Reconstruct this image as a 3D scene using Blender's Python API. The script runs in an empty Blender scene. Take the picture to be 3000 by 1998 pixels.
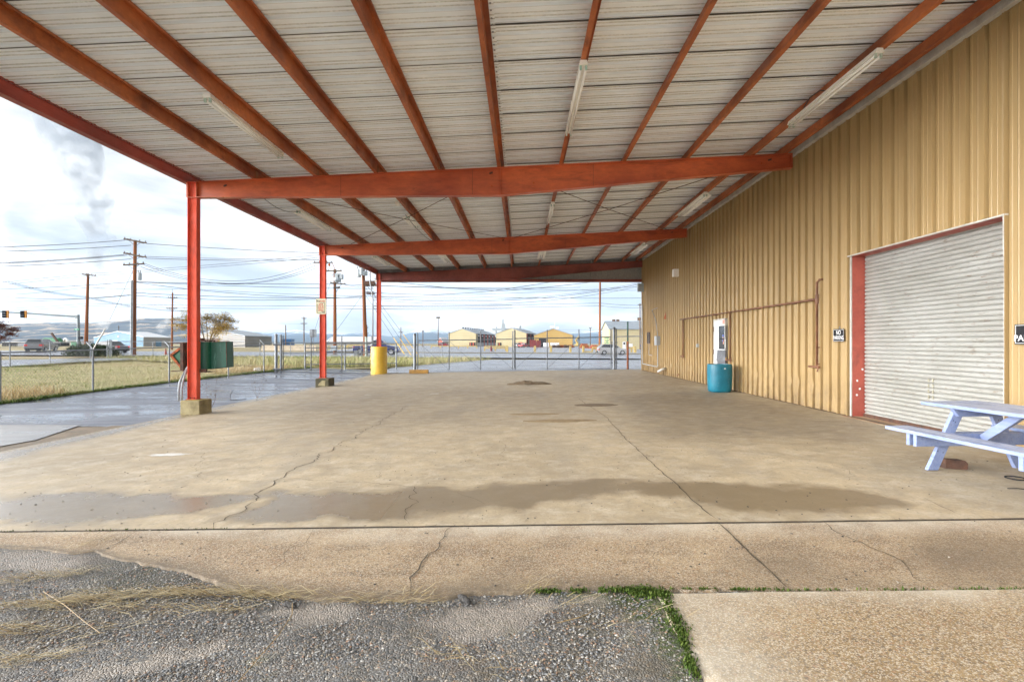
import bpy, math, random
import numpy as np
from mathutils import Vector, Matrix
random.seed(7); RNG = np.random.default_rng(11)
sc = bpy.context.scene
COL = sc.collection
R = math.radians

# ------------------------------------------------------------------ camera
CZ = 1.5; F = 1529.0; U0, V0 = 1529.0, 1007.0
cam_d = bpy.data.cameras.new('camera'); cam = bpy.data.objects.new('camera', cam_d); COL.objects.link(cam)
cam.location = (0, 0, CZ); cam.rotation_euler = (R(90), 0, 0)
cam_d.sensor_width = 36; cam_d.lens = F / 3000 * 36
cam_d.shift_x = -29 / 3000; cam_d.shift_y = 8 / 3000
cam_d.clip_start = 0.05; cam_d.clip_end = 60000
sc.camera = cam
sc.render.engine = 'CYCLES'
sc.cycles.use_denoising = True
sc.cycles.max_bounces = 10; sc.cycles.diffuse_bounces = 8; sc.cycles.glossy_bounces = 3
sc.cycles.transparent_max_bounces = 12; sc.cycles.volume_bounces = 1
sc.cycles.caustics_reflective = True; sc.cycles.blur_glossy = 1.0; sc.cycles.caustics_refractive = False
sc.view_settings.view_transform = 'Standard'; sc.view_settings.look = 'None'
sc.view_settings.exposure = 2.24; sc.view_settings.gamma = 1; sc.view_settings.use_curve_mapping = False

# ------------------------------------------------------------------ world: overcast sky over a Nishita sky
SUN_EL, SUN_AZ = R(18), R(268)      # azimuth measured clockwise from +Y: from the left, a little behind the camera
w = bpy.data.worlds.new('World'); sc.world = w; w.use_nodes = True
nt = w.node_tree; nt.nodes.clear()
def N(t, **k):
    n = nt.nodes.new(t)
    for a, b in k.items(): setattr(n, a, b)
    return n
def math_node(tree, op, a, b=None, clamp=False):
    n = tree.nodes.new('ShaderNodeMath'); n.operation = op; n.use_clamp = clamp
    for i, x in enumerate((a, b)):
        if x is None: continue
        if isinstance(x, (int, float)): n.inputs[i].default_value = x
        else: tree.links.new(x, n.inputs[i])
    return n.outputs[0]
out = N('ShaderNodeOutputWorld'); bg = N('ShaderNodeBackground'); nt.links.new(bg.outputs[0], out.inputs[0])
sky = N('ShaderNodeTexSky', sky_type='NISHITA'); sky.sun_disc = False
sky.sun_elevation = SUN_EL; sky.sun_rotation = SUN_AZ; sky.air_density = 1; sky.dust_density = 1.2
tc = N('ShaderNodeTexCoord'); sep = N('ShaderNodeSeparateXYZ'); nt.links.new(tc.outputs['Generated'], sep.inputs[0])
zz = math_node(nt, 'MAXIMUM', sep.outputs[2], 0.0)
den = math_node(nt, 'ADD', zz, 0.16)
cx = math_node(nt, 'DIVIDE', sep.outputs[0], den); cy = math_node(nt, 'DIVIDE', sep.outputs[1], den)
cmb = N('ShaderNodeCombineXYZ'); nt.links.new(cx, cmb.inputs[0]); nt.links.new(cy, cmb.inputs[1])
def wnoise(scale, detail, rough, off, dist=0.0):
    mp = N('ShaderNodeMapping'); mp.inputs['Location'].default_value = off; nt.links.new(cmb.outputs[0], mp.inputs[0])
    n = N('ShaderNodeTexNoise'); n.inputs['Scale'].default_value = scale; n.inputs['Detail'].default_value = detail
    n.inputs['Roughness'].default_value = rough; n.inputs['Distortion'].default_value = dist
    nt.links.new(mp.outputs[0], n.inputs['Vector']); return n.outputs['Fac']
def ramp(tree, fac, stops, interp='LINEAR'):
    n = tree.nodes.new('ShaderNodeValToRGB'); n.color_ramp.interpolation = interp
    el = n.color_ramp.elements
    while len(el) < len(stops): el.new(0.5)
    for e, (p, c) in zip(el, stops):
        e.position = p; e.color = (c, c, c, 1) if isinstance(c, (int, float)) else (*c, 1)
    tree.links.new(fac, n.inputs[0]); return n.outputs[0]
cl = ramp(nt, wnoise(1.15, 9, 0.55, (3.1, 1.7, 0.4), 0.25),
          [(0.38, (0.088, 0.093, 0.104)), (0.45, (0.136, 0.141, 0.150)), (0.50, (0.195, 0.195, 0.197)), (0.57, (0.270, 0.264, 0.259))])
gap = ramp(nt, wnoise(0.9, 6, 0.6, (9.2, 4.4, 2.0)), [(0.64, 1.0), (0.76, 0.7)])
skys = N('ShaderNodeMix', data_type='RGBA', blend_type='MULTIPLY'); skys.inputs[0].default_value = 1
nt.links.new(sky.outputs[0], skys.inputs[6]); skys.inputs[7].default_value = (0.06, 0.06, 0.06, 1)
mx = N('ShaderNodeMix', data_type='RGBA'); nt.links.new(gap, mx.inputs[0]); nt.links.new(skys.outputs[2], mx.inputs[6]); nt.links.new(cl, mx.inputs[7])
# added fill under the canopy: sky boosted low at left and behind, unseen
up = ramp(nt, sep.outputs[2], [(0.45, 0.0), (0.95, 1.0)])
tow = math_node(nt, 'ADD', math_node(nt, 'MULTIPLY', sep.outputs[0], -0.99), math_node(nt, 'MULTIPLY', sep.outputs[1], -0.12))
back = math_node(nt, 'MULTIPLY', ramp(nt, tow, [(0.60, 0.0), (0.92, 1.0)]), ramp(nt, sep.outputs[2], [(0.22, 1.0), (0.38, .55), (0.65, 0.08)]))
k = math_node(nt, 'ADD', math_node(nt, 'MULTIPLY', up, -0.25), math_node(nt, 'MULTIPLY', back, 27.0))
bk = math_node(nt, 'MULTIPLY', ramp(nt, math_node(nt, 'MULTIPLY', sep.outputs[1], -1.0), [(0.15, 0.0), (0.8, 1.0)]), ramp(nt, sep.outputs[2], [(0.2, 1.0), (0.6, 0.1)]))
k = math_node(nt, 'ADD', k, math_node(nt, 'MULTIPLY', bk, 1.3))
k = math_node(nt, 'ADD', k, 1.0)
ml = N('ShaderNodeMix', data_type='RGBA', blend_type='MULTIPLY'); ml.inputs[0].default_value = 1
cmk = N('ShaderNodeCombineXYZ')
for i in range(3): nt.links.new(k, cmk.inputs[i])
nt.links.new(mx.outputs[2], ml.inputs[6]); nt.links.new(cmk.outputs[0], ml.inputs[7])
nt.links.new(ml.outputs[2], bg.inputs[0]); bg.inputs[1].default_value = 1.0

sun_d = bpy.data.lights.new('sun', 'SUN'); sun = bpy.data.objects.new('sun', sun_d); COL.objects.link(sun)
sun_d.energy = 0.5; sun_d.angle = R(28); sun_d.color = (1.0, 0.95, 0.87)
sdir = Vector((math.sin(SUN_AZ) * math.cos(SUN_EL), math.cos(SUN_AZ) * math.cos(SUN_EL), math.sin(SUN_EL)))
sun.rotation_euler = sdir.to_track_quat('Z', 'Y').to_euler(); sun.location = (0, -10, 30)

# ------------------------------------------------------------------ mesh helpers
SPLIT = {'door_jamb', 'end_plate', 'socket', 'clip', 'anchor_bolt', 'hinge', 'arm_brace', 'bushing', 'conduit', 'stiffener', 'rim', 'flap_edge', 'bracket', 'base_angle', 'pane_bar', 'paint_chip', 'bolt', 'roller', 'weld_seam', 'reflector', 'roof_vent', 'leg', 'roof', 'door_trim', 'post', 'fuse', 'lamp_head', 'header_beam'}
class MB:
    def __init__(s): s.v = []; s.f = []; s.c = None
    def add(s, vs, fs):
        o = len(s.v); s.v += [tuple(p) for p in vs]; s.f += [tuple(i + o for i in f) for f in fs]; return s
    def box(s, x0, x1, y0, y1, z0, z1):
        return s.add([(x0,y0,z0),(x1,y0,z0),(x1,y1,z0),(x0,y1,z0),(x0,y0,z1),(x1,y0,z1),(x1,y1,z1),(x0,y1,z1)],
                     [(0,3,2,1),(4,5,6,7),(0,1,5,4),(1,2,6,5),(2,3,7,6),(3,0,4,7)])
    def bar(s, p0, p1, w, h, up=(0,0,1)):
        p0 = Vector(p0); p1 = Vector(p1); d = (p1 - p0).normalized(); up = Vector(up)
        a = d.cross(up)
        if a.length < 1e-4: a = d.cross(Vector((1,0,0)))
        a.normalize(); b = a.cross(d).normalized(); a *= w / 2; b *= h / 2
        return s.add([p0-a-b, p0+a-b, p0+a+b, p0-a+b, p1-a-b, p1+a-b, p1+a+b, p1-a+b],
                     [(0,3,2,1),(4,5,6,7),(0,1,5,4),(1,2,6,5),(2,3,7,6),(3,0,4,7)])
    def tube(s, pts, r, n=8, caps=True):
        pts = [Vector(p) for p in pts]; m = len(pts)
        rs = r if isinstance(r, (list, tuple)) else [r] * m
        o = len(s.v); ref = Vector((0.31, 0.17, 0.93)).normalized()
        for i, p in enumerate(pts):
            d = (pts[min(i+1, m-1)] - pts[max(i-1, 0)]).normalized()
            a = d.cross(ref)
            if a.length < 0.05: a = d.cross(Vector((1,0,0)))
            a.normalize(); b = d.cross(a)
            for k in range(n):
                t = 2 * math.pi * k / n
                s.v.append(tuple(p + (a * math.cos(t) + b * math.sin(t)) * rs[i]))
        for i in range(m - 1):
            for k in range(n):
                k2 = (k + 1) % n
                s.f.append((o+i*n+k, o+i*n+k2, o+(i+1)*n+k2, o+(i+1)*n+k))
        if caps:
            s.f.append(tuple(o + k for k in range(n))[::-1]); s.f.append(tuple(o + (m-1)*n + k for k in range(n)))
        return s
    def lathe(s, c, prof, n=24, squash=None):
        o = len(s.v)
        for r, z in prof:
            for k in range(n):
                t = 2 * math.pi * k / n; q = 1.0 if squash is None else squash(t)
                s.v.append((c[0] + r*q*math.cos(t), c[1] + r*q*math.sin(t), c[2] + z))
        for i in range(len(prof) - 1):
            for k in range(n):
                k2 = (k+1) % n; s.f.append((o+i*n+k, o+i*n+k2, o+(i+1)*n+k2, o+(i+1)*n+k))
        return s
    def prism(s, pa, pb):
        n = len(pa); s.add(list(pa) + list(pb), [tuple(range(n))[::-1], tuple(range(n, 2*n))] +
              [(i, (i+1) % n, n + (i+1) % n, n + i) for i in range(n)]); return s
    def grid(s, rows):
        o = len(s.v); m = len(rows[0])
        for r in rows: s.v += [tuple(p) for p in r]
        for i in range(len(rows) - 1):
            for j in range(m - 1):
                s.f.append((o+i*m+j, o+i*m+j+1, o+(i+1)*m+j+1, o+(i+1)*m+j))
        return s
    def blob(s, c, r, n=7, m=5, jit=0.15):
        o = len(s.v); rx, ry, rz = r
        s.v.append((c[0], c[1], c[2] - rz))
        for i in range(1, m):
            ph = -math.pi/2 + math.pi * i / m
            for k in range(n):
                t = 2*math.pi*k/n; q = 1 + random.uniform(-jit, jit)
                s.v.append((c[0]+rx*q*math.cos(ph)*math.cos(t), c[1]+ry*q*math.cos(ph)*math.sin(t), c[2]+rz*q*math.sin(ph)))
        s.v.append((c[0], c[1], c[2] + rz)); e = len(s.v) - 1
        for k in range(n):
            k2 = (k+1) % n; s.f.append((o, o+1+k2, o+1+k)); s.f.append((e, o+1+(m-2)*n+k, o+1+(m-2)*n+k2))
        for i in range(m - 2):
            for k in range(n):
                k2 = (k+1) % n; a = o+1+i*n; b = a+n
                s.f.append((a+k, a+k2, b+k2, b+k))
        return s
    def islands(s):
        p = list(range(len(s.v)))
        def fd(i):
            while p[i] != i: p[i] = p[p[i]]; i = p[i]
            return i
        for f in s.f:
            a = fd(f[0])
            for j in f[1:]: p[fd(j)] = a
        g = {}
        for f in s.f: g.setdefault(fd(f[0]), []).append(f)
        out = []
        for fs in g.values():
            ids = sorted({i for f in fs for i in f}); mp = {i: k for k, i in enumerate(ids)}; m = MB()
            m.v = [s.v[i] for i in ids]; m.f = [tuple(mp[i] for i in f) for f in fs]; out.append(m)
        return out
    def build(s, name, mat, parent=None, smooth=False, label=None, bevel=0, attrs=None, ang=None):
        if parent is not None and name in SPLIT:
            il = s.islands()
            if len(il) > 1: return [m.build(name, mat, parent, smooth, label, bevel, attrs, ang) if 0 else m._one(name, mat, parent, smooth, label, bevel, attrs, ang) for m in il][0]
        return s._one(name, mat, parent, smooth, label, bevel, attrs, ang)
    def _one(s, name, mat, parent=None, smooth=False, label=None, bevel=0, attrs=None, ang=None):
        v = np.array(s.v, dtype=float)
        if parent is not None:
            loc = np.array(parent['_loc']); v = v - loc; a = -parent['_rz']
            if a: v = v @ np.array([[math.cos(a), math.sin(a), 0], [-math.sin(a), math.cos(a), 0], [0, 0, 1]])
            off = (0, 0, 0)
        else:
            lo, hi = v.min(0), v.max(0); off = ((lo[0]+hi[0])/2, (lo[1]+hi[1])/2, lo[2]); v = v - np.array(off)
        me = bpy.data.meshes.new(name); me.from_pydata(v.tolist(), [], s.f); me.update()
        if s.c is not None:
            ca = me.color_attributes.new('Col', 'FLOAT_COLOR', 'POINT')
            c = np.ones((len(v), 4)); c[:, :3] = np.array(s.c); ca.data.foreach_set('color', c.ravel())
        for an, arr in (attrs or {}).items():
            at = me.attributes.new(an, 'FLOAT', 'POINT'); at.data.foreach_set('value', np.asarray(arr, dtype=np.float32))
        if smooth: me.polygons.foreach_set('use_smooth', [True] * len(me.polygons))
        if ang is not None:
            me.polygons.foreach_set('use_smooth', [True] * len(me.polygons)); me.set_sharp_from_angle(angle=R(ang))
        me.materials.append(mat)
        o = bpy.data.objects.new(name, me); COL.objects.link(o); o.location = off
        if parent is not None: o.parent = parent if parent.type == 'EMPTY' else parent
        if bevel:
            b = o.modifiers.new('bevel', 'BEVEL'); b.width = bevel; b.segments = 2; b.limit_method = 'ANGLE'
        o['_loc'] = parent['_loc'] if parent is not None else off; o['_rz'] = parent['_rz'] if parent is not None else 0.0
        if label: o['label'] = label
        return o
def thing(name, label, cat, loc=(0,0,0), rz=0.0, group=None):
    o = bpy.data.objects.new(name, None); COL.objects.link(o); o.empty_display_size = 0.2
    o.location = loc; o.rotation_euler = (0, 0, rz); o['_loc'] = tuple(float(x) for x in loc); o['_rz'] = float(rz)
    o['label'] = label; o['category'] = cat
    if group: o['group'] = group
    return o
def tag(o, label, cat, group=None):
    o['label'] = label; o['category'] = cat
    if group: o['group'] = group
    return o
def struct(o): o['kind'] = 'structure'; return o
def stuff(o, label=None, cat=None):
    o['kind'] = 'stuff'
    if label: o['label'] = label
    if cat: o['category'] = cat
    return o
def copy_thing(root, loc, rz, label, group=None):
    r = root.copy(); COL.objects.link(r); r.location = loc; r.rotation_euler = (0, 0, rz); r['label'] = label
    r['_loc'] = tuple(float(x) for x in loc); r['_rz'] = float(rz)
    if group: r['group'] = group
    for ch in list(root.children):
        c = ch.copy(); COL.objects.link(c); c.parent = r
        for g in list(ch.children):
            d = g.copy(); COL.objects.link(d); d.parent = c
    return r
def text(name, body, size, loc, rot, mat, parent, ext=0.001, sx=1.0, align='CENTER', bold=0.0):
    cu = bpy.data.curves.new(name, 'FONT'); cu.body = body; cu.size = size; cu.align_x = align; cu.align_y = 'CENTER'
    cu.extrude = ext; cu.offset = bold; cu.materials.append(mat)
    o = bpy.data.objects.new(name, cu); COL.objects.link(o); o.parent = parent
    dg = bpy.context.evaluated_depsgraph_get(); me = bpy.data.meshes.new_from_object(o.evaluated_get(dg)); bpy.data.objects.remove(o)
    o = bpy.data.objects.new(name, me); COL.objects.link(o); o.parent = parent
    o.location = Vector(loc) - Vector(parent['_loc']); o.rotation_euler = rot; o.scale = (sx, 1, 1)
    return o

# ------------------------------------------------------------------ picture <-> place
def P(x, y, Y): return Vector(((x - U0) / F * Y, Y, CZ + (V0 - y) / F * Y))
SL = 0.0129
def sm(a, b, x):
    t = min(1, max(0, (x - a) / (b - a))); return t * t * (3 - 2 * t)
def H(X, Y):
    """height of the ground"""
    near = SL * max(-7.7, min(6.6, X))
    if X < -7.7:
        t = min(1, (-7.7 - X) / 6.0)
        zf = -0.15 + 0.24 * min(1, max(0, (Y - 15) / 12.5))
        near = (1 - t) * (-0.105) + t * zf
    far = max(-0.25, min(0.42, -0.006 * X))
    t = sm(31, 52, Y)
    return (1 - t) * near + t * far
def G(x, y, off=0.0):
    Y = 20.0
    for _ in range(60):
        X = (x - U0) / F * Y; h = CZ - H(X, Y) - off
        Yn = h * F / max(0.4, (y - V0)); Y = 0.5 * Y + 0.5 * min(Yn, 4000)
    return Vector(((x - U0) / F * Y, Y, H((x - U0) / F * Y, Y) + off))
def vnoise(X, Y, s=1.0, seed=0):
    """cheap smooth value noise, numpy"""
    X = np.asarray(X) * s; Y = np.asarray(Y) * s
    xi = np.floor(X).astype(int); yi = np.floor(Y).astype(int); xf = X - xi; yf = Y - yi
    def h(a, b):
        n = (a * 374761393 + b * 668265263 + seed * 1442695041) & 0x7fffffff
        n = ((n ^ (n >> 13)) * 1274126177) & 0x7fffffff
        return ((n ^ (n >> 16)) & 0xffff) / 65535.0
    u = xf*xf*(3-2*xf); v = yf*yf*(3-2*yf)
    return (h(xi,yi)*(1-u)+h(xi+1,yi)*u)*(1-v) + (h(xi,yi+1)*(1-u)+h(xi+1,yi+1)*u)*v
def poly_sdf(px, py, poly):
    """signed distance (negative inside) of points to a polygon"""
    n = len(poly); d = np.full(px.shape, 1e9); ins = np.zeros(px.shape, bool)
    for i in range(n):
        x0, y0 = poly[i]; x1, y1 = poly[(i+1) % n]
        ex, ey = x1-x0, y1-y0; t = np.clip(((px-x0)*ex+(py-y0)*ey)/(ex*ex+ey*ey+1e-12), 0, 1)
        d = np.minimum(d, np.hypot(px-x0-t*ex, py-y0-t*ey))
        c = ((y0 > py) != (y1 > py)) & (px < (x1-x0)*(py-y0)/((y1-y0) if y1 != y0 else 1e-12)+x0)
        ins ^= c
    return np.where(ins, -d, d)
# ------------------------------------------------------------------ materials (all procedural, driven by position)
def S(r, g, b):
    f = lambda c: (c/255/12.92) if c/255 <= 0.04045 else ((c/255+0.055)/1.055)**2.4
    return (f(r), f(g), f(b))
class Mat:
    def __init__(s, name):
        s.m = bpy.data.materials.new(name); s.m.use_nodes = True; s.t = s.m.node_tree
        s.p = s.t.nodes['Principled BSDF']; s.g = s.t.nodes.new('ShaderNodeNewGeometry'); s.pos = s.g.outputs['Position']
    def set(s, k, v): s.p.inputs[k].default_value = v
    def link(s, a, b): s.t.links.new(a, b)
    def noise(s, scale, detail=5, rough=0.55, stretch=None, dist=0.0, off=(0,0,0)):
        n = s.t.nodes.new('ShaderNodeTexNoise'); n.inputs['Scale'].default_value = scale; n.inputs['Detail'].default_value = detail
        n.inputs['Roughness'].default_value = rough; n.inputs['Distortion'].default_value = dist
        mp = s.t.nodes.new('ShaderNodeMapping'); mp.inputs['Scale'].default_value = stretch or (1,1,1); mp.inputs['Location'].default_value = off
        s.link(s.pos, mp.inputs[0]); s.link(mp.outputs[0], n.inputs['Vector']); return n.outputs['Fac']
    def vor(s, scale, feature='F1', out='Distance', stretch=None, rand=1.0):
        n = s.t.nodes.new('ShaderNodeTexVoronoi'); n.feature = feature; n.inputs['Scale'].default_value = scale
        n.inputs['Randomness'].default_value = rand
        mp = s.t.nodes.new('ShaderNodeMapping'); mp.inputs['Scale'].default_value = stretch or (1,1,1)
        s.link(s.pos, mp.inputs[0]); s.link(mp.outputs[0], n.inputs['Vector']); return n.outputs[out]
    def ramp(s, f, stops): return ramp(s.t, f, stops)
    def mth(s, op, a, b=None, clamp=False): return math_node(s.t, op, a, b, clamp)
    def mix(s, f, a, b, mode='MIX'):
        n = s.t.nodes.new('ShaderNodeMix'); n.data_type = 'RGBA'; n.blend_type = mode
        for i, x in ((0, f), (6, a), (7, b)):
            if isinstance(x, (int, float)): n.inputs[i].default_value = x if i == 0 else (x, x, x, 1)
            elif isinstance(x, tuple): n.inputs[i].default_value = (*x[:3], 1)
            else: s.link(x, n.inputs[i])
        return n.outputs[2]
    def attr(s, name, out='Fac'):
        n = s.t.nodes.new('ShaderNodeAttribute'); n.attribute_name = name; return n.outputs[out]
    def xyz(s):
        n = s.t.nodes.new('ShaderNodeSeparateXYZ'); s.link(s.pos, n.inputs[0]); return n.outputs
    def color(s, c): s.link(c, s.p.inputs['Base Color'])
    def rough(s, f): s.link(f, s.p.inputs['Roughness'])
    def bump(s, h, strength=0.3, dist=0.01):
        n = s.t.nodes.new('ShaderNodeBump'); n.inputs['Strength'].default_value = strength; n.inputs['Distance'].default_value = dist
        s.link(h, n.inputs['Height'])
        if s.p.inputs['Normal'].is_linked: s.link(s.p.inputs['Normal'].links[0].from_socket, n.inputs['Normal'])
        s.link(n.outputs[0], s.p.inputs['Normal'])
def worn(name, c1, c2, scale=2.0, lo=0.38, hi=0.66, rough=0.55, rvar=0.15, stretch=None, bump=0.0, bscale=60, metal=0.0, fine=0.18, spec=0.5, spots=None):
    m = Mat(name); f = m.ramp(m.noise(scale, 7, 0.6, stretch), [(lo, 0.0), (hi, 1.0)])
    c = m.mix(f, c1, c2)
    fi = m.ramp(m.noise(scale * 14, 4, 0.6, stretch), [(0.3, 1 - fine), (0.7, 1 + fine)])
    c = m.mix(1.0, c, fi, 'MULTIPLY')
    for sc_, st_, lo_, hi_, am, col_ in (spots or ()): c = m.mix(m.ramp(m.noise(sc_, 7, 0.68, st_, 0.4, (sc_, 3, 1)), [(lo_, 0.0), (hi_, am)]), c, col_)
    m.color(c)
    m.rough(m.ramp(m.noise(scale * 3, 4), [(0.3, max(0.02, rough - rvar)), (0.7, min(1, rough + rvar))]))
    m.set('Metallic', metal); m.set('Specular IOR Level', spec)
    if bump: m.bump(m.noise(bscale, 4, 0.6, stretch), bump, 0.01)
    return m.m
M = {}
M['column'] = worn('red_primer_column', S(228, 92, 62), S(198, 76, 52), 1.1, 0.35, 0.75, 0.7, stretch=(1,1,0.35), bump=0.05, spots=((2.2, (1, 1, .3), .54, .70, .55, S(176, 66, 46)), (16, (1, 1, .5), .64, .70, .7, S(120, 52, 36)), (1.2, (2, 2, .25), .60, .72, .35, S(240, 140, 110))))
M['rafter'] = worn('red_primer_rafter', S(208, 104, 58), S(160, 68, 38), 0.8, 0.40, 0.72, 0.42, stretch=(0.6,1,1.6), bump=0.05, fine=0.12, spots=((1.6, (.5, 1, 2.5), .54, .68, .6, S(120, 50, 28)), (14, (.7, 1, 1), .66, .72, .7, S(96, 44, 28)), (1.0, (.6, 1, 3), .60, .74, .4, S(216, 130, 84))))
M['purlin'] = worn('rusty_purlin', S(190, 108, 58), S(126, 60, 30), 0.9, 0.36, 0.7, 0.5, stretch=(1.2,0.8,1.2), bump=0.05, fine=0.12, spots=((1.4, (1, .8, 1), .52, .66, .6, S(100, 48, 26)), (9, (1, .6, 1), .62, .70, .5, S(206, 134, 78))))
M['eave'] = worn('eave_primer', S(166, 70, 56), S(120, 48, 40), 0.9, 0.36, 0.7, 0.45, stretch=(2,0.5,2), fine=0.1)
M['steel_red_dark'] = worn('old_red_header', S(150, 78, 66), S(112, 56, 48), 0.8, fine=0.12)
M['jamb'] = worn('red_jamb', S(182, 92, 76), S(156, 76, 64), 2.2, 0.4, 0.75, 0.55, fine=0.08, spots=((2.5, (1, 1, .6), .56, .66, .5, S(120, 70, 62)),))
m = Mat('roof_underside'); f = m.ramp(m.noise(0.45, 6, 0.6, (2.4, 0.8, 1)), [(0.35, 0.0), (0.7, 1.0)])
c = m.mix(f, (0.90, 0.945, 0.98), (0.84, 0.885, 0.915))
c = m.mix(m.ramp(m.noise(0.8, 5, 0.6, (1, 1, 1), 0, (4, 2, 0)), [(0.55, 0.0), (0.8, 0.35)]), c, (0.66, 0.64, 0.60))
m.color(c); m.set('Roughness', 0.38); m.set('Specular IOR Level', 0.5); M['roof'] = m.m
m = Mat('tan_wall'); x, y, z = m.xyz()
c = m.mix(m.ramp(m.noise(0.7, 6, 0.6, (1, 1.2, 0.25)), [(0.35, 0.0), (0.7, 1.0)]), S(174, 147, 101), S(157, 132, 89))
chalk = m.ramp(m.noise(1.1, 7, 0.7, (1, 5, 0.18)), [(0.56, 0.0), (0.8, 0.30)])
c = m.mix(chalk, c, S(182, 166, 138))
dirt = m.mth('MULTIPLY', m.ramp(z, [(0.05, 1.0), (0.9, 0.0)]), m.ramp(m.noise(3.0, 6, 0.7), [(0.35, 0.1), (0.7, 1.0)]))
c = m.mix(m.mth('MULTIPLY', dirt, 0.95), c, S(104, 86, 64))
spots = m.ramp(m.vor(5.0, 'F1', 'Distance', (1, 1, 0.4)), [(0.03, 0.5), (0.06, 0.0)])
c = m.mix(spots, c, S(150, 118, 80))
m.color(c); m.rough(m.ramp(m.noise(2.0, 4), [(0.3, 0.30), (0.7, 0.46)])); m.bump(m.noise(2.2, 3, 0.5, (1, 1, 0.5)), 0.12, 0.05); M['wall'] = m.m
M['white_trim'] = worn('white_trim', (0.60, 0.58, 0.53), (0.44, 0.41, 0.35), 3, fine=0.08, rough=0.45)
m = Mat('roller_curtain')
c = m.mix(m.ramp(m.noise(0.8, 6, 0.6, (1, 1, 2.0)), [(0.35, 0), (0.7, 1)]), (0.40, 0.40, 0.375), (0.31, 0.305, 0.275))
c = m.mix(m.ramp(m.noise(6.5, 7, 0.72, (1, 0.9, 3.5)), [(0.56, 0.0), (0.68, 0.7)]), c, S(116, 98, 76))
x, y, z = m.xyz(); c = m.mix(m.mth('MULTIPLY', m.ramp(y, [(0.0, 0), (1, 1)]), 0.0), c, c)
rl = m.ramp(m.noise(9, 5, 0.6, (1, 1, 6)), [(0.55, 0), (0.7, 0.7)])
m.color(c); m.set('Roughness', 0.42); m.bump(m.noise(3, 3), 0.06, 0.03); M['curtain'] = m.m
M['galv'] = worn('galvanised', (0.27, 0.29, 0.305), (0.19, 0.205, 0.22), 4, rough=0.45, metal=0.4, fine=0.1)
M['galv_dark'] = worn('old_galvanised', (0.16, 0.17, 0.18), (0.10, 0.11, 0.12), 4, rough=0.5, metal=0.35, fine=0.1)
M['mesh'] = worn('chain_link_wire', (0.15, 0.155, 0.16), (0.11, 0.115, 0.12), 4, rough=0.5, metal=0.3)
M['wire'] = worn('power_cable', (0.035, 0.036, 0.04), (0.05, 0.05, 0.055), 2, rough=0.6)
M['pole'] = worn('wood_pole', S(150, 88, 40), S(104, 60, 30), 1.2, 0.38, 0.66, 0.8, 0.1, (3, 3, 0.12), 0.2, 30, fine=0.25)
M['pole_grey'] = worn('weathered_pole', S(112, 88, 68), S(80, 62, 48), 1.2, 0.38, 0.66, 0.8, 0.1, (3, 3, 0.12), fine=0.2)
M['arm'] = worn('crossarm_wood', S(100, 84, 68), S(70, 58, 48), 2, rough=0.85)
M['insul'] = worn('insulator', (0.12, 0.11, 0.11), (0.2, 0.19, 0.19), 5, rough=0.3)
M['tank'] = worn('transformer_grey', (0.40, 0.44, 0.46), (0.32, 0.36, 0.38), 3, rough=0.45)
M['conduit'] = worn('grey_conduit', (0.36, 0.38, 0.40), (0.28, 0.30, 0.32), 3, rough=0.5)
M['pipe'] = worn('brown_pipe', S(136, 96, 70), S(106, 72, 54), 4, rough=0.5, fine=0.15)
M['yellow'] = worn('yellow_paint', S(232, 190, 70), S(212, 168, 52), 1.2, 0.4, 0.7, 0.5, fine=0.07, stretch=(1,1,0.5))
M['yellow_pale'] = worn('pale_yellow', S(196, 170, 104), S(170, 146, 86), 1, fine=0.1)
M['concrete_block'] = worn('pier_concrete', S(176, 162, 122), S(120, 108, 78), 3, 0.35, 0.7, 0.85, bump=0.3, bscale=90, fine=0.15)
M['block_moss'] = worn('pier_moss_top', S(150, 130, 50), S(128, 112, 62), 6, rough=0.9, fine=0.25)
M['block_dark'] = worn('dark_pier', S(104, 98, 74), S(70, 66, 50), 4, rough=0.85, bump=0.3, bscale=90)
M['tarp_patch'] = worn('chipped_face', S(172, 160, 124), S(150, 138, 104), 5, rough=0.9)
m = Mat('green_paint_metal')
c = m.mix(m.ramp(m.noise(1.6, 6, 0.6, (1.4, 1.4, 0.4)), [(0.35, 0), (0.65, 1)]), S(12, 86, 66), S(22, 62, 48))
c = m.mix(m.ramp(m.noise(5.5, 7, 0.7, (1, 1, 0.3), 0.8), [(0.58, 0), (0.68, 0.6)]), c, S(120, 172, 158))
c = m.mix(m.ramp(m.noise(2.6, 6, 0.7, (1, 1, 0.5), 0.4, (3, 1, 0)), [(0.60, 0), (0.70, 0.9)]), c, S(84, 72, 66))
m.color(c); m.set('Roughness', 0.4); M['green'] = m.m
M['green_in'] = worn('green_inner', S(16, 96, 62), S(10, 66, 44), 4, rough=0.45)
M['rust_edge'] = worn('rust_edge', S(176, 92, 40), S(116, 58, 28), 14, rough=0.8, fine=0.3)
M['rust_brown'] = worn('rust_brown', S(96, 66, 50), S(62, 46, 38), 8, rough=0.8, fine=0.2)
m = Mat('blue_drum')
c = m.mix(m.ramp(m.noise(2.2, 5, 0.6), [(0.35, 0), (0.7, 1)]), S(8, 98, 120), S(26, 122, 142))
c = m.mix(m.ramp(m.noise(9, 5, 0.7), [(0.66, 0), (0.74, 0.7)]), c, S(140, 150, 136))
m.color(c); m.set('Roughness', 0.42); M['drum'] = m.m
M['white_door'] = worn('white_door', (0.78, 0.78, 0.76), (0.66, 0.66, 0.63), 4, rough=0.4, fine=0.05)
M['white'] = worn('white_paint', (0.8, 0.8, 0.8), (0.72, 0.72, 0.72), 4, rough=0.45, fine=0.04)
M['black'] = worn('black_paint', (0.018, 0.019, 0.021), (0.028, 0.029, 0.032), 6, rough=0.7, spec=0.15)
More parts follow.
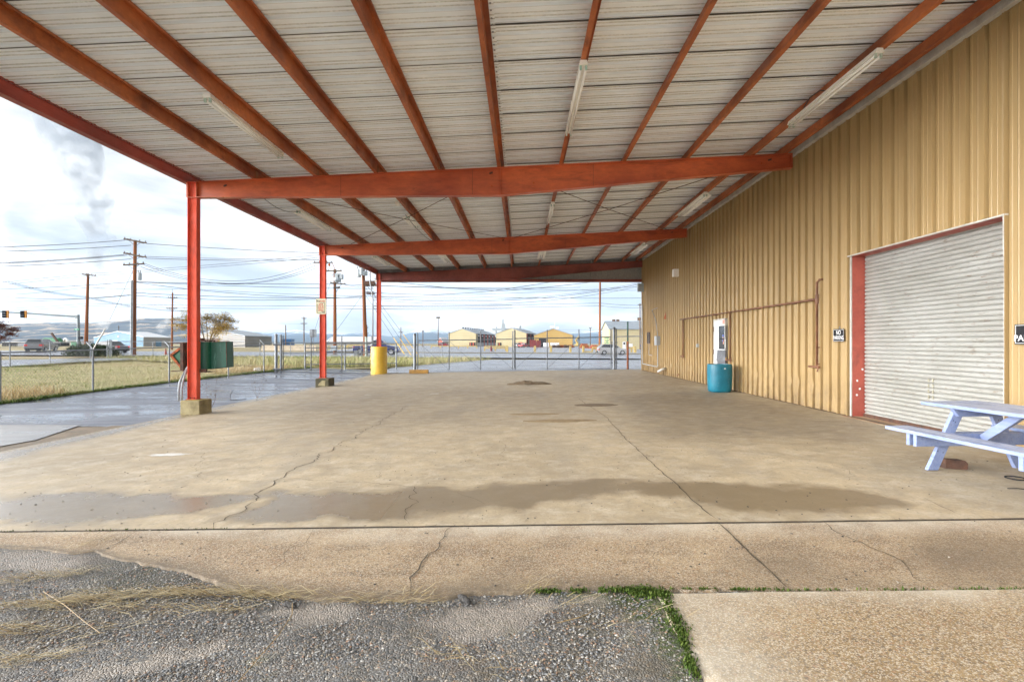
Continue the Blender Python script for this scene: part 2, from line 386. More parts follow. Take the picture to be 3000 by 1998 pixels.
M['dark'] = worn('dark_void', (0.012, 0.012, 0.014), (0.02, 0.02, 0.022), 3, rough=0.8)
M['grey_flap'] = worn('grey_plastic', (0.16, 0.165, 0.18), (0.11, 0.115, 0.125), 6, rough=0.5)
M['sign_cream'] = worn('sign_cream', S(214, 208, 176), S(196, 190, 158), 5, rough=0.5, fine=0.05)
M['sign_red'] = worn('sign_red', S(196, 62, 30), S(176, 56, 28), 5, rough=0.5, fine=0.05)
M['sticker_blue'] = worn('sticker_blue', S(90, 110, 190), S(110, 126, 196), 8, fine=0.1)
M['sticker_pink'] = worn('sticker_pink', S(226, 140, 120), S(226, 170, 150), 8, fine=0.1)
M['sticker_pale'] = worn('sticker_pale', S(206, 222, 226), S(226, 230, 230), 8, fine=0.1)
m = Mat('window_glass'); m.set('Base Color', (0.05, 0.055, 0.06, 1)); m.set('Roughness', 0.08); m.bump(m.noise(4, 2), 0.08, 0.02); M['glass'] = m.m
m = Mat('lamp_tube'); m.set('Base Color', (0.93, 0.93, 0.92, 1)); m.set('Roughness', 0.2); M['tube'] = m.m
M['fixture'] = worn('lamp_enamel', (0.90, 0.89, 0.85), (0.84, 0.82, 0.76), 5, rough=0.35, fine=0.06)
m = Mat('blue_bench_paint')
g = m.noise(3, 8, 0.72, (9, 0.7, 9), 0.3)
c = m.mix(m.ramp(m.noise(3, 4), [(0.3, 0), (0.7, 1)]), S(132, 148, 188), S(112, 130, 174))
top = m.t.nodes.new('ShaderNodeSeparateXYZ'); m.link(m.g.outputs['Normal'], top.inputs[0])
worn_f = m.mth('MULTIPLY', m.ramp(g, [(0.38, 0), (0.56, 0.92)]), m.ramp(top.outputs[2], [(0.5, 0.22), (0.9, 1.0)]))
c = m.mix(worn_f, c, S(190, 194, 204))
c = m.mix(m.mth('MULTIPLY', m.ramp(m.noise(4, 8, 0.75, (9, 0.9, 9)), [(0.56, 0), (0.63, 0.8)]), m.ramp(top.outputs[2], [(0.5, 0.35), (0.9, 1.0)])), c, S(84, 82, 86))
m.color(c); m.set('Roughness', 0.6); m.bump(g, 0.25, 0.006); M['bench'] = m.m
# ---- ground materials
m = Mat('slab_concrete'); x, y, z = m.xyz()
c = m.mix(m.ramp(m.noise(0.35, 6, 0.6, (1, 0.7, 1)), [(0.33, 0), (0.68, 1)]), (0.56, 0.455, 0.295), (0.33, 0.26, 0.16))
c = m.mix(m.ramp(m.noise(1.9, 8, 0.68, (0.8, 1.1, 1), 0.5), [(0.42, 0), (0.70, 0.75)]), c, (0.27, 0.22, 0.15))
c = m.mix(m.ramp(m.noise(4, 8, 0.7, (1, 1.1, 1), 0.4, (5, 0, 0)), [(0.48, 0), (0.72, 0.62)]), c, (0.64, 0.57, 0.45))
c = m.mix(m.ramp(m.noise(34, 5, 0.7), [(0.42, 0.0), (0.7, 0.5)]), c, (0.27, 0.225, 0.16))
c = m.mix(m.ramp(m.noise(14, 6, 0.75, (1.6, .7, 1)), [(0.56, 0.0), (0.66, 0.6)]), c, (0.22, 0.18, 0.12))
c = m.mix(m.ramp(m.noise(1.1, 5, 0.6, (1, .25, 1), 0.2, (8, 3, 0)), [(0.54, 0.0), (0.66, 0.45)]), c, (0.30, 0.26, 0.20))
spk = m.ramp(m.vor(4.2, 'F1', 'Distance', (1, 1, 1)), [(0.03, 1), (0.07, 0)])
c = m.mix(spk, c, (0.11, 0.085, 0.06))
sp2 = m.mth('MULTIPLY', m.ramp(m.noise(26, 4, 0.6, (0.8, 1.5, 1)), [(0.68, 0), (0.72, 0.8)]), m.attr('dust'))
c = m.mix(sp2, c, (0.70, 0.68, 0.62))
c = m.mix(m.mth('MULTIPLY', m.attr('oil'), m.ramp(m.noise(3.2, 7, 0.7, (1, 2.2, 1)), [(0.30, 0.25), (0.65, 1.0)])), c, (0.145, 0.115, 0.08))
wet0 = m.attr('wet'); wn = m.mth('ADD', wet0, m.mth('MULTIPLY', m.mth('SUBTRACT', m.noise(5, 8, 0.75), 0.5), 0.9))
wet = m.ramp(wn, [(0.26, 0), (0.74, 1)])
c = m.mix(wet, c, m.mix(0.80, c, (0.17, 0.125, 0.07)))
rim = m.mth('MULTIPLY', m.ramp(wn, [(0.22, 0.0), (0.42, 1.0), (0.50, 0.0)]), 0.25)
c = m.mix(rim, c, (0.36, 0.29, 0.19))
m.color(c)
pool = m.attr('pool')
dry = m.ramp(m.noise(3, 5), [(0.3, 0.52), (0.7, 0.78)])
wr = m.mth('SUBTRACT', 0.52, m.mth('MULTIPLY', pool, 0.27))
rn = m.mth('ADD', m.mth('MULTIPLY', dry, m.mth('SUBTRACT', 1.0, wet)), m.mth('MULTIPLY', wr, wet)); m.rough(rn)
dryh = m.mth('SUBTRACT', 1.0, m.mth('MULTIPLY', wet, 0.85))
m.bump(m.mth('MULTIPLY', m.noise(55, 5, 0.65), dryh), 0.25, 0.008); m.bump(m.mth('MULTIPLY', m.noise(6, 4, 0.6), dryh), 0.15, 0.03); m.set('Specular IOR Level', 0.7); M['slab'] = m.m
def aggregate(name, base, base2, stain, pit):
    m = Mat(name)
    c = m.mix(m.ramp(m.noise(1.1, 7, 0.62, (1, 1.6, 1)), [(0.34, 0), (0.66, 1)]), base, base2)
    c = m.mix(m.ramp(m.noise(2.0, 7, 0.7, (1, 1.8, 1), 0.4, (2, 7, 0)), [(0.5, 0), (0.74, 0.75)]), c, stain)
    cell = m.vor(170, 'F1', 'Color'); sepc = m.t.nodes.new('ShaderNodeSeparateColor'); m.link(cell, sepc.inputs[0])
    c = m.mix(m.ramp(sepc.outputs[0], [(0.60, 0.0), (0.70, pit)]), c, (0.62, 0.55, 0.44))
    c = m.mix(m.ramp(sepc.outputs[1], [(0.72, 0.0), (0.82, pit * 1.1)]), c, (0.13, 0.095, 0.065))
    cb = m.vor(85, 'F1', 'Color'); sb = m.t.nodes.new('ShaderNodeSeparateColor'); m.link(cb, sb.inputs[0])
    c = m.mix(m.ramp(sb.outputs[2], [(0.90, 0.0), (0.93, pit)]), c, (0.10, 0.075, 0.055))
    c = m.mix(m.ramp(sb.outputs[0], [(0.92, 0.0), (0.95, pit)]), c, (0.34, 0.19, 0.10))
    ed = m.attr('edge'); c = m.mix(m.mth('MULTIPLY', m.ramp(ed, [(0.0, 0.65), (0.35, 0.0)]), m.ramp(m.noise(2.2, 5, 0.6), [(0.35, 0.2), (0.6, 1.0)])), c, (0.60, 0.55, 0.45))
    c = m.mix(m.mth('MULTIPLY', m.attr('dirt'), m.ramp(m.noise(16, 6, 0.7), [(0.3, 0.35), (0.6, 1.0)])), c, (0.12, 0.095, 0.065))
    c = m.mix(m.attr('dark'), c, m.mix(0.7, c, (0.12, 0.09, 0.06)))
    m.color(c); m.set('Roughness', 0.82); m.bump(m.noise(60, 5, 0.7), 0.3, 0.006); m.bump(m.vor(150), 0.2, 0.004); return m.m
M['apron'] = aggregate('apron_concrete', (0.40, 0.288, 0.160), (0.24, 0.16, 0.085), (0.11, 0.07, 0.035), 0.55)
M['pad'] = aggregate('pad_concrete', (0.36, 0.25, 0.122), (0.27, 0.18, 0.083), (0.155, 0.102, 0.048), 0.65)
m = Mat('gravel_bed')
def pebbly(m, sc_):
    d = m.vor(sc_, 'F1', 'Distance'); col = m.vor(sc_, 'F1', 'Color'); e = m.vor(sc_, 'DISTANCE_TO_EDGE', 'Distance')
    q = m.t.nodes.new('ShaderNodeSeparateColor'); m.link(col, q.inputs[0])
    c = m.ramp(q.outputs[0], [(0.0, (0.08, 0.082, 0.082)), (0.3, (0.15, 0.152, 0.15)), (0.55, (0.24, 0.232, 0.215)), (0.75, (0.20, 0.19, 0.178)), (0.9, (0.31, 0.24, 0.17)), (1.0, (0.40, 0.37, 0.32))])
    gapm = m.ramp(e, [(0.03, 1.0), (0.14, 0.0)])
    return m.mix(m.mth('MULTIPLY', gapm, 0.7), c, (0.095, 0.08, 0.06)), e
c1, e1 = pebbly(m, 62)
c2 = m.mix(m.ramp(m.noise(60, 4, 0.7), [(0.3, 0), (0.7, 1)]), (0.085, 0.07, 0.055), (0.19, 0.155, 0.125))
fine = m.ramp(m.noise(1.7, 6, 0.65, (1, 1.6, 1)), [(0.54, 0.0), (0.66, 0.8)])
c = m.mix(fine, c1, c2)
c = m.mix(m.ramp(m.noise(0.9, 6, 0.65, (1, 1.3, 1), 0.3, (3, 5, 0)), [(0.50, 0.0), (0.64, 0.65)]), c, (0.13, 0.105, 0.065))
c = m.mix(m.ramp(m.noise(1.5, 6, 0.7, (1, 1, 1), 0.3, (9, 1, 0)), [(0.56, 0.0), (0.70, 0.55)]), c, (0.16, 0.155, 0.06))
c = m.mix(m.mth('MULTIPLY', m.attr('moss'), m.ramp(m.noise(30, 5, 0.7), [(0.38, 0.0), (0.55, 1.0)])), c, (0.055, 0.085, 0.012))
c = m.mix(m.attr('dark'), c, m.mix(0.75, c, (0.05, 0.042, 0.03)))
c = m.mix(m.mth('MULTIPLY', m.attr('pale'), m.ramp(m.noise(24, 6, 0.7), [(0.35, 0.25), (0.6, 1.0)])), c, (0.34, 0.295, 0.245))
m.color(c); m.set('Roughness', 0.75); m.bump(m.ramp(e1, [(0.0, 0), (0.25, 1)]), 0.8, 0.010); m.bump(m.noise(90, 3), 0.2, 0.004); M['gravel'] = m.m
m = Mat('pebble'); c = m.mix(1.0, m.attr('Col', 'Color'), m.ramp(m.noise(140, 4, 0.7), [(0.3, 0.75), (0.7, 1.25)]), 'MULTIPLY'); m.color(c); m.set('Roughness', 0.7); M['pebble'] = m.m
m = Mat('blades'); m.color(m.attr('Col', 'Color')); m.set('Roughness', 0.7); m.set('Specular IOR Level', 0.2); M['blades'] = m.m
def asphalt(name, dark, light, wetlo=0.18, wethi=0.42):
    m = Mat(name)
    st = m.noise(0.9, 7, 0.62, (0.28, 1.2, 1), 0.5)
    c = m.mix(m.ramp(m.noise(1.2, 7, 0.65), [(0.35, 0), (0.7, 1)]), dark, light)
    c = m.mix(m.ramp(m.noise(150, 3, 0.6), [(0.4, 0), (0.75, 0.5)]), c, tuple(min(1, q * 2.2) for q in light))
    m.color(c); m.rough(m.ramp(st, [(0.40, wetlo), (0.60, wethi)])); m.set('Specular IOR Level', 0.6)
    m.bump(m.noise(170, 3, 0.6), 0.10, 0.004); m.bump(m.noise(1.4, 4, 0.5), 0.06, 0.05); return m.m
M['asphalt'] = asphalt('wet_asphalt', (0.075, 0.084, 0.112), (0.115, 0.125, 0.155), 0.13, 0.55)
M['road'] = asphalt('road_asphalt', (0.13, 0.14, 0.165), (0.18, 0.19, 0.22), 0.22, 0.45)
M['wet_pad'] = asphalt('wet_concrete_pad', (0.17, 0.17, 0.17), (0.23, 0.225, 0.22), 0.25, 0.5)
M['mud'] = worn('brown_mud', (0.20, 0.145, 0.085), (0.12, 0.09, 0.055), 3, rough=0.7, bump=0.4, bscale=40, fine=0.3)
m = Mat('grass_ground')
c = m.mix(m.ramp(m.noise(0.32, 7, 0.65, (1, 1, 1)), [(0.38, 0), (0.62, 1)]), (0.38, 0.32, 0.17), (0.25, 0.25, 0.11))
c = m.mix(m.ramp(m.noise(2.2, 8, 0.7, (1, 2, 1)), [(0.42, 0), (0.66, 0.75)]), c, (0.52, 0.42, 0.25))
c = m.mix(m.ramp(m.noise(9, 6, 0.7), [(0.5, 0), (0.75, 0.6)]), c, (0.15, 0.13, 0.06))
m.color(c); m.set('Roughness', 0.95); m.set('Specular IOR Level', 0.1); m.bump(m.noise(14, 6, 0.7), 0.5, 0.06); M['grass_ground'] = m.m
m = Mat('far_ground')
c = m.mix(m.ramp(m.noise(0.03, 6, 0.6, (0.5, 2, 1)), [(0.38, 0), (0.64, 1)]), (0.40, 0.30, 0.17), (0.24, 0.24, 0.11))
c = m.mix(m.ramp(m.noise(0.5, 6, 0.7, (0.4, 1.5, 1)), [(0.45, 0), (0.7, 0.6)]), c, (0.34, 0.27, 0.16))
m.color(c); m.set('Roughness', 0.95); m.set('Specular IOR Level', 0.1); M['far_ground'] = m.m
M['crack'] = worn('crack_dirt', (0.055, 0.042, 0.03), (0.10, 0.078, 0.05), 9, rough=0.95)
M['sand'] = worn('sand', (0.27, 0.195, 0.10), (0.20, 0.14, 0.07), 9, rough=0.95, bump=0.5, bscale=70, fine=0.2)
M['soil'] = worn('dark_soil', (0.12, 0.085, 0.05), (0.17, 0.125, 0.075), 12, rough=0.95, bump=0.6, bscale=60, fine=0.25)
M['char'] = worn('charred_wood', (0.035, 0.033, 0.032), (0.085, 0.078, 0.07), 30, rough=0.8, stretch=(0.4, 2, 2), bump=0.6, bscale=120)
M['moss'] = worn('moss_green', (0.065, 0.12, 0.012), (0.11, 0.16, 0.02), 14, rough=0.95, bump=0.8, bscale=120, fine=0.3)
M['paint_spill'] = worn('white_spill', (0.72, 0.71, 0.68), (0.60, 0.58, 0.53), 8, rough=0.6)
M['bark'] = worn('bark', (0.12, 0.09, 0.06), (0.18, 0.14, 0.10), 8, rough=0.9)
M['roof_grey'] = worn('blue_grey_roof', (0.27, 0.305, 0.335), (0.23, 0.265, 0.295), 0.3, rough=0.45, fine=0.05)
M['roof_white'] = worn('white_roof', (0.66, 0.67, 0.68), (0.6, 0.61, 0.62), 0.3, rough=0.45, fine=0.04)
def siding(name, c1, c2, k):
    m = Mat(name); x, y, z = m.xyz()
    l = m.mth('SINE', m.mth('MULTIPLY', z, k)); c = m.mix(m.ramp(m.noise(0.2, 4), [(0.3, 0), (0.7, 1)]), c1, c2); m.color(c)
    m.bump(l, 0.5, 0.06); m.set('Roughness', 0.55); return m.m
M['siding_yellow'] = siding('cream_siding', S(190, 176, 136), S(182, 168, 128), 14)
M['siding_ochre'] = siding('ochre_siding', S(182, 150, 84), S(172, 140, 76), 14)
M['siding_blue'] = siding('sky_blue_siding', S(66, 118, 146), S(58, 108, 136), 14)
M['siding_grey'] = siding('grey_plank_siding', S(136, 130, 122), S(112, 108, 102), 9)
M['siding_pale'] = siding('pale_siding', S(158, 154, 148), S(148, 144, 138), 14)
M['orange'] = worn('orange_steel', S(170, 66, 42), S(150, 56, 36), 1, fine=0.06)
M['red_paint'] = worn('red_panel', S(128, 48, 44), S(110, 42, 38), 1, fine=0.06)
def paint(name, c, rough=0.25):
    m = Mat(name); m.set('Base Color', (*c, 1)); m.set('Roughness', rough); m.set('Coat Weight', 0.5); m.set('Coat Roughness', 0.08); return m.m
M['car_grey'] = paint('car_grey', (0.17, 0.18, 0.19)); M['car_dark'] = paint('car_dark', (0.10, 0.105, 0.12))
M['car_blue'] = paint('car_blue', (0.025, 0.035, 0.14)); M['box_blue'] = paint('box_blue', (0.01, 0.10, 0.27), .5); M['car_silver'] = paint('car_silver', (0.36, 0.36, 0.355)); M['car_red'] = paint('car_red', (0.32, 0.02, 0.02))
M['tyre'] = worn('tyre', (0.02, 0.02, 0.021), (0.03, 0.03, 0.03), 10, rough=0.8); M['rim'] = worn('rim', (0.45, 0.45, 0.46), (0.36, 0.36, 0.37), 5, rough=0.3, metal=0.7)
m = Mat('tail_lamp'); m.set('Base Color', (0.30, 0.008, 0.008, 1)); m.set('Emission Color', (1, 0.03, 0.02, 1)); m.set('Emission Strength', 0.08); M['tail'] = m.m
M['signal_yellow'] = worn('signal_yellow', S(226, 148, 24), S(206, 130, 20), 4, rough=0.5, fine=0.05)
M['mast'] = worn('mast_grey_green', (0.20, 0.24, 0.245), (0.16, 0.195, 0.20), 2, rough=0.5)
M['street_green'] = worn('street_sign_green', S(0, 150, 96), S(0, 136, 88), 4, fine=0.04)
M['machine_green'] = worn('machine_green', S(84, 142, 104), S(62, 116, 84), 0.6, fine=0.1)
M['snow'] = None
m = Mat('hill_left')
c = m.mix(m.ramp(m.noise(0.003, 7, 0.62, (0.7, 1, 1.0)), [(0.44, 0), (0.60, 1)]), (0.012, 0.02, 0.035), (0.045, 0.055, 0.065))
c = m.mix(m.ramp(m.noise(0.006, 8, 0.68, (0.55, 1, 1.6), 0.8), [(0.53, 0), (0.58, 1)]), c, (0.46, 0.33, 0.20))
m.color(c); m.set('Roughness', 1); m.set('Specular IOR Level', 0); M['hill'] = m.m
m = Mat('snow_mountain'); x, y, z = m.xyz()
zf = m.mth('MULTIPLY', m.mth('SUBTRACT', z, 110.0), 0.0035)
f = m.mth('ADD', zf, m.noise(0.0035, 9, 0.68, (0.7, 1, 1.6), 0.5))
c = m.mix(m.ramp(f, [(0.62, 0), (0.72, 1)]), (0.02, 0.06, 0.115), (0.80, 0.85, 0.92)); m.color(c); m.set('Roughness', 1); m.set('Specular IOR Level', 0); M['snow'] = m.m
# ------------------------------------------------------------------ the ground
VK = 3000 / 2354.0
def Gv(x, y, off=0.0): return G(x * VK, y * VK, off)
def arange(segs):
    o = []
    for a, b, st in segs: o += list(np.arange(a, b - 1e-6, st))
    o.append(segs[-1][1]); return o
def sheet(name, xs, ys, zfun, mat, attrs=None, smooth=True):
    mb = MB(); rows = [[(x, y, zfun(x, y)) for x in xs] for y in ys]; mb.grid(rows)
    XY = np.array(mb.v)[:, :2]
    a = {k: f(XY[:, 0], XY[:, 1]) for k, f in (attrs or {}).items()}
    return struct(mb.build(name, mat, smooth=smooth, attrs=a))
big = [-9000, -4000, -2000, -1000, -500, -300, -200, -140, -100, -80]
xs = big + arange([(-70, 50, 2.0)]) + [60, 80, 120, 200, 300, 500, 1000, 2000, 4000, 9000]
ys = [-3000, -800, -200, -60] + arange([(-30, 70, 2.0)]) + [80, 100, 140, 200, 300, 500, 1000, 2000, 4000, 9000]
sheet('ground', xs, ys, lambda x, y: H(x, y) - 0.14, M['far_ground'])
# yard of gravelly old paving in front of the canopy
def gr_z(x, y): return H(x, y) - 0.006 - 0.008 * float(vnoise(x, y, 1.3, 3)) - 0.008 * float(vnoise(x, y, 5, 4))
moss_line = [tuple(Gv(*p)[:2]) for p in [(1250, 1357), (1380, 1352), (1530, 1355), (1535, 1390), (1565, 1440), (1600, 1560), (1640, 1700), (1600, 1700), (1560, 1560), (1500, 1440), (1440, 1395), (1330, 1372)]]
green_spot = [tuple(Gv(*p)[:2]) for p in [(230, 1300), (350, 1310), (420, 1345), (330, 1365), (210, 1350)]]
dark_spot = [tuple(Gv(*p)[:2]) for p in [(205, 1268), (300, 1290), (420, 1312), (520, 1350), (640, 1385), (420, 1372), (200, 1340), (120, 1330)]]
dark2 = [tuple(Gv(*p)[:2]) for p in [(600, 1400), (800, 1385), (990, 1390), (1000, 1440), (900, 1480), (700, 1490), (560, 1450)]]
pales = [[tuple(Gv(*p)[:2]) for p in q] for q in (
    [(595, 1410), (640, 1385), (790, 1384), (806, 1402), (790, 1425), (690, 1425)],
    [(985, 1428), (1030, 1400), (1240, 1368), (1275, 1385), (1200, 1440), (1090, 1482)],
    [(0, 1258), (180, 1272), (200, 1285), (150, 1315), (60, 1310), (0, 1300)],
    [(1310, 1368), (1350, 1358), (1410, 1362), (1415, 1380), (1330, 1388)],
    [(420, 1490), (480, 1470), (510, 1480), (300, 1540), (190, 1560), (160, 1550)])]
def fall(poly, w): return lambda X, Y: np.clip(0.5 - (poly_sdf(X, Y, poly) + 0.10 * (vnoise(X, Y, 9, 5) - 0.5)) / w, 0, 1)
sheet('gravel_ground', arange([(-40, -8, 4), (-8, -3.2, .12), (-3.2, 1.4, .04), (1.4, 7, .2), (7, 40, 3)]),
      arange([(.6, 1.8, .2), (1.8, 3.7, .04), (3.7, 4.9, .15)]), gr_z, M['gravel'], {
      'moss': lambda X, Y: np.maximum(fall(moss_line, .12)(X, Y), 0.55 * fall(green_spot, .3)(X, Y)),
      'dark': lambda X, Y: np.maximum(fall(dark_spot, .3)(X, Y) * .9, fall(dark2, .35)(X, Y) * .45),
      'pale': lambda X, Y: np.max([fall(q, .12)(X, Y) for q in pales], axis=0)})
sheet('yard_pavement', arange([(-40, 40, 4)]), arange([(-40, .6, 4)]), lambda x, y: H(x, y) - .03, worn('yard_concrete', (.52, .49, .43), (.42, .39, .34), 1.0))  # unseen pale ground behind the camera, added to bounce light under the roof
# slab under the canopy
SY0, SY1, SX0, SX1 = 4.325, 31.2, -7.72, 6.75
up_b = [(-500, 1150), (0, 1143), (200, 1135), (400, 1133), (590, 1138), (620, 1127), (760, 1131), (900, 1130), (1020, 1122), (1130, 1117), (1250, 1110), (1350, 1104), (1450, 1106), (1550, 1102), (1640, 1114), (1760, 1118), (1900, 1122), (2010, 1140), (2110, 1160)]
lo_b = [(2110, 1166), (1980, 1174), (1860, 1180), (1700, 1176), (1620, 1163), (1560, 1142), (1440, 1136), (1340, 1140), (1270, 1156), (1180, 1172), (1060, 1180), (960, 1178), (860, 1192), (740, 1200), (640, 1197), (560, 1190), (522, 1180), (560, 1165), (606, 1150), (540, 1160), (440, 1178), (300, 1192), (120, 1204), (-500, 1225)]
wet_poly = [tuple(Gv(*p)[:2]) for p in up_b + lo_b]
edge_wet = [(-7.75, 4.2), (-6.9, 4.3), (-7.0, 5.6), (-7.0, 7.2), (-7.25, 9.5), (-7.3, 12.5), (-7.35, 20), (-7.5, 27), (-7.75, 27)]
dark_patch = [tuple(Gv(*p)[:2]) for p in [(1380, 908), (1640, 900), (1800, 930), (1960, 962), (2060, 985), (1940, 1012), (1700, 1013), (1480, 1008)]]
dark_patch2 = [tuple(Gv(*p)[:2]) for p in [(640, 905), (1000, 885), (1340, 900), (1350, 940), (1150, 985), (900, 1000), (700, 985), (560, 945)]]
dust_p = [tuple(Gv(*p)[:2]) for p in [(1150, 872), (1600, 872), (1720, 905), (1650, 918), (1380, 905), (1150, 895)]]
dust2 = [tuple(Gv(*p)[:2]) for p in [(880, 908), (1020, 902), (1060, 920), (900, 925)]]
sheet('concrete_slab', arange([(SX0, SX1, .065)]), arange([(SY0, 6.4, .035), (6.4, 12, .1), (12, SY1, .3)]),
      lambda x, y: SL * max(-7.7, min(6.6, x)), M['slab'], {
      'wet': lambda X, Y: np.maximum(np.clip(.5 - (poly_sdf(X, Y, wet_poly) + .30 * (vnoise(X, Y, 3.5, 8) - .5) + .14 * (vnoise(X, Y, 11, 18) - .5)) / .42, 0, 1), np.clip(.5 - (poly_sdf(X, Y, edge_wet) + .25 * (vnoise(X, Y, 1.5, 9) - .5)) / .6, 0, 1) * .9),
      'pool': lambda X, Y: np.clip((0.6 - X) / 2.0, 0.1, 1),
      'oil': lambda X, Y: np.clip(np.maximum(fall(dark_patch, 1.2)(X, Y) * .66, fall(dark_patch2, 3.0)(X, Y) * .45) + 0.62 * np.clip((Y - 9) / 14, 0, 1), 0, .85),  # darker patches, and darker towards the far end of the slab
      'dust': lambda X, Y: np.maximum(fall(dust_p, 1.2)(X, Y), fall(dust2, .8)(X, Y))})
e = MB(); e.box(SX0, SX1, 4.322, 4.324, -.30, SL * 0 - .11)
# apron strip in front of the slab, broken edge against the gravel
fb = [(-900, 1250), (-300, 1258), (0, 1255), (95, 1262), (185, 1274), (204, 1263), (222, 1270), (300, 1290), (420, 1311), (500, 1341), (556, 1358), (640, 1363), (700, 1375), (800, 1379), (930, 1375), (1000, 1379), (1060, 1367), (1120, 1361), (1180, 1365), (1240, 1357), (1350, 1354), (1450, 1351), (1520, 1357), (1700, 1354), (2000, 1354), (2354, 1351), (2800, 1350)]
fbw = [Gv(*p) for p in fb]; FRX = np.array([p.x for p in fbw]); FRY = np.array([p.y for p in fbw])
mb = MB(); rows = []
axs = arange([(-7.7, -3.2, .1), (-3.2, 1.5, .025), (1.5, 6.9, .06)]); T = [0, .008, .03, .06, .1, .16, .24, .34, .45, .57, .7, .82, .9, .95, .98, 1.0]
for t in T:
    r = []
    for x in axs:
        y0 = np.interp(x, FRX, FRY) + .03 * (float(vnoise(x, 3, 14, 2)) - .5) + .015 * (float(vnoise(x, 9, 40, 2)) - .5)
        y = y0 + t * (4.311 - y0); z = H(x, y)
        if t == 0: z -= 0.02
        if t == 1.0: z -= 0.004
        r.append((x, y, z))
    rows.append(r)
mb.grid(rows); XY = np.array(mb.v)[:, :2]; n = len(axs)
tt = np.repeat(np.array(T), n)
dk = [[tuple(Gv(*p)[:2]) for p in q] for q in ([(2130, 1230), (2354, 1240), (2500, 1320), (2200, 1335), (2080, 1290)], [(1700, 1270), (1850, 1265), (1960, 1320), (1800, 1340), (1690, 1310)], [(1000, 1330), (1180, 1290), (1260, 1330), (1100, 1372), (960, 1372)], [(720, 1232), (745, 1232), (748, 1243), (722, 1243)])]
struct(mb.build('concrete_apron', M['apron'], smooth=True, attrs={
    'edge': np.minimum(1.0 - tt, tt * 8 + .35), 'dirt': np.clip(1 - tt / .22, 0, 1) * np.where(XY[:, 0] < .85, 1, .35), 'dark': np.max([fall(q, .35)(XY[:, 0], XY[:, 1]) * a for q, a in zip(dk, (.8, .6, .5, .0))], axis=0)}))
# pad at the lower right
pxs = [0, .006, .02, .05, .1, .18, .3, .45, .65, .85, 1.0]; mb = MB(); rows = []; ptt = []
pys = arange([(1.0, 2.0, .2), (2.0, 3.12, .03)])
for y in pys:
    xl = 0.79 + (3.12 - y) * -0.02 + .035 * (float(vnoise(3, y, 9, 6)) - .5); r = []
    for t in pxs:
        x = xl + t * (7.2 - xl); yy = y + (.02 * (float(vnoise(x, 2, 10, 7)) - .5) if y > 3.0 else 0)
        r.append((x, yy, H(x, yy) - .003 - (.05 if t == 0 else 0))); ptt.append(min(t * 3, (3.13 - y) / .7))
    rows.append(r)
mb.grid(rows); XY = np.array(mb.v)[:, :2]
struct(mb.build('concrete_pad', M['pad'], smooth=True, attrs={'edge': np.array(ptt), 'dark': np.zeros(len(mb.v)), 'dirt': np.zeros(len(mb.v))}))
# cracks and joints: thin dirt-filled ribbons lying on the slabs
def ribbon(pts, w, jit=0.02, off=.003, name='crack', mat='crack', step=.06, taper=True):
    pts = [Vector(p) for p in pts]; q = [pts[0]]
    for a, b in zip(pts[:-1], pts[1:]):
        n = max(1, int((b - a).length / step))
        for i in range(1, n + 1): q.append(a.lerp(b, i / n))
    L = []; Rr = []; m = len(q); ph = random.uniform(0, 99)
    for i, p in enumerate(q):
        d = (q[min(i+1, m-1)] - q[max(i-1, 0)]); nrm = Vector((-d.y, d.x, 0)).normalized()
        j = jit * (float(vnoise(i * .35 + ph, 1, 1, 3)) - .5 + .5 * (float(vnoise(i * 1.1 + ph, 5, 1, 3)) - .5)) * 2
        ww = .75 * w * (0.55 + 0.9 * float(vnoise(i * .8 + ph, 2, 1, 6))) * .5
        if taper: ww *= min(1, .25 + min(i, m - 1 - i) / 6)
        c = p + nrm * j
        for s, A in ((1, L), (-1, Rr)):
            v = c + nrm * ww * s; A.append((v.x, v.y, H(v.x, v.y) + off))
    mb = MB(); mb.grid([L, Rr]); return struct(mb.build(name, M[mat]))
def crack(view_pts, w=.012, jit=.03, **k): return ribbon([Gv(*p) for p in view_pts], w, jit, **k)
crack([(1330, 915), (1345, 928), (1390, 955), (1440, 1010), (1490, 1055), (1540, 1100), (1600, 1155), (1644, 1192)], .013, .012)
crack([(1648, 1199), (1700, 1248), (1760, 1305), (1810, 1352)], .018, .006, off=.006)
crack([(940, 932), (900, 955), (820, 1003), (760, 1035), (700, 1068), (640, 1098), (618, 1120), (570, 1160), (488, 1213)], .013, .06)
crack([(232, 1268), (275, 1246), (318, 1221)], .014, .008, off=.006)
crack([(620, 1105), (700, 1102), (840, 1107), (945, 1120), (955, 1150), (940, 1180), (938, 1206)], .007, .05)
crack([(1042, 1207), (1012, 1245), (985, 1275), (960, 1320), (930, 1372)], .011, .03, off=.006)
crack([(730, 1215), (700, 1240), (660, 1275), (600, 1330)], .006, .04, off=.006)
crack([(1900, 1200), (1930, 1225), (2000, 1255), (2060, 1290), (2140, 1348)], .010, .03, off=.006)
crack([(2105, 1138), (2150, 1155), (2225, 1190)], .008, .03)
crack([(2320, 1196), (2400, 1215)], .008, .02, off=.006)
crack([(455, 1035), (462, 1060), (455, 1090), (470, 1102)], .005, .05)
crack([(190, 1108), (205, 1118), (200, 1125)], .006, .03)
crack([(330, 1135), (200, 1165), (0, 1205)], .004, .03)
crack([(470, 1102), (600, 1104), (640, 1100)], .004, .05)
crack([(1050, 1130), (1100, 1150), (1120, 1160)], .004, .04)
crack([(1330, 915), (1290, 905), (1230, 900)], .006, .05)
crack([(560, 1358), (540, 1355), (640, 1362)], .012, .02, off=.0)
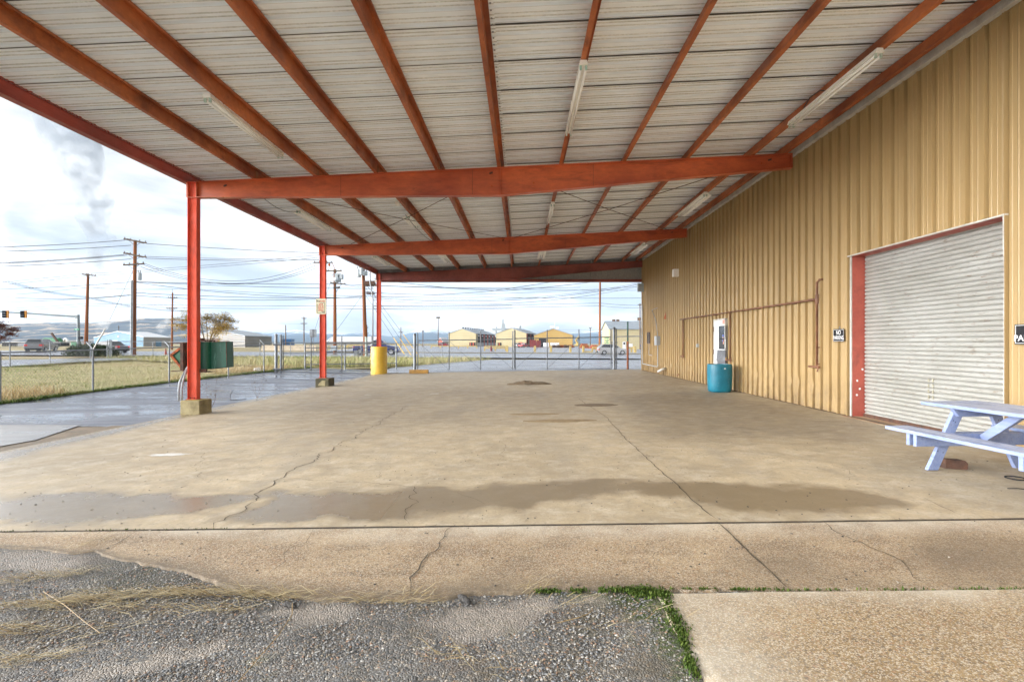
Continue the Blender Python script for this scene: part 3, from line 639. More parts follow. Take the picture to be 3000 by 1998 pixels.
for q in ([(700, 1000), (780, 985), (850, 990)], [(1050, 1060), (1120, 1050), (1180, 1062), (1240, 1055)], [(1700, 1060), (1790, 1050), (1880, 1062)], [(1150, 1010), (1160, 1035), (1140, 1060)], [(860, 1107), (880, 1085), (900, 1070)], [(1000, 1102), (1010, 1085)], [(1350, 1180), (1420, 1190)], [(250, 1080), (330, 1075), (400, 1085)], [(1900, 1060), (1960, 1085), (1950, 1110)], [(1150, 1230), (1180, 1260), (1170, 1290)], [(1520, 1235), (1500, 1280), (1530, 1330)]):
    crack(q, .004, .05, off=.006 if q[0][1] > 1200 else .003)
# expansion joint between slab and apron
mb = MB(); jx = np.arange(-7.7, 6.8, .06)
mb.grid([[(x, 4.304 - .006 * float(vnoise(x, 1, 9, 2)), H(x, 4.3) + .0025) for x in jx], [(x, 4.323 + .010 * float(vnoise(x, 4, 7, 2)), H(x, 4.3) + .0025) for x in jx]])
struct(mb.build('expansion_joint', M['crack']))
# drive beside the slab, its mud edge, the wet pad
gedge = [(-15.2, 4), (-14.6, 10), (-14.25, 14), (-14.25, 17.4), (-13.95, 20.6), (-13.45, 24), (-12.9, 27), (-12.6, 31)]
def gx(y): return float(np.interp(y, [p[1] for p in gedge], [p[0] for p in gedge]))
mb = MB(); mb.grid([[(gx(y) + t * (SX0 - .01 - gx(y)), y, H(gx(y) + t * (SX0 - .01 - gx(y)), y) - .004 - .02 * (t > .97)) for t in np.linspace(0, 1, 14)] for y in np.arange(10.2, 31.3, .6)])
struct(mb.build('driveway', M['asphalt'], smooth=True))
mb = MB(); mb.grid([[(x, y, H(x, y) - .008 + .006 * (float(vnoise(x, y, 2, 2)) - .5)) for x in np.linspace(-15, SX0 - .005, 26)] for y in np.arange(4, 10.35, .3)])
struct(mb.build('mud_strip', M['mud'], smooth=True))
mb = MB(); pa = [Gv(*p) for p in ((-500, 977), (0, 977), (186, 977))]; pb = [Gv(*p) for p in ((-500, 1052), (0, 1026), (80, 1012))]
mb.grid([[tuple(a.lerp(b, t) + Vector((0, 0, .004))) for t in np.linspace(0, 1, 8)] for a, b in ((pa[0], pb[0]), (pa[0].lerp(pa[1], .5), pb[0].lerp(pb[1], .5)), (pa[1], pb[1]), (pa[1].lerp(pa[2], .5), pb[1].lerp(pb[2], .5) + Vector((0, .0, 0))), (pa[2], pb[2]))])
struct(mb.build('wet_pad', M['wet_pad'], smooth=True))
# fenced lot of dry grass
def lot_left(y): return -31 - 7 * sm(28, 47, y)
mb = MB(); mb.grid([[(gx(y) + t * (lot_left(y) - gx(y)), y, H(gx(y) + t * (lot_left(y) - gx(y)), y) + .02 * float(vnoise(gx(y) + t * 20, y, .8, 1))) for t in np.linspace(0, 1, 24)] for y in np.arange(6, 31.1, 1)])
struct(mb.build('grass_lot', M['grass_ground'], smooth=True))
def poly_strip(name, A, B, mat, off=.02, na=2, m=16):
    """loft between two point rows, following the ground"""
    def res(pts):
        pts = [Vector((p[0], p[1], 0)) for p in pts]; L = [0]
        for a, b in zip(pts[:-1], pts[1:]): L.append(L[-1] + (b - a).length)
        return [(np.interp(s, L, [p.x for p in pts]), np.interp(s, L, [p.y for p in pts])) for s in np.linspace(0, L[-1], m)]
    a = res(A); b = res(B); mb = MB()
    mb.grid([[(p[0] + t * (q[0] - p[0]), p[1] + t * (q[1] - p[1]), H(p[0] + t * (q[0] - p[0]), p[1] + t * (q[1] - p[1])) + off) for t in np.linspace(0, 1, na)] for p, q in zip(a, b)])
    return struct(mb.build(name, mat, smooth=True))
# grass between the gates and the road, then the asphalt entrance, the road and the lots beyond
poly_strip('grass_verge', [(-13.0, 31), (-38, 47.2)], [tuple(G(1150, 1076)[:2]), tuple(G(1440, 1053)[:2])], M['grass_ground'], .0, 14, 20)
poly_strip('verge_front', [(-13.0, 31), (-10.5, 31.0)], [tuple(G(1152, 1077)[:2]), tuple(G(1150, 1077.5)[:2])], M['grass_ground'], .01, 4, 4)
poly_strip('entrance_drive', [tuple(G(1100, 1094)[:2]), tuple(G(1152, 1077)[:2]), tuple(G(1290, 1065)[:2]), tuple(G(1440, 1054)[:2])], [(40, 31.3), (40, 36), (40, 44), (40, 53)], M['road'], .012, 20, 24)
poly_strip('road', [(-140, 54.5), (60, 54.5)], [(-140, 79), (60, 79)], M['road'], .02, 14, 60)
poly_strip('road_verge', [(-30, 79.6), (60, 79.6)], [(-30, 84), (60, 84)], M['far_ground'], .07, 3, 20)
poly_strip('kerb_line', [(-140, 79.0), (60, 79.0)], [(-140, 79.7), (60, 79.7)], worn('pale_kerb', (.42, .40, .36), (.34, .32, .28), .5), .13, 2, 40)
poly_strip('parking_lot', [(-34, 84), (80, 84)], [(-70, 290), (160, 290)], M['road'], .04, 12, 30)
poly_strip('side_street', [tuple(G(-200, 1062)[:2]), tuple(G(0, 1056)[:2]), tuple(G(250, 1051)[:2]), tuple(G(420, 1049)[:2])], [tuple(G(-200, 1088)[:2]), tuple(G(0, 1076)[:2]), tuple(G(230, 1061)[:2]), tuple(G(420, 1053)[:2])], M['road'], .03, 8, 24)
# ------------------------------------------------------------------ canopy
RY = [12.1, 19.95, 27.75]; CX = -7.6
def rz(x): return 5.23 + .0473 * (x + 7.63)          # top of rafters = underside of purlins
PD = .225                                             # purlin depth
can = thing('canopy', 'open steel canopy with rusty red frame and white ribbed roof against the tan building', 'canopy', (0, 19, 0))
# roof sheets
M['seam'] = worn('lap_sealant', (.05, .045, .04), (.10, .09, .075), 2)  # dark lap strips: sealant with the seam's shadow put into the colour
M['grime'] = worn('rib_grime', (.53, .525, .49), (.70, .69, .66), 2.5)  # shadow lines of the ribs, painted as darker strips on the sheet
M['clip'] = worn('clip_plate', S(176, 116, 74), S(140, 88, 54), 5)
PR = []
for k in range(3):
    b = k * .3048
    PR += [(b + .0, 0), (b + .07, 0), (b + .082, .012), (b + .10, .012), (b + .112, 0), (b + .15, 0), (b + .162, .012), (b + .18, .012), (b + .192, 0), (b + .215, 0), (b + .222, .055), (b + .275, .055), (b + .282, 0), (b + .291, .0012)]
prof = []; y = 4.3
while y < 28.2:
    prof += [(y, 0), (y + .001, .07), (y + .026, .07), (y + .027, 0)]
    for a, dz in PR[1:]: prof.append((y + a, dz))
    y += .9144
def roof(x0, x1, dz):
    mb = MB(); nx = 9
    mb.grid([[(x, yy, rz(x) + PD + .004 + z + dz) for x in np.linspace(x0, x1, nx)] for yy, z in prof])
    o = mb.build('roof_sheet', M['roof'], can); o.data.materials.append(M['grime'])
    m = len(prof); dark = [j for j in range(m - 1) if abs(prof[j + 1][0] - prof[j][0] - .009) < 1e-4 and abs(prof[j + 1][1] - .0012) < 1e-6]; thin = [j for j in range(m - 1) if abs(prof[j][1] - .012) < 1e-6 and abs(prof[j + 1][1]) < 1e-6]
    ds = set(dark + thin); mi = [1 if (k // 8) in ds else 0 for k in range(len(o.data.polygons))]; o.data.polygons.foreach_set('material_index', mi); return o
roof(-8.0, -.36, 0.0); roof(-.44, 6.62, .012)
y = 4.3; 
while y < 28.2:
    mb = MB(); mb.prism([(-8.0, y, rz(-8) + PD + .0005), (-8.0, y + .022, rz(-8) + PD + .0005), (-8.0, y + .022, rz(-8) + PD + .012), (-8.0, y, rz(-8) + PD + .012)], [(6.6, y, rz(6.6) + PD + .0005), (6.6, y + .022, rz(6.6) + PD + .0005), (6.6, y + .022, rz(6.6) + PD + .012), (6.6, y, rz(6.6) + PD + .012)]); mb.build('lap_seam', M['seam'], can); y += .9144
mb = MB()
for i in range(int(23.5 / .3048)):
    for dy in (.06, .2): mb.blob((-.40, 4.4 + i * .3048 + dy, rz(-.4) + PD + .0), (.014, .014, .012), 6, 4, 0)
stuff(mb.build('screw_row', M['galv'], can))
# purlins: Z sections
def zsec(x, wd=.07, h=PD - .006, t=.006, flip=1):
    z = rz(x)
    return [(x - flip*wd, z + .03), (x - flip*wd, z), (x, z), (x, z + h - t), (x + flip*wd, z + h - t), (x + flip*wd, z + h - .03), (x + flip*wd + flip*t, z + h - .03), (x + flip*wd + flip*t, z + h), (x - flip*t, z + h), (x - flip*t, z + t), (x - flip*wd + flip*t, z + t), (x - flip*wd + flip*t, z + .03)]
PX = [-6.15, -4.74, -3.34, -1.93, -.50, .93, 2.40, 3.86, 5.36]
for px in PX:
    s = zsec(px); mb = MB(); mb.prism([(a, 4.32, b) for a, b in s], [(a, 28.15, b) for a, b in s])
    pu = mb.build('purlin', M['purlin'], can)
    c = MB()
    for ry in RY[:2]: c.box(px + .004, px + .012, ry - .05, ry + .05, rz(px) - .0, rz(px) + PD * .8)
    c.build('clip', M['clip'], pu)
s = zsec(6.12, .075); mb = MB(); mb.prism([(a, 4.32, b) for a, b in s], [(a, 28.15, b) for a, b in s]); mb.build('purlin', M['purlin'], can, label='purlin hard against the wall')
# eave strut: C section, open side inwards
x = -7.86; z0 = rz(-7.7) + .02; z1 = z0 + PD + .03
ev = [(x, z0), (x + .14, z0), (x + .14, z0 + .03), (x + .134, z0 + .03), (x + .134, z0 + .006), (x + .006, z0 + .006), (x + .006, z1 - .006), (x + .134, z1 - .006), (x + .134, z1 - .03), (x + .14, z1 - .03), (x + .14, z1), (x, z1)]
mb = MB(); mb.prism([(a, 4.32, b - .03) for a, b in ev], [(a, 28.1, b - .03) for a, b in ev]); mb.box(-7.74, -7.734, 4.32, 28.1, z0 - .03, z0 + .19); mb.build('eave_beam', M['eave'], can)
mb = MB(); mb.box(-8.02, -7.875, 4.3, 28.1, z1 - .10, z1 - .095); mb.build('drip_edge', M['white_trim'], can)
# rafters: tapered I beams
def zb(x):
    return 4.87 + (0.05 * (x + 7.6) / 7.1 if x < -.5 else .05 + (x + .5) * .0948)
def rafter(ry, name, mat, x1, zbf=zb):
    xs = [-7.5, -4.6, -2.4, -.5, .9, 2.6, 4.2, x1]
    web = MB(); web.prism([(x, ry - .005, rz(x) - .012) for x in xs] + [(x, ry - .005, zbf(x) + .012) for x in xs[::-1]], [(x, ry + .005, rz(x) - .012) for x in xs] + [(x, ry + .005, zbf(x) + .012) for x in xs[::-1]])
    r = web.build('rafter', mat, can)
    f = MB(); g = MB()
    for a, b in zip(xs[:-1], xs[1:]):
        f.prism([(a, ry - .085, rz(a) - .012), (a, ry + .085, rz(a) - .012), (a, ry + .085, rz(a) - .001), (a, ry - .085, rz(a) - .001)], [(b, ry - .085, rz(b) - .012), (b, ry + .085, rz(b) - .012), (b, ry + .085, rz(b) - .001), (b, ry - .085, rz(b) - .001)])
        g.prism([(a, ry - .085, zbf(a)), (a, ry + .085, zbf(a)), (a, ry + .085, zbf(a) + .012), (a, ry - .085, zbf(a) + .012)], [(b, ry - .085, zbf(b)), (b, ry + .085, zbf(b)), (b, ry + .085, zbf(b) + .012), (b, ry - .085, zbf(b) + .012)])
    f.build('flange', mat, r); g.build('flange', mat, r)
    k = MB(); k.box(-.505, -.495, ry - .088, ry - .006, zbf(-.5) + .012, rz(-.5) + .09); k.box(-.505, -.495, ry + .006, ry + .083, zbf(-.5) + .012, rz(-.5) - .012); k.build('stiffener', mat, r)
    k = MB(); k.box(-7.70, -7.512, ry - .006, ry + .006, 4.874, rz(-7.7) - .012); k.box(-7.73, -7.50, ry - .085, ry + .085, rz(-7.7) - .012, rz(-7.7)); k.build('knee_panel', M['column'], r)
    k = MB(); k.box(-7.72, -7.50, ry - .09, ry + .09, 4.862, 4.874); k.box(-7.73, -7.70, ry - .085, ry + .085, 4.874, rz(-7.7)); k.box(-7.512, -7.50, ry - .085, ry + .085, 4.874, rz(-7.6)); k.box(x1, x1 + .012, ry - .09, ry + .09, zbf(x1) - .01, rz(x1)); k.build('end_plate', mat, r)
    k = MB()
    for sx in (-4.2, -1.15, 1.65): k.box(sx, sx + .006, ry - .0095, ry - .0055, zbf(sx) + .012, rz(sx) - .012)
    for sx in (-6.9, -.75, 5.7): k.bar((sx, ry - .012, rz(sx) - .12), (sx + .07, ry - .04, rz(sx) - .10), .03, .03)
    k.build('weld_seam', M['rust_brown'], r); return r
rafter(RY[0], 'rafter', M['rafter'], 6.22); rafter(RY[1], 'rafter', M['rafter'], 6.28); rafter(RY[2], 'rafter', M['steel_red_dark'], 6.38)
# columns: wide-flange sections, web towards the camera
for i, cy in enumerate(RY):
    zb0 = (.215, .20, 0.02)[i]; y0 = cy - .09; y1 = cy + .06; z1 = 4.862
    mb = MB(); mb.box(-7.69, -7.50, cy - .035, cy - .025, zb0 + .012, z1); mb.box(-7.70, -7.69, y0, y1, zb0 + .012, z1); mb.box(-7.50, -7.49, y0, y1, zb0 + .012, z1)
    c = mb.build('column', M['column'], can)
    b = MB(); b.box(-7.72, -7.47, cy - .11, cy + .08, zb0, zb0 + .012); b.build('base_plate', M['column'], c)
    b = MB()
    for bx in (-7.64, -7.55): b.tube([(bx, cy - .07, zb0 + .012), (bx, cy - .07, zb0 + .05)], .012, 6)
    b.build('anchor_bolt', M['rust_brown'], c)
# end gable over the last rafter and the straight header under it
def rib_profile(a0, a1, step=.3048, h=.03):
    o = []; a = a0
    while a < a1 - 1e-6:
        o += [(a, 0), (a + .07, 0), (a + .075, .006), (a + .085, .006), (a + .09, 0), (a + .155, 0), (a + .16, .006), (a + .17, .006), (a + .175, 0), (a + .235, 0), (a + .253, h), (a + .280, h), (a + .298, 0)]; a += step
    return [(min(q, a1), d) for q, d in o] + [(a1, 0)]
mb = MB(); rp = rib_profile(-7.85, 6.45)
mb.grid([[(x, 28.0 - d, 4.92) for x, d in rp], [(x, 28.0 - d, rz(x) + PD) for x, d in rp]]); mb.build('gable_panel', worn('grey_gable_sheet', (.36, .36, .35), (.28, .28, .27), 1), can)
mb = MB(); mb.box(-7.5, 6.4, 27.86, 27.99, 4.80, 4.86); mb.box(-7.5, 6.4, 27.86, 27.87, 4.86, 4.94); mb.build('header_beam', M['steel_red_dark'], can)
mb = MB(); mb.box(-7.9, 6.45, 28.03, 28.045, 4.79, 4.93); mb.build('drip_flashing', M['white_trim'], can)
# cross bracing rods of the second bay
def rod(a, b): m = MB(); m.tube([a, Vector(a).lerp(Vector(b), .5) - Vector((0, 0, .04)), b], .009, 6); m.build('brace_rod', M['rust_brown'], can)
zr_ = lambda x: rz(x) - .06
rod((-6.6, 12.2, zr_(-6.6)), (-.65, 19.8, zr_(-.65))); rod((-.6, 12.2, zr_(-.6)), (-6.6, 19.8, zr_(-6.6)))
rod((-.3, 12.2, zr_(-.3)), (5.6, 19.8, zr_(5.6))); rod((5.7, 12.2, zr_(5.7)), (-.3, 19.8, zr_(-.3)))
# light trim along the wall top
mb = MB(); mb.box(6.34, 6.352, 4.3, 27.6, rz(6.3) + .02, rz(6.3) + .17); mb.box(6.352, 6.43, 4.3, 27.6, rz(6.3) + .02, rz(6.3) + .03); mb.build('wall_trim', M['white_trim'], can)
# conduit down the last column
mb = MB(); mb.tube([(-7.95, 27.3, 5.3), (-7.95, 27.3, 4.75), (-7.85, 27.3, 4.2), (-7.80, 27.3, 3.9), (-7.80, 27.3, 1.6), (-7.84, 27.3, 1.45), (-7.95, 27.3, 1.40)], .035, 8)
tag(mb.build('conduit', M['conduit'], smooth=True), 'grey conduit bent down beside the red column in the yellow guard', 'conduit')
mb = MB()
for dx in (0, .07): mb.tube([(-7.86 + dx, 11.95, .19), (-7.86 + dx, 11.95, .45), (-7.85 + dx, 11.97, .62), (-7.79 + dx * .5, 12.05, .85), (-7.72, 12.1, 1.0), (-7.71, 12.12, 1.4)], .022, 8)
tag(mb.build('conduit', M['conduit'], smooth=True), 'pair of bent grey conduits rising from the concrete pier at the nearest column', 'conduit')
# piers
mb = MB(); mb.box(-7.70, -7.27, 11.76, 12.24, -.11, .215)
pr = thing('concrete_pier', 'pale concrete pier block with mossy top under the nearest red column', 'pier', (-7.48, 12.0, -.1))
mb.build('block', M['concrete_block'], pr, bevel=.012)
mb = MB(); mb.box(-7.68, -7.29, 11.78, 12.22, .2155, .2185); mb.build('moss_top', M['block_moss'], pr)
pr = thing('concrete_pier', 'dark concrete pier block with a pale chipped face under the column with the sign', 'pier', (-7.48, 19.8, -.1))
mb = MB(); mb.box(-7.72, -7.22, 19.5, 20.1, -.11, .20); mb.build('block', M['block_dark'], pr, bevel=.012)
mb = MB(); mb.prism([(-7.62, 19.4975, -.06), (-7.36, 19.4975, -.08), (-7.34, 19.4975, .12), (-7.46, 19.4975, .13), (-7.58, 19.4975, .02)], [(-7.62, 19.493, -.06), (-7.36, 19.493, -.08), (-7.34, 19.493, .12), (-7.46, 19.493, .13), (-7.58, 19.493, .02)]); mb.build('chipped_face', M['tarp_patch'], pr)
# yellow guard round the last column
yg = thing('column_guard', 'round yellow painted steel guard around the farthest red column', 'bollard', (-7.58, 27.7, -.1))
mb = MB(); mb.lathe((-7.58, 27.7, -.11), [(.42, 0), (.42, 1.44), (.41, 1.455), (.395, 1.455), (.395, 1.38)], 40); mb.build('shell', M['yellow'], yg, ang=40)
mb = MB(); mb.lathe((-7.58, 27.7, -.11), [(.394, 1.40), (.2, 1.41), (.001, 1.41)], 40); mb.build('fill', M['concrete_block'], yg)
# ------------------------------------------------------------------ fluorescent strips
def lamp(px, y0, length, label, kind='twin', yaw=0.0, hood=False):
    x = px - .115 if px < 4 else px - .11; z = rz(px) - .01
    if abs(px - .93) < .1: x = px - .03; z = rz(px) - .004
    t = thing('fluorescent_lamp', label, 'light fixture', (x, y0, z), yaw, 'fluorescent strips under the canopy roof')
    mb = MB(); mb.prism([(x + a, y0, z + b) for a, b in ((-.045, 0), (.045, 0), (.068, -.07), (-.068, -.07))], [(x + a, y0 + length, z + b) for a, b in ((-.045, 0), (.045, 0), (.068, -.07), (-.068, -.07))]); mb.build('housing', M['fixture'], t)
    if hood:
        mb = MB()
        for s in (-1, 1): mb.prism([(x + s*.05, y0, z - .05), (x + s*.17, y0, z - .11), (x + s*.17, y0, z - .105), (x + s*.05, y0, z - .045)], [(x + s*.05, y0 + length, z - .05), (x + s*.17, y0 + length, z - .11), (x + s*.17, y0 + length, z - .105), (x + s*.05, y0 + length, z - .045)])
        mb.build('reflector', M['fixture'], t)
    if kind != 'bare':
        for s in (-1, 1):
            mb = MB(); mb.tube([(x + s * .040, y0 + .05, z - .100), (x + s * .040, y0 + length - .05, z - .100)], .020, 10); mb.build('tube', M['tube'], t, smooth=True)
    for yy in (y0 + .02, y0 + length - .06):
        mb = MB()
        for s in (-1, 1): mb.box(x + s*.040 - .015, x + s*.040 + .015, yy, yy + .03, z - .130, z - .068)
        mb.build('socket', worn('socket', (.30, .46, .40), (.5, .55, .5), 9) if 'socket' not in M else M['socket'], t)
    return t
M['socket'] = worn('lamp_socket', (.30, .50, .42), (.55, .60, .55), 9)
lamp(PX[1], 8.03, 2.5, 'twin tube strip light on the left purlins, in front of the nearest rafter')
lamp(PX[5], 7.6, 2.5, 'twin tube strip light under the middle purlin, in front of the nearest rafter')
lamp(PX[8], 7.65, 2.55, 'long twin tube strip light high above the roller door')
lamp(PX[0], 14.6, 2.4, 'hooded strip light on the leftmost purlin between the first and second rafters', hood=True)
t = lamp(PX[5], 15.2, 2.4, 'twin tube strip light under the middle purlin between the first and second rafters')
lamp(PX[8], 14.9, 2.5, 'hooded strip light beside the wall between the first and second rafters', hood=True)
lamp(PX[2], 15.8, 1.35, 'broken drooping strip light with no tubes, next to the crossing brace rods', 'bare', R(3), True)
lamp(PX[0], 22.2, 2.4, 'hooded strip light on the leftmost purlin between the last two rafters', hood=True)
lamp(PX[2], 22.2, 2.4, 'hooded strip light left of centre between the last two rafters', hood=True)
lamp(PX[5], 22.6, 2.4, 'small strip light under the middle purlin between the last two rafters', hood=True)
lamp(PX[8], 22.4, 2.5, 'far strip light beside the wall just before the last rafter', hood=True)
mb = MB(); mb.box(PX[2] - .16, PX[2] - .06, 14.4, 14.56, rz(PX[2]) - .09, rz(PX[2]) - .0); tag(mb.build('junction_box', M['fixture']), 'small pale junction box on a purlin above the broken strip light', 'junction box')
def cable(name, pts, label, r=.008, mat='wire', cat='cable', group=None):
    mb = MB(); mb.tube(pts, r, 5); return tag(mb.build(name, M[mat]), label, cat, group)
def sag(a, b, s, n=12):
    a = Vector(a); b = Vector(b); return [a.lerp(b, i / n) - Vector((0, 0, 4 * s * (i / n) * (1 - i / n))) for i in range(n + 1)]
cable('cable', sag((-6.3, 12.2, rz(-6.3) - .12), (-6.25, 14.7, rz(-6.2) - .07), .22), 'black cable drooping from the first rafter to the leftmost hooded strip light')
cable('cable', sag((-3.5, 15.7, rz(-3.5) - .05), (-3.3, 19.8, rz(-3.4) - .1), .12), 'thin dark cable trailing past the broken strip light to the second rafter')
cable('cable', sag((-7.4, 24.5, rz(-7.4) - .1), (6.2, 25.4, rz(6.2) - .2), .28, 24), 'thin black cable slung across the canopy between the last two rafters', .007)
cable('cable', [(PX[8] - .05, 9.0, rz(5.3) - .0), (PX[8] - .10, 9.2, rz(5.3) + .12), (PX[8] - .12, 9.5, rz(5.3) + .13), (PX[8] - .14, 9.65, rz(5.3) + .03), (PX[8] - .12, 9.75, rz(5.3) - .03)], 'curled grey cable loop on top of the long strip light above the roller door', .01)
# ------------------------------------------------------------------ the tan metal building
WX = 6.45
DY0, DY1, DZ = 6.97, 10.2, 3.2
bl = thing('metal_building', 'long tan ribbed metal building with a white roller door along the right side', 'building', (6.45, 15, 0))
def wall_seg(y0, y1, z0, z1, dents=False):
    k0 = math.floor(y0 / .3048); pr = []; a = k0 * .3048
    while a < y1:
        for q, d in ((0, 0), (.06, 0), (.068, .005), (.080, .005), (.088, 0), (.15, 0), (.158, .005), (.170, .005), (.178, 0), (.201, 0), (.2015, -.045), (.219, -.045), (.2195, 0), (.222, 0), (.225, .045), (.262, .045), (.288, 0)):
            if y0 < a + q < y1: pr.append((a + q, d))
        a += .3048
    pr = [(y0, 0)] + pr + [(y1, 0)]
    if dents: zs = [z0] + [z for z in (.20, .28, .36, .44, .52, .58, .64, .70, .76, .84, .95, 1.1, 1.6, 2.4, 3.2, 4.2, 5.2) if z0 < z < z1] + [z1]
    else: zs = [z0, (z0 + z1) / 2, z1]
    rows = []
    for z in zs:
        r = []
        for y, d in pr:
            x = WX - d
            if dents and z < 1.2:
                kk = int(math.floor(y / .3048)); rr = random.Random(kk * 17 + 3); zc = rr.uniform(.45, .85); am = rr.uniform(-.3, 1.0)
                if am > .15: x += d * am * .75 * math.exp(-((z - zc) / .10) ** 2) + .018 * am * math.exp(-((z - zc + .1) / .2) ** 2) * math.sin(y * 9)
                x += .012 * (float(vnoise(y, z, 2.2, 5)) - .5)
            r.append((x + .006 * (float(vnoise(y, z, .7, 2)) - .5), y, z))
        rows.append(r)
    mb = MB(); mb.grid(rows); return mb.build('wall_panel', M['wall'], bl)
wall_seg(2.0, DY0 - .03, .04, rz(WX) + .30)
wall_seg(DY0 - .03, DY1 + .03, DZ + .03, rz(WX) + .30)
wall_seg(DY1 + .03, 27.9, .06, rz(WX) + .30, True)
mb = MB(); mb.box(6.456, 6.48, 2, DY0 - .03, -.02, .12); mb.box(6.456, 6.48, DY1 + .03, 27.9, -.02, .12); mb.build('base_angle', M['rust_brown'], bl)
mb = MB(); mb.box(6.40, 6.47, 27.88, 27.95, -.0, 6.3); mb.build('corner_trim', worn('tan_trim', S(176, 150, 108), S(150, 126, 90), 2), bl)
mb = MB(); mb.box(6.47, 26, 27.90, 27.94, -.1, 6.4); mb.box(25.9, 26, 2, 27.9, -.1, 6.4); mb.prism([(6.3, 2, 6.42), (6.3, 27.95, 6.42), (26, 27.95, 7.4), (26, 2, 7.4)], [(6.3, 2, 6.46), (6.3, 27.95, 6.46), (26, 27.95, 7.44), (26, 2, 7.44)]); mb.build('rear_shell', M['siding_pale'], bl)
# roller door in its recess
dr = MB(); n = 43; rows = []
zs = []; z = .10
while z < 3.27:
    for q in range(8):
        zs.append((z + .075 * q / 8, (.034 if q == 0 else .014 - .019 * math.sin(math.pi * q / 8))))
    z += .075
ysd = np.linspace(DY0 + .02, DY1 - .02, 14)
for zz_, d in zs: rows.append([(6.69 + d + .01 * (float(vnoise(yy, zz_, 1.2, 5)) - .5), yy, zz_) for yy in ysd])
dr.grid(rows); door = dr.build('roller_door', M['curtain'], bl, ang=50, label='white corrugated steel roller door')
b = MB(); b.box(6.66, 6.73, DY0 + .02, DY1 - .02, .075, .145); b.build('bottom_bar', M['rust_brown'], door)
b = MB()
for yy in (8.47, 8.56):
    for k in range(4): b.box(6.672, 6.688, yy, yy + .02, .60 + k * .09, .66 + k * .09)
b.build('worn_mark', worn('worn_mark', S(150, 146, 126), S(172, 168, 150), 20), door)
mb = MB(); mb.box(6.452, 6.74, DY1, DY1 + .02, .07, DZ + .03); mb.box(6.452, 6.74, DY0 - .02, DY0, .05, DZ + .03); mb.build('door_jamb', M['jamb'], bl)
mb = MB(); mb.box(6.452, 6.74, DY0, DY1, DZ, DZ + .02); mb.build('door_head', M['jamb'], bl)
mb = MB()
mb.box(6.43, 6.452, DY1 - .004, DY1 + .035, .07, DZ + .0); mb.box(6.41, 6.452, DY0 - .05, DY1 + .09, DZ + .004, DZ + .026)
tpts = [(DY0 - .02 + .03 * (float(vnoise(z, 4, 2.1, 3)) - .5), z) for z in np.linspace(.06, DZ, 24)]
for (ya, za), (yb, zb_) in zip(tpts[:-1], tpts[1:]): mb.bar((6.435, ya, za), (6.435, yb, zb_ + .004), .02, .03, (1, 0, 0))
mb.build('door_trim', M['white_trim'], bl)
b = MB()
for zc in (.78, 1.0, .62, .50): b.blob((6.58 + .08 * random.uniform(-1, 1), DY1 - .003, zc), (.022, .003, .022), 8, 5, .2)
b.build('paint_chip', M['white'], bl)
mb = MB(); mb.box(6.30, 6.72, DY0, DY1 + .1, .078, .086); mb.build('threshold', worn('rusty_threshold', S(150, 106, 80), S(172, 150, 118), 4, fine=.3), bl)
mb = MB(); mb.box(6.74, 6.78, 6.5, 10.7, -.1, 3.6); mb.build('door_backing', M['dark'], bl)
# dirt line at the wall foot
mb = MB(); yy = np.arange(2, 27.8, .12)
mb.grid([[(6.47, y, SL * 6.45 + .004) for y in yy], [(6.40 - .10 * float(vnoise(y, 1, 1.5, 5)), y, SL * 6.42 + .0035) for y in yy]]); struct(mb.build('dirt_edge', M['soil']))
# side door
sd = MB(); y0, y1, zt = 16.36, 17.38, 2.28
sd.box(6.385, 6.41, y0 + .05, y1 - .05, .10, zt - .03); sdo = sd.build('side_door', M['white_door'], bl, label='white steel side door with a dusty glass pane and grey flap')
b = MB(); b.box(6.37, 6.46, y0, y0 + .05, .09, zt); b.box(6.37, 6.46, y1 - .05, y1, .09, zt); b.box(6.37, 6.46, y0, y1, zt - .03, zt + .02); b.build('frame', M['white_trim'], sdo)
def wy(px): return F * 6.385 / (px - U0)
def wzz(px, py): return CZ + (V0 - py) / F * wy(px)
# glass pane: 310..440 of the zoom -> px 2107..2127
gy0, gy1 = wy(2127.3), wy(2107.6); gz1, gz0 = wzz(2117, 955), wzz(2117, 1023)
b = MB(); b.box(6.380, 6.385, gy0, gy1, gz0, gz1); b.build('pane', M['glass'], sdo)
b = MB(); b.box(6.374, 6.380, gy0 - .02, gy0, gz0, gz1); b.box(6.374, 6.380, gy1, gy1 + .02, gz0, gz1); b.box(6.374, 6.380, gy0, gy1, gz1 - .42, gz1 - .39); b.build('pane_bar', M['black'], sdo)
for (za, zb_, ya, yb, mt) in ((gz1 - .50, gz1 - .28, .32, .52, 'sticker_blue'), (gz0 + .02, gz0 + .36, .02, .18, 'sticker_pale'), (gz0 + .16, gz0 + .34, .30, .42, 'sticker_pink'), (gz1 + .06, gz1 + .18, .22, .50, 'sticker_pink')):
    b = MB(); b.box(6.377, 6.3795 if zb_ < gz1 else 6.3845, gy0 + ya * (gy1 - gy0), gy0 + yb * (gy1 - gy0), za, zb_); b.build('sticker', M[mt], sdo)
b = MB(); b.blob((6.378, gy0 + .42 * (gy1 - gy0), gz1 - .37), (.003, .035, .035), 10, 5, 0); b.build('sticker', M['yellow'], sdo)
b = MB(); fz1, fz0 = gz0 - .03, gz0 - .48
b.box(6.345, 6.385, gy0 - .02, gy1 + .08, fz0, fz1); b.prism([(6.345, gy0 - .0, fz0 + .10), (6.345, gy1 + .04, fz0 + .10), (6.345, gy1 + .04, fz1 - .06), (6.345, gy0 + .05, fz1 - .06)], [(6.29, gy0 + .12, fz0 + .08), (6.30, gy1 + .04, fz0 + .10), (6.33, gy1 + .04, fz1 - .06), (6.335, gy0 + .05, fz1 - .06)])
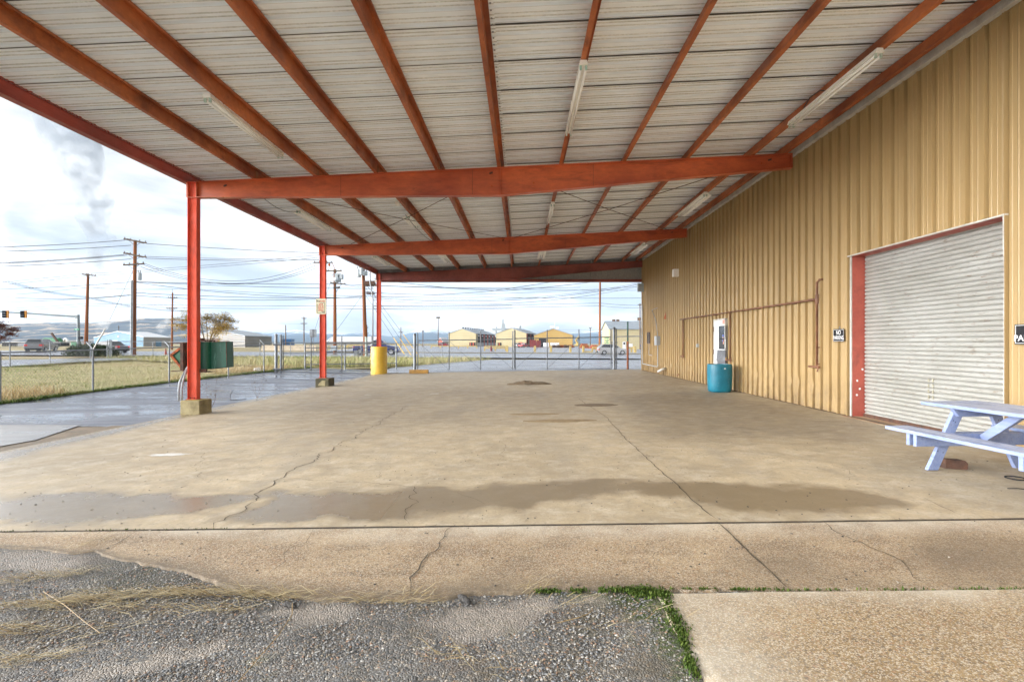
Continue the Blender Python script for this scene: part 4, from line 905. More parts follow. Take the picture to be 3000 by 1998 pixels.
b.box(6.372, 6.385, gy0 - .02, gy1 + .02, fz0 - .2, fz0 - .02); b.build('mail_flap', M['grey_flap'], sdo)
b = MB(); b.blob((6.35, gy0 - .09, gz0 - .28), (.03, .03, .03), 8, 6, 0); b.build('knob', worn('brass', (.55, .38, .12), (.45, .3, .1), 5, metal=.8, rough=.3), sdo)
b = MB()
for zc in (.5, 1.15, 1.9): b.box(6.366, 6.372, y1 - .06, y1 - .02, zc, zc + .16)
b.build('hinge', M['rust_brown'], sdo)
# square hole near the far corner
b = MB(); ha, hb = F * 6.4 / (1903 - U0), F * 6.4 / (1896 - U0); b.box(6.405, 6.44, ha, hb, 1.55, 2.05); b.build('wall_opening', M['dark'], bl)
b = MB(); b.box(6.40, 6.418, ha - .05, ha, 1.52, 2.08); b.box(6.40, 6.418, hb, hb + .05, 1.52, 2.08); b.box(6.40, 6.418, ha, hb, 1.50, 1.55); b.box(6.40, 6.418, ha, hb, 2.05, 2.09); b.build('opening_frame', M['rust_brown'], bl)
# ---- pipes on the wall
PXw = 6.36
pp = thing('water_pipe', 'long rusty brown water pipe along the tan wall with three taps hanging down', 'pipe', (PXw, 15.5, 1.0))
b = MB(); b.tube([(PXw, 11.25, 2.46), (PXw, 21.0, 2.47)], .024, 8); b.build('pipe', M['pipe'], pp, smooth=True)
b = MB(); b.tube([(PXw, 11.25, .99), (PXw, 11.25, 2.82), (PXw + .03, 11.22, 2.87), (PXw + .10, 11.2, 2.88)], .027, 8); b.build('riser', M['pipe'], pp, smooth=True)
for yy in (15.95, 20.6):
    b = MB(); b.tube([(PXw, yy, .99), (PXw, yy, 2.46)], .022, 8); b.build('drop_pipe', M['pipe'], pp, smooth=True)
for yy in (11.25, 15.95, 20.6):
    b = MB(); b.tube([(PXw - .02, yy + .28, 1.0), (PXw, yy - .08, 1.0)], .026, 8); b.blob((PXw, yy, 1.0), (.045, .05, .04)); b.tube([(PXw, yy - .05, .99), (PXw - .03, yy - .06, .90)], .016, 6); b.tube([(PXw, yy - .04, 1.0), (PXw, yy - .04, 1.07)], .01, 6); b.tube([(PXw - .04, yy - .04, 1.07), (PXw + .04, yy - .04, 1.07)], .01, 6); b.build('tap', M['pipe'], pp)
b = MB()
for yy in (12.2, 14, 17.2, 19): b.box(PXw - .035, 6.43, yy, yy + .03, 2.425, 2.445)
b.tube([(PXw, 11.25, 1.42), (6.43, 11.2, 1.42)], .012, 6); b.tube([(PXw, 11.25, 2.36), (PXw, 11.25, 2.56)], .036, 8); b.tube([(PXw, 11.35, 2.46), (PXw, 11.6, 2.46)], .032, 8); b.build('bracket', M['pipe'], pp)
def wallbox(name, px, py, w, h, d, mat, label, cat):
    Y = F * 6.42 / (px - U0); z = CZ + (V0 - py) / F * Y; b = MB(); b.box(6.42 - d, 6.43, Y - w / 2, Y + w / 2, z - h / 2, z + h / 2)
    return tag(b.build(name, M[mat], bevel=.008), label, cat), Y, z
wallbox('wall_lamp', 1987, 800, .26, .30, .22, 'fixture', 'small pale wall lamp high on the tan ribbed wall', 'lamp')
wallbox('electrical_box', 1930, 998, .42, .42, .16, 'conduit', 'grey electrical box on the far part of the tan wall', 'electrical box')
wallbox('outlet_box', 2048, 1012.5, .12, .12, .09, 'tank', 'small grey outlet box on the tan wall left of the white door', 'outlet box')
wallbox('wall_lamp', 1884, 843, .3, .42, .3, 'tank', 'grey lamp housing sticking out at the far corner of the tan wall', 'lamp')
Yb = F * 6.42 / (1930 - U0)
cable('conduit', [(6.37, Yb, 1.45), (6.37, Yb, -.0 + .45), (6.37, Yb + .1, .42), (6.37, 27.5, .44), (6.37, 27.6, 1.0), (6.37, 27.6, 3.6)], 'thin pale conduit from the electrical box along the wall to the corner', .02, 'tank', 'conduit')
cable('conduit', [(6.37, Yb, 1.85), (6.37, Yb + .35, 2.6), (6.37, Yb + 1.1, 3.15), (6.37, Yb + .1, 3.18)], 'thin bent conduit rising crookedly above the electrical box', .018, 'conduit', 'conduit')
cable('conduit', [(6.38, 26.2, 1.55), (6.37, 26.2, .95), (6.37, 25.5, .93)], 'short conduit below the square hole near the far corner', .016, 'conduit', 'conduit')
b = MB(); Yt = F * 6.4 / (1947.6 - U0); zt_ = CZ + (V0 - 925) / F * Yt
b.prism([(6.40, Yt - .2, zt_ - .15), (6.40, Yt + .2, zt_ - .15), (6.40, Yt - .15, zt_ + .18)], [(6.405, Yt - .2, zt_ - .15), (6.405, Yt + .2, zt_ - .15), (6.405, Yt - .15, zt_ + .18)]); tag(b.build('sign', M['rust_edge']), 'little rusty orange triangle fixed high on the tan wall', 'sign')
b = MB(); Yt = F * 6.3 / (1942 - U0); b.tube([(6.43, Yt, .40), (6.28, Yt - .05, .36), (6.14, Yt + .2, .24)], .055, 8); tag(b.build('drain_spout', M['white_trim'], smooth=True), 'short white spout angling out low on the far tan wall', 'spout')
b = MB(); b.tube([(6.43, 21.3, .24), (6.36, 21.3, .25), (6.34, 21.3, .18)], .03, 6); tag(b.build('drain_spout', M['pipe'], smooth=True), 'tiny brown spout at the wall foot below the long pipe', 'spout')
# ---- signs
def nosign(yc, z, w, h, label, tilt=0.0):
    s = thing('parking_sign', label, 'sign', (6.395, yc, z - h / 2))
    b = MB(); b.box(6.392, 6.396, yc - w / 2, yc + w / 2, z - h / 2, z + h / 2); b.build('plate', M['black'], s, bevel=.001)
    b = MB(); o = .012; t = .006; x0, x1 = 6.3902, 6.3916
    b.box(x0, x1, yc - w/2 + o, yc + w/2 - o, z + h/2 - o - t, z + h/2 - o); b.box(x0, x1, yc - w/2 + o, yc + w/2 - o, z - h/2 + o, z - h/2 + o + t)
    b.box(x0, x1, yc - w/2 + o, yc - w/2 + o + t, z - h/2 + o + t, z + h/2 - o - t); b.box(x0, x1, yc + w/2 - o - t, yc + w/2 - o, z - h/2 + o + t, z + h/2 - o - t); b.build('border', M['white'], s)
    ro = (R(90), 0, R(-90))
    text('lettering', 'NO', h * .46, (6.3915, yc, z + h * .19), ro, M['white'], s, .0006, .85, 'CENTER', .002)
    text('lettering', 'PARKING', h * .42, (6.3915, yc, z - h * .20), ro, M['white'], s, .0006, .80 if w < .4 else 1.05, 'CENTER', .0012)
    b = MB(); b.blob((6.385, yc - .05, z + h / 2 + .03), (.012, .014, .02), 8, 5, 0); b.build('screw', M['galv'], s)
nosign(10.54, 1.67, .36, .255, 'small black NO PARKING sign on the tan wall between the pipe and the roller door')
nosign(6.542, 1.62, .46, .26, 'black parking sign at the right edge of the photo, cut off after PA')
sg = thing('notice_sign', 'cream notice sign with red lettering on the second red column', 'sign', (-7.6, 19.78, 2.95))
sx0, sx1 = (850 + 880/11.775 - U0) / F * 19.8, (850 + 1250/11.775 - U0) / F * 19.8
sz0, sz1 = CZ + (V0 - 860 - 715/11.775) / F * 19.8, CZ + (V0 - 860 - 180/11.775) / F * 19.8
c_ = ((sx0 + sx1) / 2, (sz0 + sz1) / 2); ww, hh = (sx1 - sx0), (sz1 - sz0); r_ = .05
pl = []
for cxs, czs, a0 in ((1, 1, 0), (-1, 1, 90), (-1, -1, 180), (1, -1, 270)):
    for q in range(5):
        a = R(a0 + q * 22.5); pl.append((c_[0] + cxs * (ww/2 - r_) + r_ * math.cos(a), c_[1] + czs * (hh/2 - r_) + r_ * math.sin(a)))
b = MB(); b.prism([(x, 19.79, z) for x, z in pl], [(x, 19.796, z) for x, z in pl]); b.build('plate', M['sign_cream'], sg)
b = MB(); ys0, ys1 = 19.786, 19.7895
def bx(x0, x1, z0, z1): b.box(c_[0] + x0 * ww, c_[0] + x1 * ww, ys0, ys1, c_[1] + z0 * hh, c_[1] + z1 * hh)
bx(-.36, -.335, -.40, .16); bx(-.36, .05, -.42, -.40); bx(.34, .365, -.36, .24); bx(-.1, .365, .225, .245); bx(-.42, -.40, .25, .44); bx(-.42, -.33, .42, .44); bx(.30, .40, -.40, -.375); b.build('border', M['black'], sg)
ro = (R(90), 0, 0)
def st(s, x, z, h, mt='sign_red', sx=.8): text('lettering', s, h * hh, (c_[0] + x * ww, 19.7885, c_[1] + z * hh), ro, M[mt], sg, .0006, sx, 'CENTER', .004)
st('Please', -.24, .33, .12, 'black', .62); st('DO NOT', .15, .335, .135, 'sign_red', .62)
st('SLIT SP', 0, .13, .11, 'sign_red', .75); st('HAUL OR', 0, -.0, .11, 'sign_red', .72); st('TOUCH BUT', 0, -.13, .11, 'sign_red', .60); st('ON SCALE', 0, -.26, .11, 'sign_red', .65); st('Thanks', .2, -.38, .10, 'black', .6)
# ---- drum
dm = thing('drum', 'cut open turquoise plastic drum standing by the white door', 'barrel', (5.87, 15.5, .07))
sq = lambda t: 1 / (abs(math.cos(t)) ** 2.6 + abs(math.sin(t)) ** 2.6) ** (1 / 2.6) * .98
dz0 = H(5.87, 15.5)
b = MB(); b.lathe((5.87, 15.5, dz0), [(.001, .02), (.285, .004), (.31, .02), (.325, .08), (.338, .30), (.345, .60), (.342, .78), (.335, .815), (.32, .815), (.315, .78), (.30, .2), (.26, .06), (.001, .05)], 48, sq)
b.build('shell', M['drum'], dm, ang=45)
b = MB(); b.box(5.79, 5.93, 15.5 - .334, 15.5 - .318, dz0 + .67, dz0 + .72); b.build('handle_slot', M['dark'], dm)
b = MB(); b.box(5.875, 5.925, 15.5 - .338, 15.5 - .33, dz0 + .685, dz0 + .715); b.build('label', M['white'], dm)
# ---- picnic table
tc_ = (5.25, 5.36); ta = R(5.0); tz = H(5.2, 5.4)
pt = thing('picnic_table', 'weathered pale blue wooden picnic table with attached benches in front of the roller door', 'picnic table', (tc_[0], tc_[1], tz), ta)
def tw(p): x, y, z = p; return Vector((tc_[0] + x*math.cos(ta) - y*math.sin(ta), tc_[1] + x*math.sin(ta) + y*math.cos(ta), tz + z))
tup = (0, 0, 1)
def plank(name, x0, x1, y0, y1, z0, z1, j=0.0):
    b = MB(); pa = [tw(p) for p in ((x0, y0, z0), (x1, y0, z0), (x1, y1 + j, z0), (x0, y1, z0))]; pb = [tw(p) for p in ((x0, y0, z1), (x1, y0, z1), (x1, y1 + j, z1), (x0, y1, z1))]
    b.prism(pa, pb); return b.build(name, M['bench'], pt, bevel=.004)
L_ = .95
for i in range(5):
    x0 = -.375 + i * .152; plank('tabletop_board', x0, x0 + .143, -L_ + .02 * math.sin(i * 2.3), L_ + .015 * math.sin(i * 3.1), .705, .743, .012)
for sgn in (-1, 1):
    for i in range(2):
        x0 = sgn * .69 - .145 + i * .147; plank('seat_board', x0, x0 + .14, -L_, L_ + .01 * i, .42, .457, -.01)
for fy in (.62, -.62):
    for sgn in (-1, 1):
        b = MB(); b.bar(tw((sgn * .545, fy, 0)), tw((sgn * .20, fy, .705)), .045, .142, (math.cos(ta), math.sin(ta), 0)); 
        for v in range(len(b.v)):
            if b.v[v][2] < tz + .09: b.v[v] = (b.v[v][0], b.v[v][1], tz + .002)
            elif b.v[v][2] > tz + .6: b.v[v] = (b.v[v][0], b.v[v][1], tz + .703)
        b.build('leg', M['bench'], pt, bevel=.003)
    for off in (-.047, .047):
        b = MB(); b.bar(tw((-.79, fy + off, .35)), tw((.79, fy + off, .35)), .044, .138); b.build('cross_beam', M['bench'], pt, bevel=.003)
    b = MB(); pa = [(-.35, .70), (.35, .70), (.27, .61), (-.27, .61)]
    b.prism([tw((a, fy - .07, c)) for a, c in pa], [tw((a, fy - .025, c)) for a, c in pa]); b.build('top_cleat', M['bench'], pt, bevel=.003)
    b = MB(); b.bar(tw((0, fy - .09 * (1 if fy > 0 else -1), .36)), tw((0, fy * .18, .69)), .09, .045, (1, 0, 0)); b.build('brace', M['bench'], pt, bevel=.003)
    b = MB()
    for sgn in (-1, 1):
        for q in ((.49, .06, .28), (.45, -.05, .28), (.50, .02, .22), (.45, .045, .20), (.28, -.03, .56), (.29, .03, .54)):
            p = tw((sgn * (q[0]) + q[1] * .6, fy - .0235, q[2])); b.blob(p, (.006, .003, .006), 6, 4, 0)
    b.build('bolt', M['black'], pt)
b = MB(); p = [(.52, .04), (.60, .04), (.575, .16), (.50, .16)]; b.prism([tw((a, .5955, c)) for a, c in p], [tw((a, .5945, c)) for a, c in p]); b.build('paper_tag', M['sticker_pale'], pt)
# dark block behind the near leg, rings on the floor
g0 = G(2580 + 1060/5.6, 1140 + 1305/5.6); g1 = G(2580 + 1440/5.6, 1140 + 1325/5.6)
b = MB(); h_ = .105; b.prism([(g0.x, g0.y, g0.z), (g1.x, g1.y, g1.z), (g1.x, g1.y, g1.z + h_ - .03), (g1.x - .03, g1.y, g1.z + h_), (g0.x, g0.y, g0.z + h_)], [(g0.x, g0.y + .12, g0.z), (g1.x, g1.y + .12, g1.z), (g1.x, g1.y + .12, g1.z + h_ - .03), (g1.x - .03, g1.y + .12, g1.z + h_), (g0.x, g0.y + .12, g0.z + h_)])
tag(b.build('steel_block', M['rust_brown'], bevel=.008), 'low rust-brown steel block on the concrete beside the picnic table leg', 'block')
rg = G(2580 + 2215/5.6, 1140 + 1468/5.6, .004); b = MB(); b.tube([(rg.x + .085 * math.cos(t), rg.y + .085 * math.sin(t), rg.z + .008) for t in np.linspace(0, 2 * math.pi, 25)], .007, 6, False); tag(b.build('ring', M['black']), 'thin black hose ring lying on the concrete near the picnic table', 'ring')
rg = G(2990, 1433, .004); b = MB(); b.tube([(rg.x - .12, rg.y + .01, rg.z + .005), (rg.x - .05, rg.y - .01, rg.z + .012), (rg.x + .1, rg.y - .05, rg.z + .005), (rg.x + .2, rg.y - .05, rg.z + .005)], .005, 6); tag(b.build('wire', M['black']), 'bent dark wire on the concrete at the right edge', 'wire')
# ------------------------------------------------------------------ small things lying about
def mound(c, rx, ry, h, mat, name, label, cat, seed=0):
    mb = MB(); n = 26; rows = []
    for i in range(n + 1):
        r = []
        for j in range(n + 1):
            u, v = i / n * 2 - 1, j / n * 2 - 1; d = math.hypot(u, v) + .25 * (float(vnoise(u + 9, v + 9, 2.5, seed)) - .5)
            x, y = c.x + u * rx * 1.15, c.y + v * ry * 1.15
            z = h * max(0, 1 - d) ** .7 * (.6 + .8 * float(vnoise(x, y, 9, seed + 1))) if d < 1 else -.012
            r.append((x, y, H(x, y) + z + (.002 if d < 1 else 0)))
        rows.append(r)
    mb.grid(rows); return tag(mb.build(name, M[mat], smooth=True), label, cat)
mound(Gv(1287, 967), .62, .17, .006, 'sand', 'sand_patch', 'largest oval patch of brown sand on the concrete floor', 'sand', 1)
mound(Gv(1225, 952), .48, .13, .005, 'sand', 'sand_patch', 'thin patch of brown sand left of the largest sand oval', 'sand', 2)
mound(Gv(1370, 931), .45, .26, .006, 'soil', 'sand_patch', 'darker sand patch beside the floor crack, right of the other two', 'sand', 3)
mound(Gv(1217, 883), .72, .30, .13, 'soil', 'soil_heap', 'low heap of dark soil on the floor in front of the double gate', 'soil heap', 4)
def spill(v, rx, ry, seed):
    c = Gv(*v); pts = []
    for k in range(40):
        t = 2 * math.pi * k / 40; q = .55 + .8 * float(vnoise(3 * math.cos(t) + 9, 3 * math.sin(t) + 9, 1, seed)); x, y = c.x + rx * q * math.cos(t), c.y + ry * q * math.sin(t); pts.append((x, y, H(x, y) + .0028))
    mb = MB(); mb.add(pts, [tuple(range(40))]); return struct(mb.build('paint_spill', M['paint_spill']))
spill((392, 1045), .26, .10, 4); spill((845, 908), .10, .05, 5); spill((1000, 905), .14, .05, 6)
def chunk(v, size, rz_, label, off=.0):
    c = Gv(*v); mb = MB(); n = 14; rows = []
    L, W, Hh = size
    for i in range(n + 1):
        t = i / n * 2 - 1; w = W * (1 - .55 * abs(t) ** 3) * (.8 + .4 * float(vnoise(i, 1, .7, 3))); r = []
        for k in range(10):
            a = 2 * math.pi * k / 10; q = .75 + .5 * float(vnoise(i * .6, k, 1.3, 7))
            x, y, z = t * L, w * q * math.cos(a), Hh * (.9 + q * math.sin(a)) * .5 * (1 - .5 * abs(t) ** 3)
            r.append((c.x + x * math.cos(rz_) - y * math.sin(rz_), c.y + x * math.sin(rz_) + y * math.cos(rz_), c.z + z - .02 + off))
        r.append(r[0]); rows.append(r)
    mb.grid(rows); mb.f.append(tuple(range(10))); mb.f.append(tuple(len(mb.v) - 11 + k for k in range(10)))
    return tag(mb.build('wood_chunk', M['char']), label, 'wood')
chunk((1067, 1378), (.062, .022, .030), R(-52), 'larger charred wood chunk standing up at the broken edge of the concrete', .015)
chunk((665, 1387), (.05, .020, .022), R(-25), 'small charred wood chunk at the left among the straw', .005)
# loose pebbles on the old paving
def pebbles(n, area, name, smin, smax, keep=None, zoff=0.0, cols=None, lift=.08):
    ico_v = []; t = (1 + 5 ** .5) / 2
    for a, b in ((-1, t), (1, t), (-1, -t), (1, -t)): ico_v += [(a, b, 0)]
    for a, b in ((-1, t), (1, t), (-1, -t), (1, -t)): ico_v += [(0, a, b)]
    for a, b in ((-1, t), (1, t), (-1, -t), (1, -t)): ico_v += [(b, 0, a)]
    V = np.array(ico_v) / math.sqrt(1 + t * t)
    Fc = np.array([(0,11,5),(0,5,1),(0,1,7),(0,7,10),(0,10,11),(1,5,9),(5,11,4),(11,10,2),(10,7,6),(7,1,8),(3,9,4),(3,4,2),(3,2,6),(3,6,8),(3,8,9),(4,9,5),(2,4,11),(6,2,10),(8,6,7),(9,8,1)])
    xs_, ys_ = area(n); P_ = np.stack([xs_, ys_], 1)
    if keep is not None: P_ = P_[keep(P_[:, 0], P_[:, 1])]
    k = len(P_); s = RNG.uniform(smin, smax, (k, 1)) * RNG.uniform(.7, 1.3, (k, 3)) * np.array([1, .8, .42]); an = RNG.uniform(0, 6.28, k)
    vv = V[None] * (1 + RNG.uniform(-.18, .18, (k, 12, 1))) * s[:, None, :]
    ca, sa = np.cos(an)[:, None], np.sin(an)[:, None]
    X = vv[..., 0] * ca - vv[..., 1] * sa + P_[:, :1]; Yv = vv[..., 0] * sa + vv[..., 1] * ca + P_[:, 1:]
    hz = np.array([H(a, b) for a, b in P_]); Z = vv[..., 2] + hz[:, None] + zoff + s[:, 2:3] * lift
    verts = np.stack([X, Yv, Z], -1).reshape(-1, 3); faces = (Fc[None] + 12 * np.arange(k)[:, None, None]).reshape(-1, 3)
    pal = np.array(cols or [(.12,.125,.13),(.17,.173,.175),(.24,.24,.235),(.31,.30,.28),(.22,.19,.15),(.31,.26,.19),(.16,.16,.155),(.09,.09,.088),(.29,.18,.115),(.42,.40,.36)])
    cc = pal[RNG.integers(0, len(pal), k)] * RNG.uniform(.8, 1.2, (k, 1)); mb = MB(); mb.v = verts.tolist(); mb.f = faces.tolist(); mb.c = np.repeat(cc, 12, 0)
    return mb.build(name, M['pebble'])
def near_area(n):
    y = 1.9 + 1.8 * RNG.uniform(0, 1, n) ** 1.3; x = RNG.uniform(-1.02, .55, n) * y; return x, y
pale_np = lambda X, Y: np.max([fall(q, .12)(X, Y) for q in pales], axis=0) < .45
def on_gravel(X, Y):
    front = np.interp(X, FRX, FRY); return (Y < front - .005) & ((X < .77) | (Y > 3.14)) & pale_np(X, Y) & (vnoise(X, Y * 1.6, 1.7, 12) < .80)
stuff(pebbles(34000, near_area, 'gravel', .003, .0085, on_gravel, -.0125), 'loose grey and tan gravel scattered over the broken paving', 'gravel')
def slab_area(n):
    y = 2.2 + 9 * RNG.uniform(0, 1, n) ** 2; x = RNG.uniform(-1.0, .95, n) * y; return x, y
stuff(pebbles(900, slab_area, 'grit', .004, .011, lambda X, Y: (Y > np.interp(X, FRX, FRY) + .03) & (np.abs(X) < 6.3), .002, [(.05,.045,.04),(.09,.08,.07),(.16,.14,.11),(.30,.27,.22)]), 'scattered dark grit and crumbs lying on the concrete', 'grit')
# blades: one flat triangle pair each, gathered in one mesh
def blades(name, base, dirs, wid, cols, mat='blades'):
    """base (n,3), dirs (n,3) tip offsets, wid (n,)"""
    n = len(base); side = np.stack([-dirs[:, 1], dirs[:, 0], np.zeros(n)], 1); l = np.linalg.norm(side, axis=1, keepdims=True)
    rnd = RNG.normal(size=(n, 3)); rnd[:, 2] = 0; side = np.where(l > 1e-3, side / np.maximum(l, 1e-6), rnd) ; side /= np.maximum(1e-6, np.linalg.norm(side, axis=1, keepdims=True))
    mid = base + dirs * .55 + np.stack([np.zeros(n), np.zeros(n), .10 * np.linalg.norm(dirs, axis=1)], 1)
    w_ = wid[:, None] * .5; tip = base + dirs
    v = np.stack([base - side * w_, base + side * w_, mid + side * w_ * .8, mid - side * w_ * .8, tip], 1).reshape(-1, 3)
    o = 5 * np.arange(n)[:, None]; f = [tuple(q) for q in (o + np.array([0, 1, 2, 3])).tolist()] + [tuple(q) for q in (o + np.array([3, 2, 4])).tolist()]
    mb = MB(); mb.v = v.tolist(); mb.f = f; mb.c = np.repeat(cols, 5, 0); return mb.build(name, M[mat])
M['straw'] = worn('straw', S(160, 134, 88), S(128, 102, 60), 20)
STRAW = np.array([(.46, .37, .20), (.38, .29, .14), (.54, .46, .28), (.30, .21, .10)])
def straw(lines, n, label, spread=.05, lmin=.04, lmax=.22, ang=None):
    B = []; D = []
    for a, b, wgt in lines:
        a = Gv(*a); b = Gv(*b); k = int(n * wgt)
        for _ in range(k):
            p = a.lerp(b, random.random()); x = p.x + random.gauss(0, spread); y = p.y + random.gauss(0, spread * .6); L = random.uniform(lmin, lmax)
            t = (ang if ang is not None else math.atan2(b.y - a.y, b.x - a.x)) + random.gauss(0, .35) + (math.pi if random.random() < .5 else 0)
            zb = H(x, y) - (.016 if y < np.interp(x, FRX, FRY) else .0)
            B.append((x, y, zb + .006 + random.random() * .02)); D.append((L * math.cos(t), L * math.sin(t), random.uniform(-.004, .02)))
    B = np.array(B); D = np.array(D); c = STRAW[RNG.integers(0, 4, len(B))] * RNG.uniform(.7, 1.2, (len(B), 1))
    return stuff(blades('dry_straw', B, D, RNG.uniform(.002, .0045, len(B)), c), label, 'straw')
straw([((-60, 1345), (200, 1312), .2), ((120, 1375), (420, 1362), .25), ((380, 1362), (560, 1362), .3), ((540, 1365), (700, 1372), .2), ((700, 1378), (990, 1382), .12), ((-50, 1400), (300, 1372), .2), ((-60, 1455), (120, 1440), .12), ((170, 1262), (240, 1245), .06), ((0, 1520), (160, 1500), .1), ((60, 1390), (560, 1400), .25)], 760, 'long golden straw lying in drifts along the broken concrete edge', .045)
straw([((1195, 1370), (1260, 1340), .2), ((930, 1378), (960, 1365), .2), ((1330, 1450), (1560, 1400), .1), ((1000, 1500), (1150, 1540), .15), ((1270, 1400), (1350, 1380), .1), ((60, 1470), (400, 1420), .2)], 170, 'thin scattered straw stalks over the gravel', .06)
cable('twig', [Gv(*p, .0) + Vector((0, 0, -.008 + q)) for p, q in (((545, 1566), 0), ((600, 1510), .02), ((640, 1470), .03), ((672, 1420), .03), ((672, 1390), .02))], 'long curved golden stalk lying on the gravel below the small wood chunk', .0020, 'straw', 'twig')
cable('twig', [Gv(*p, .0) + Vector((0, 0, -.008 + q)) for p, q in (((1280, 1432), .01), ((1330, 1428), .03), ((1355, 1418), .03), ((1362, 1402), .02))], 'short curved pale twig on the gravel near the moss', .0022, 'straw', 'twig')
cable('twig', [Gv(*p, .0) + Vector((0, 0, -.008 + q)) for p, q in (((100, 1360), .01), ((150, 1400), .03), ((190, 1430), .02), ((230, 1455), .01))], 'curved dry stalk lying on the gravel at the lower left', .0020, 'straw', 'twig')
# moss in the joint and along the pad
B = []; 
for a, b, wgt, sp in (((1230, 1358), (1520, 1354), 900, .014), ((1385, 1353), (1500, 1352), 400, .02), ((1460, 1362), (1532, 1362), 900, .03), ((1525, 1362), (1562, 1440), 900, .018), ((1562, 1440), (1602, 1560), 800, .014), ((1540, 1400), (1568, 1460), 300, .035), ((1540, 1353), (1790, 1354), 420, .005), ((1800, 1355), (2354, 1352), 170, .004), ((0, 1222), (560, 1215), 240, .006)):
    a = Gv(*a); b = Gv(*b)
    for _ in range(wgt):
        t = random.random()
        if float(vnoise(t * 30, wgt, .8, 3)) < .35: continue
        p = a.lerp(b, t); B.append((p.x + random.gauss(0, sp), p.y + random.gauss(0, sp), p.z - .010 + random.random() * .008))
B = np.array(B); n = len(B); D = np.stack([RNG.normal(0, .006, n), RNG.normal(0, .006, n), RNG.uniform(.006, .022, n)], 1)
c = np.array([(.055, .095, .012), (.04, .07, .01), (.09, .125, .02)])[RNG.integers(0, 3, n)]
stuff(blades('moss', B, D, RNG.uniform(.005, .011, n), c), 'bright green moss filling the joint around the concrete pad', 'moss')
# grass of the lot
def lot_pts(n, y0=9, y1=50):
    y = y0 + (y1 - y0) * RNG.uniform(0, 1, n) ** 1.25
    t = RNG.uniform(0, 1, n); g = np.interp(y, [p[1] for p in gedge], [p[0] for p in gedge]); lo = np.array([lot_left(q) for q in y])
    return g + (lo - g) * t ** 1.15, y
GC = np.array([(.28, .34, .10), (.40, .42, .17), (.52, .48, .24), (.62, .54, .32), (.40, .41, .18)])
def grass(name, n, pts, hmin, hmax, wmin, wmax, label, pal=GC, lean=.8, keep=None):
    x, y = pts(n)
    if keep is not None: k = keep(x, y); x, y = x[k], y[k]
    n = len(x); z = np.array([H(a, b) for a, b in zip(x, y)]); h = RNG.uniform(hmin, hmax, n)
    D = np.stack([RNG.normal(0, lean, n) * h, RNG.normal(0, lean, n) * h, h], 1)
    q = .6 * vnoise(x, y, .22, 21) + .4 * vnoise(x, y, .9, 22); idx = np.clip(((q - .2) * 8 + RNG.normal(0, .7, n)).astype(int), 0, len(pal) - 1)
    c = pal[idx] * RNG.uniform(.7, 1.15, (n, 1))
    return stuff(blades(name, np.stack([x, y, z], 1), D, RNG.uniform(wmin, wmax, n), c), label, 'grass')
grass('dry_grass', 60000, lot_pts, .03, .11, .007, .016, 'matted dry yellow-green grass of the fenced lot', GC, 1.3)
def tall_pts(n):
    y = 9 + 22 * RNG.uniform(0, 1, n) ** 1.1; g = np.interp(y, [p[1] for p in gedge], [p[0] for p in gedge]); return g - .25 - np.abs(RNG.normal(0, 1.5, n)), y
grass('tall_grass', 14000, tall_pts, .12, .40, .006, .012, 'tall golden grass along the chain-link fence by the drive', np.array([(.62, .49, .27), (.58, .43, .22), (.68, .57, .35), (.50, .38, .18)]), .55, lambda x, y: vnoise(x, y, .55, 31) > .47)
def edge_pts(n):
    y = 8 + 23.5 * RNG.uniform(0, 1, n); g = np.interp(y, [p[1] for p in gedge], [p[0] for p in gedge]); return g - np.abs(RNG.normal(0, .16, n)) + .05, y
grass('green_grass', 9000, edge_pts, .03, .11, .010, .020, 'short green grass along the edge of the drive', np.array([(.10, .17, .03), (.14, .21, .04), (.20, .24, .06), (.30, .29, .10)]), .8)
va, vb = Vector((-13, 31, 0)), G(1440, 1055)
def verge_pts(n):
    t = RNG.uniform(0, 1, n); s = RNG.uniform(0, 1, n); a = np.array([(-13, 31)]) * (1 - t[:, None]) + np.array([(G(1150, 1076).x, G(1150, 1076).y)]) * t[:, None]
    b = np.array([(-38, 47)]) * (1 - t[:, None]) + np.array([(G(1440, 1054).x, G(1440, 1054).y)]) * t[:, None]
    p = a * (1 - s[:, None]) + b * s[:, None]; return p[:, 0], p[:, 1]
grass('dry_grass', 16000, verge_pts, .12, .5, .014, .034, 'dry grass on the verge between the gates and the road', GC, .5)
# weeds at the slab edge
def weed(base, h, label, seed):
    rr = random.Random(seed); t = thing('weed', label, 'plant', base); mb = MB(); lf = MB()
    for s in range(4):
        a = rr.uniform(0, 6.28); p = Vector(base); d = Vector((math.cos(a) * .5, math.sin(a) * .3, 1)); pts = [p]
        for k in range(5):
            p = p + d.normalized() * h / 5 * rr.uniform(.7, 1.1); d += Vector((rr.gauss(0, .25), rr.gauss(0, .2), .05)); pts.append(p)
            if k > 0:
                q = p + Vector((rr.gauss(0, .5), rr.gauss(0, .4), rr.uniform(.3, .8))).normalized() * h * .25; mb.tube([p, q], [.002, .001], 4); lf.blob(q, (.010, .010, .014), 5, 4, .2)
        mb.tube(pts, [.004, .0035, .003, .0025, .002, .0015], 5)
    mb.build('stem', M['pole_grey'], t); lf.build('seed_head', M['arm'], t)
weed((-7.74, 13.0, -.11), .75, 'dry branching weed at the slab edge just behind the nearest column', 1)
weed((-7.80, 15.4, -.11), .65, 'dry thin weed at the slab edge between the first two columns', 5)
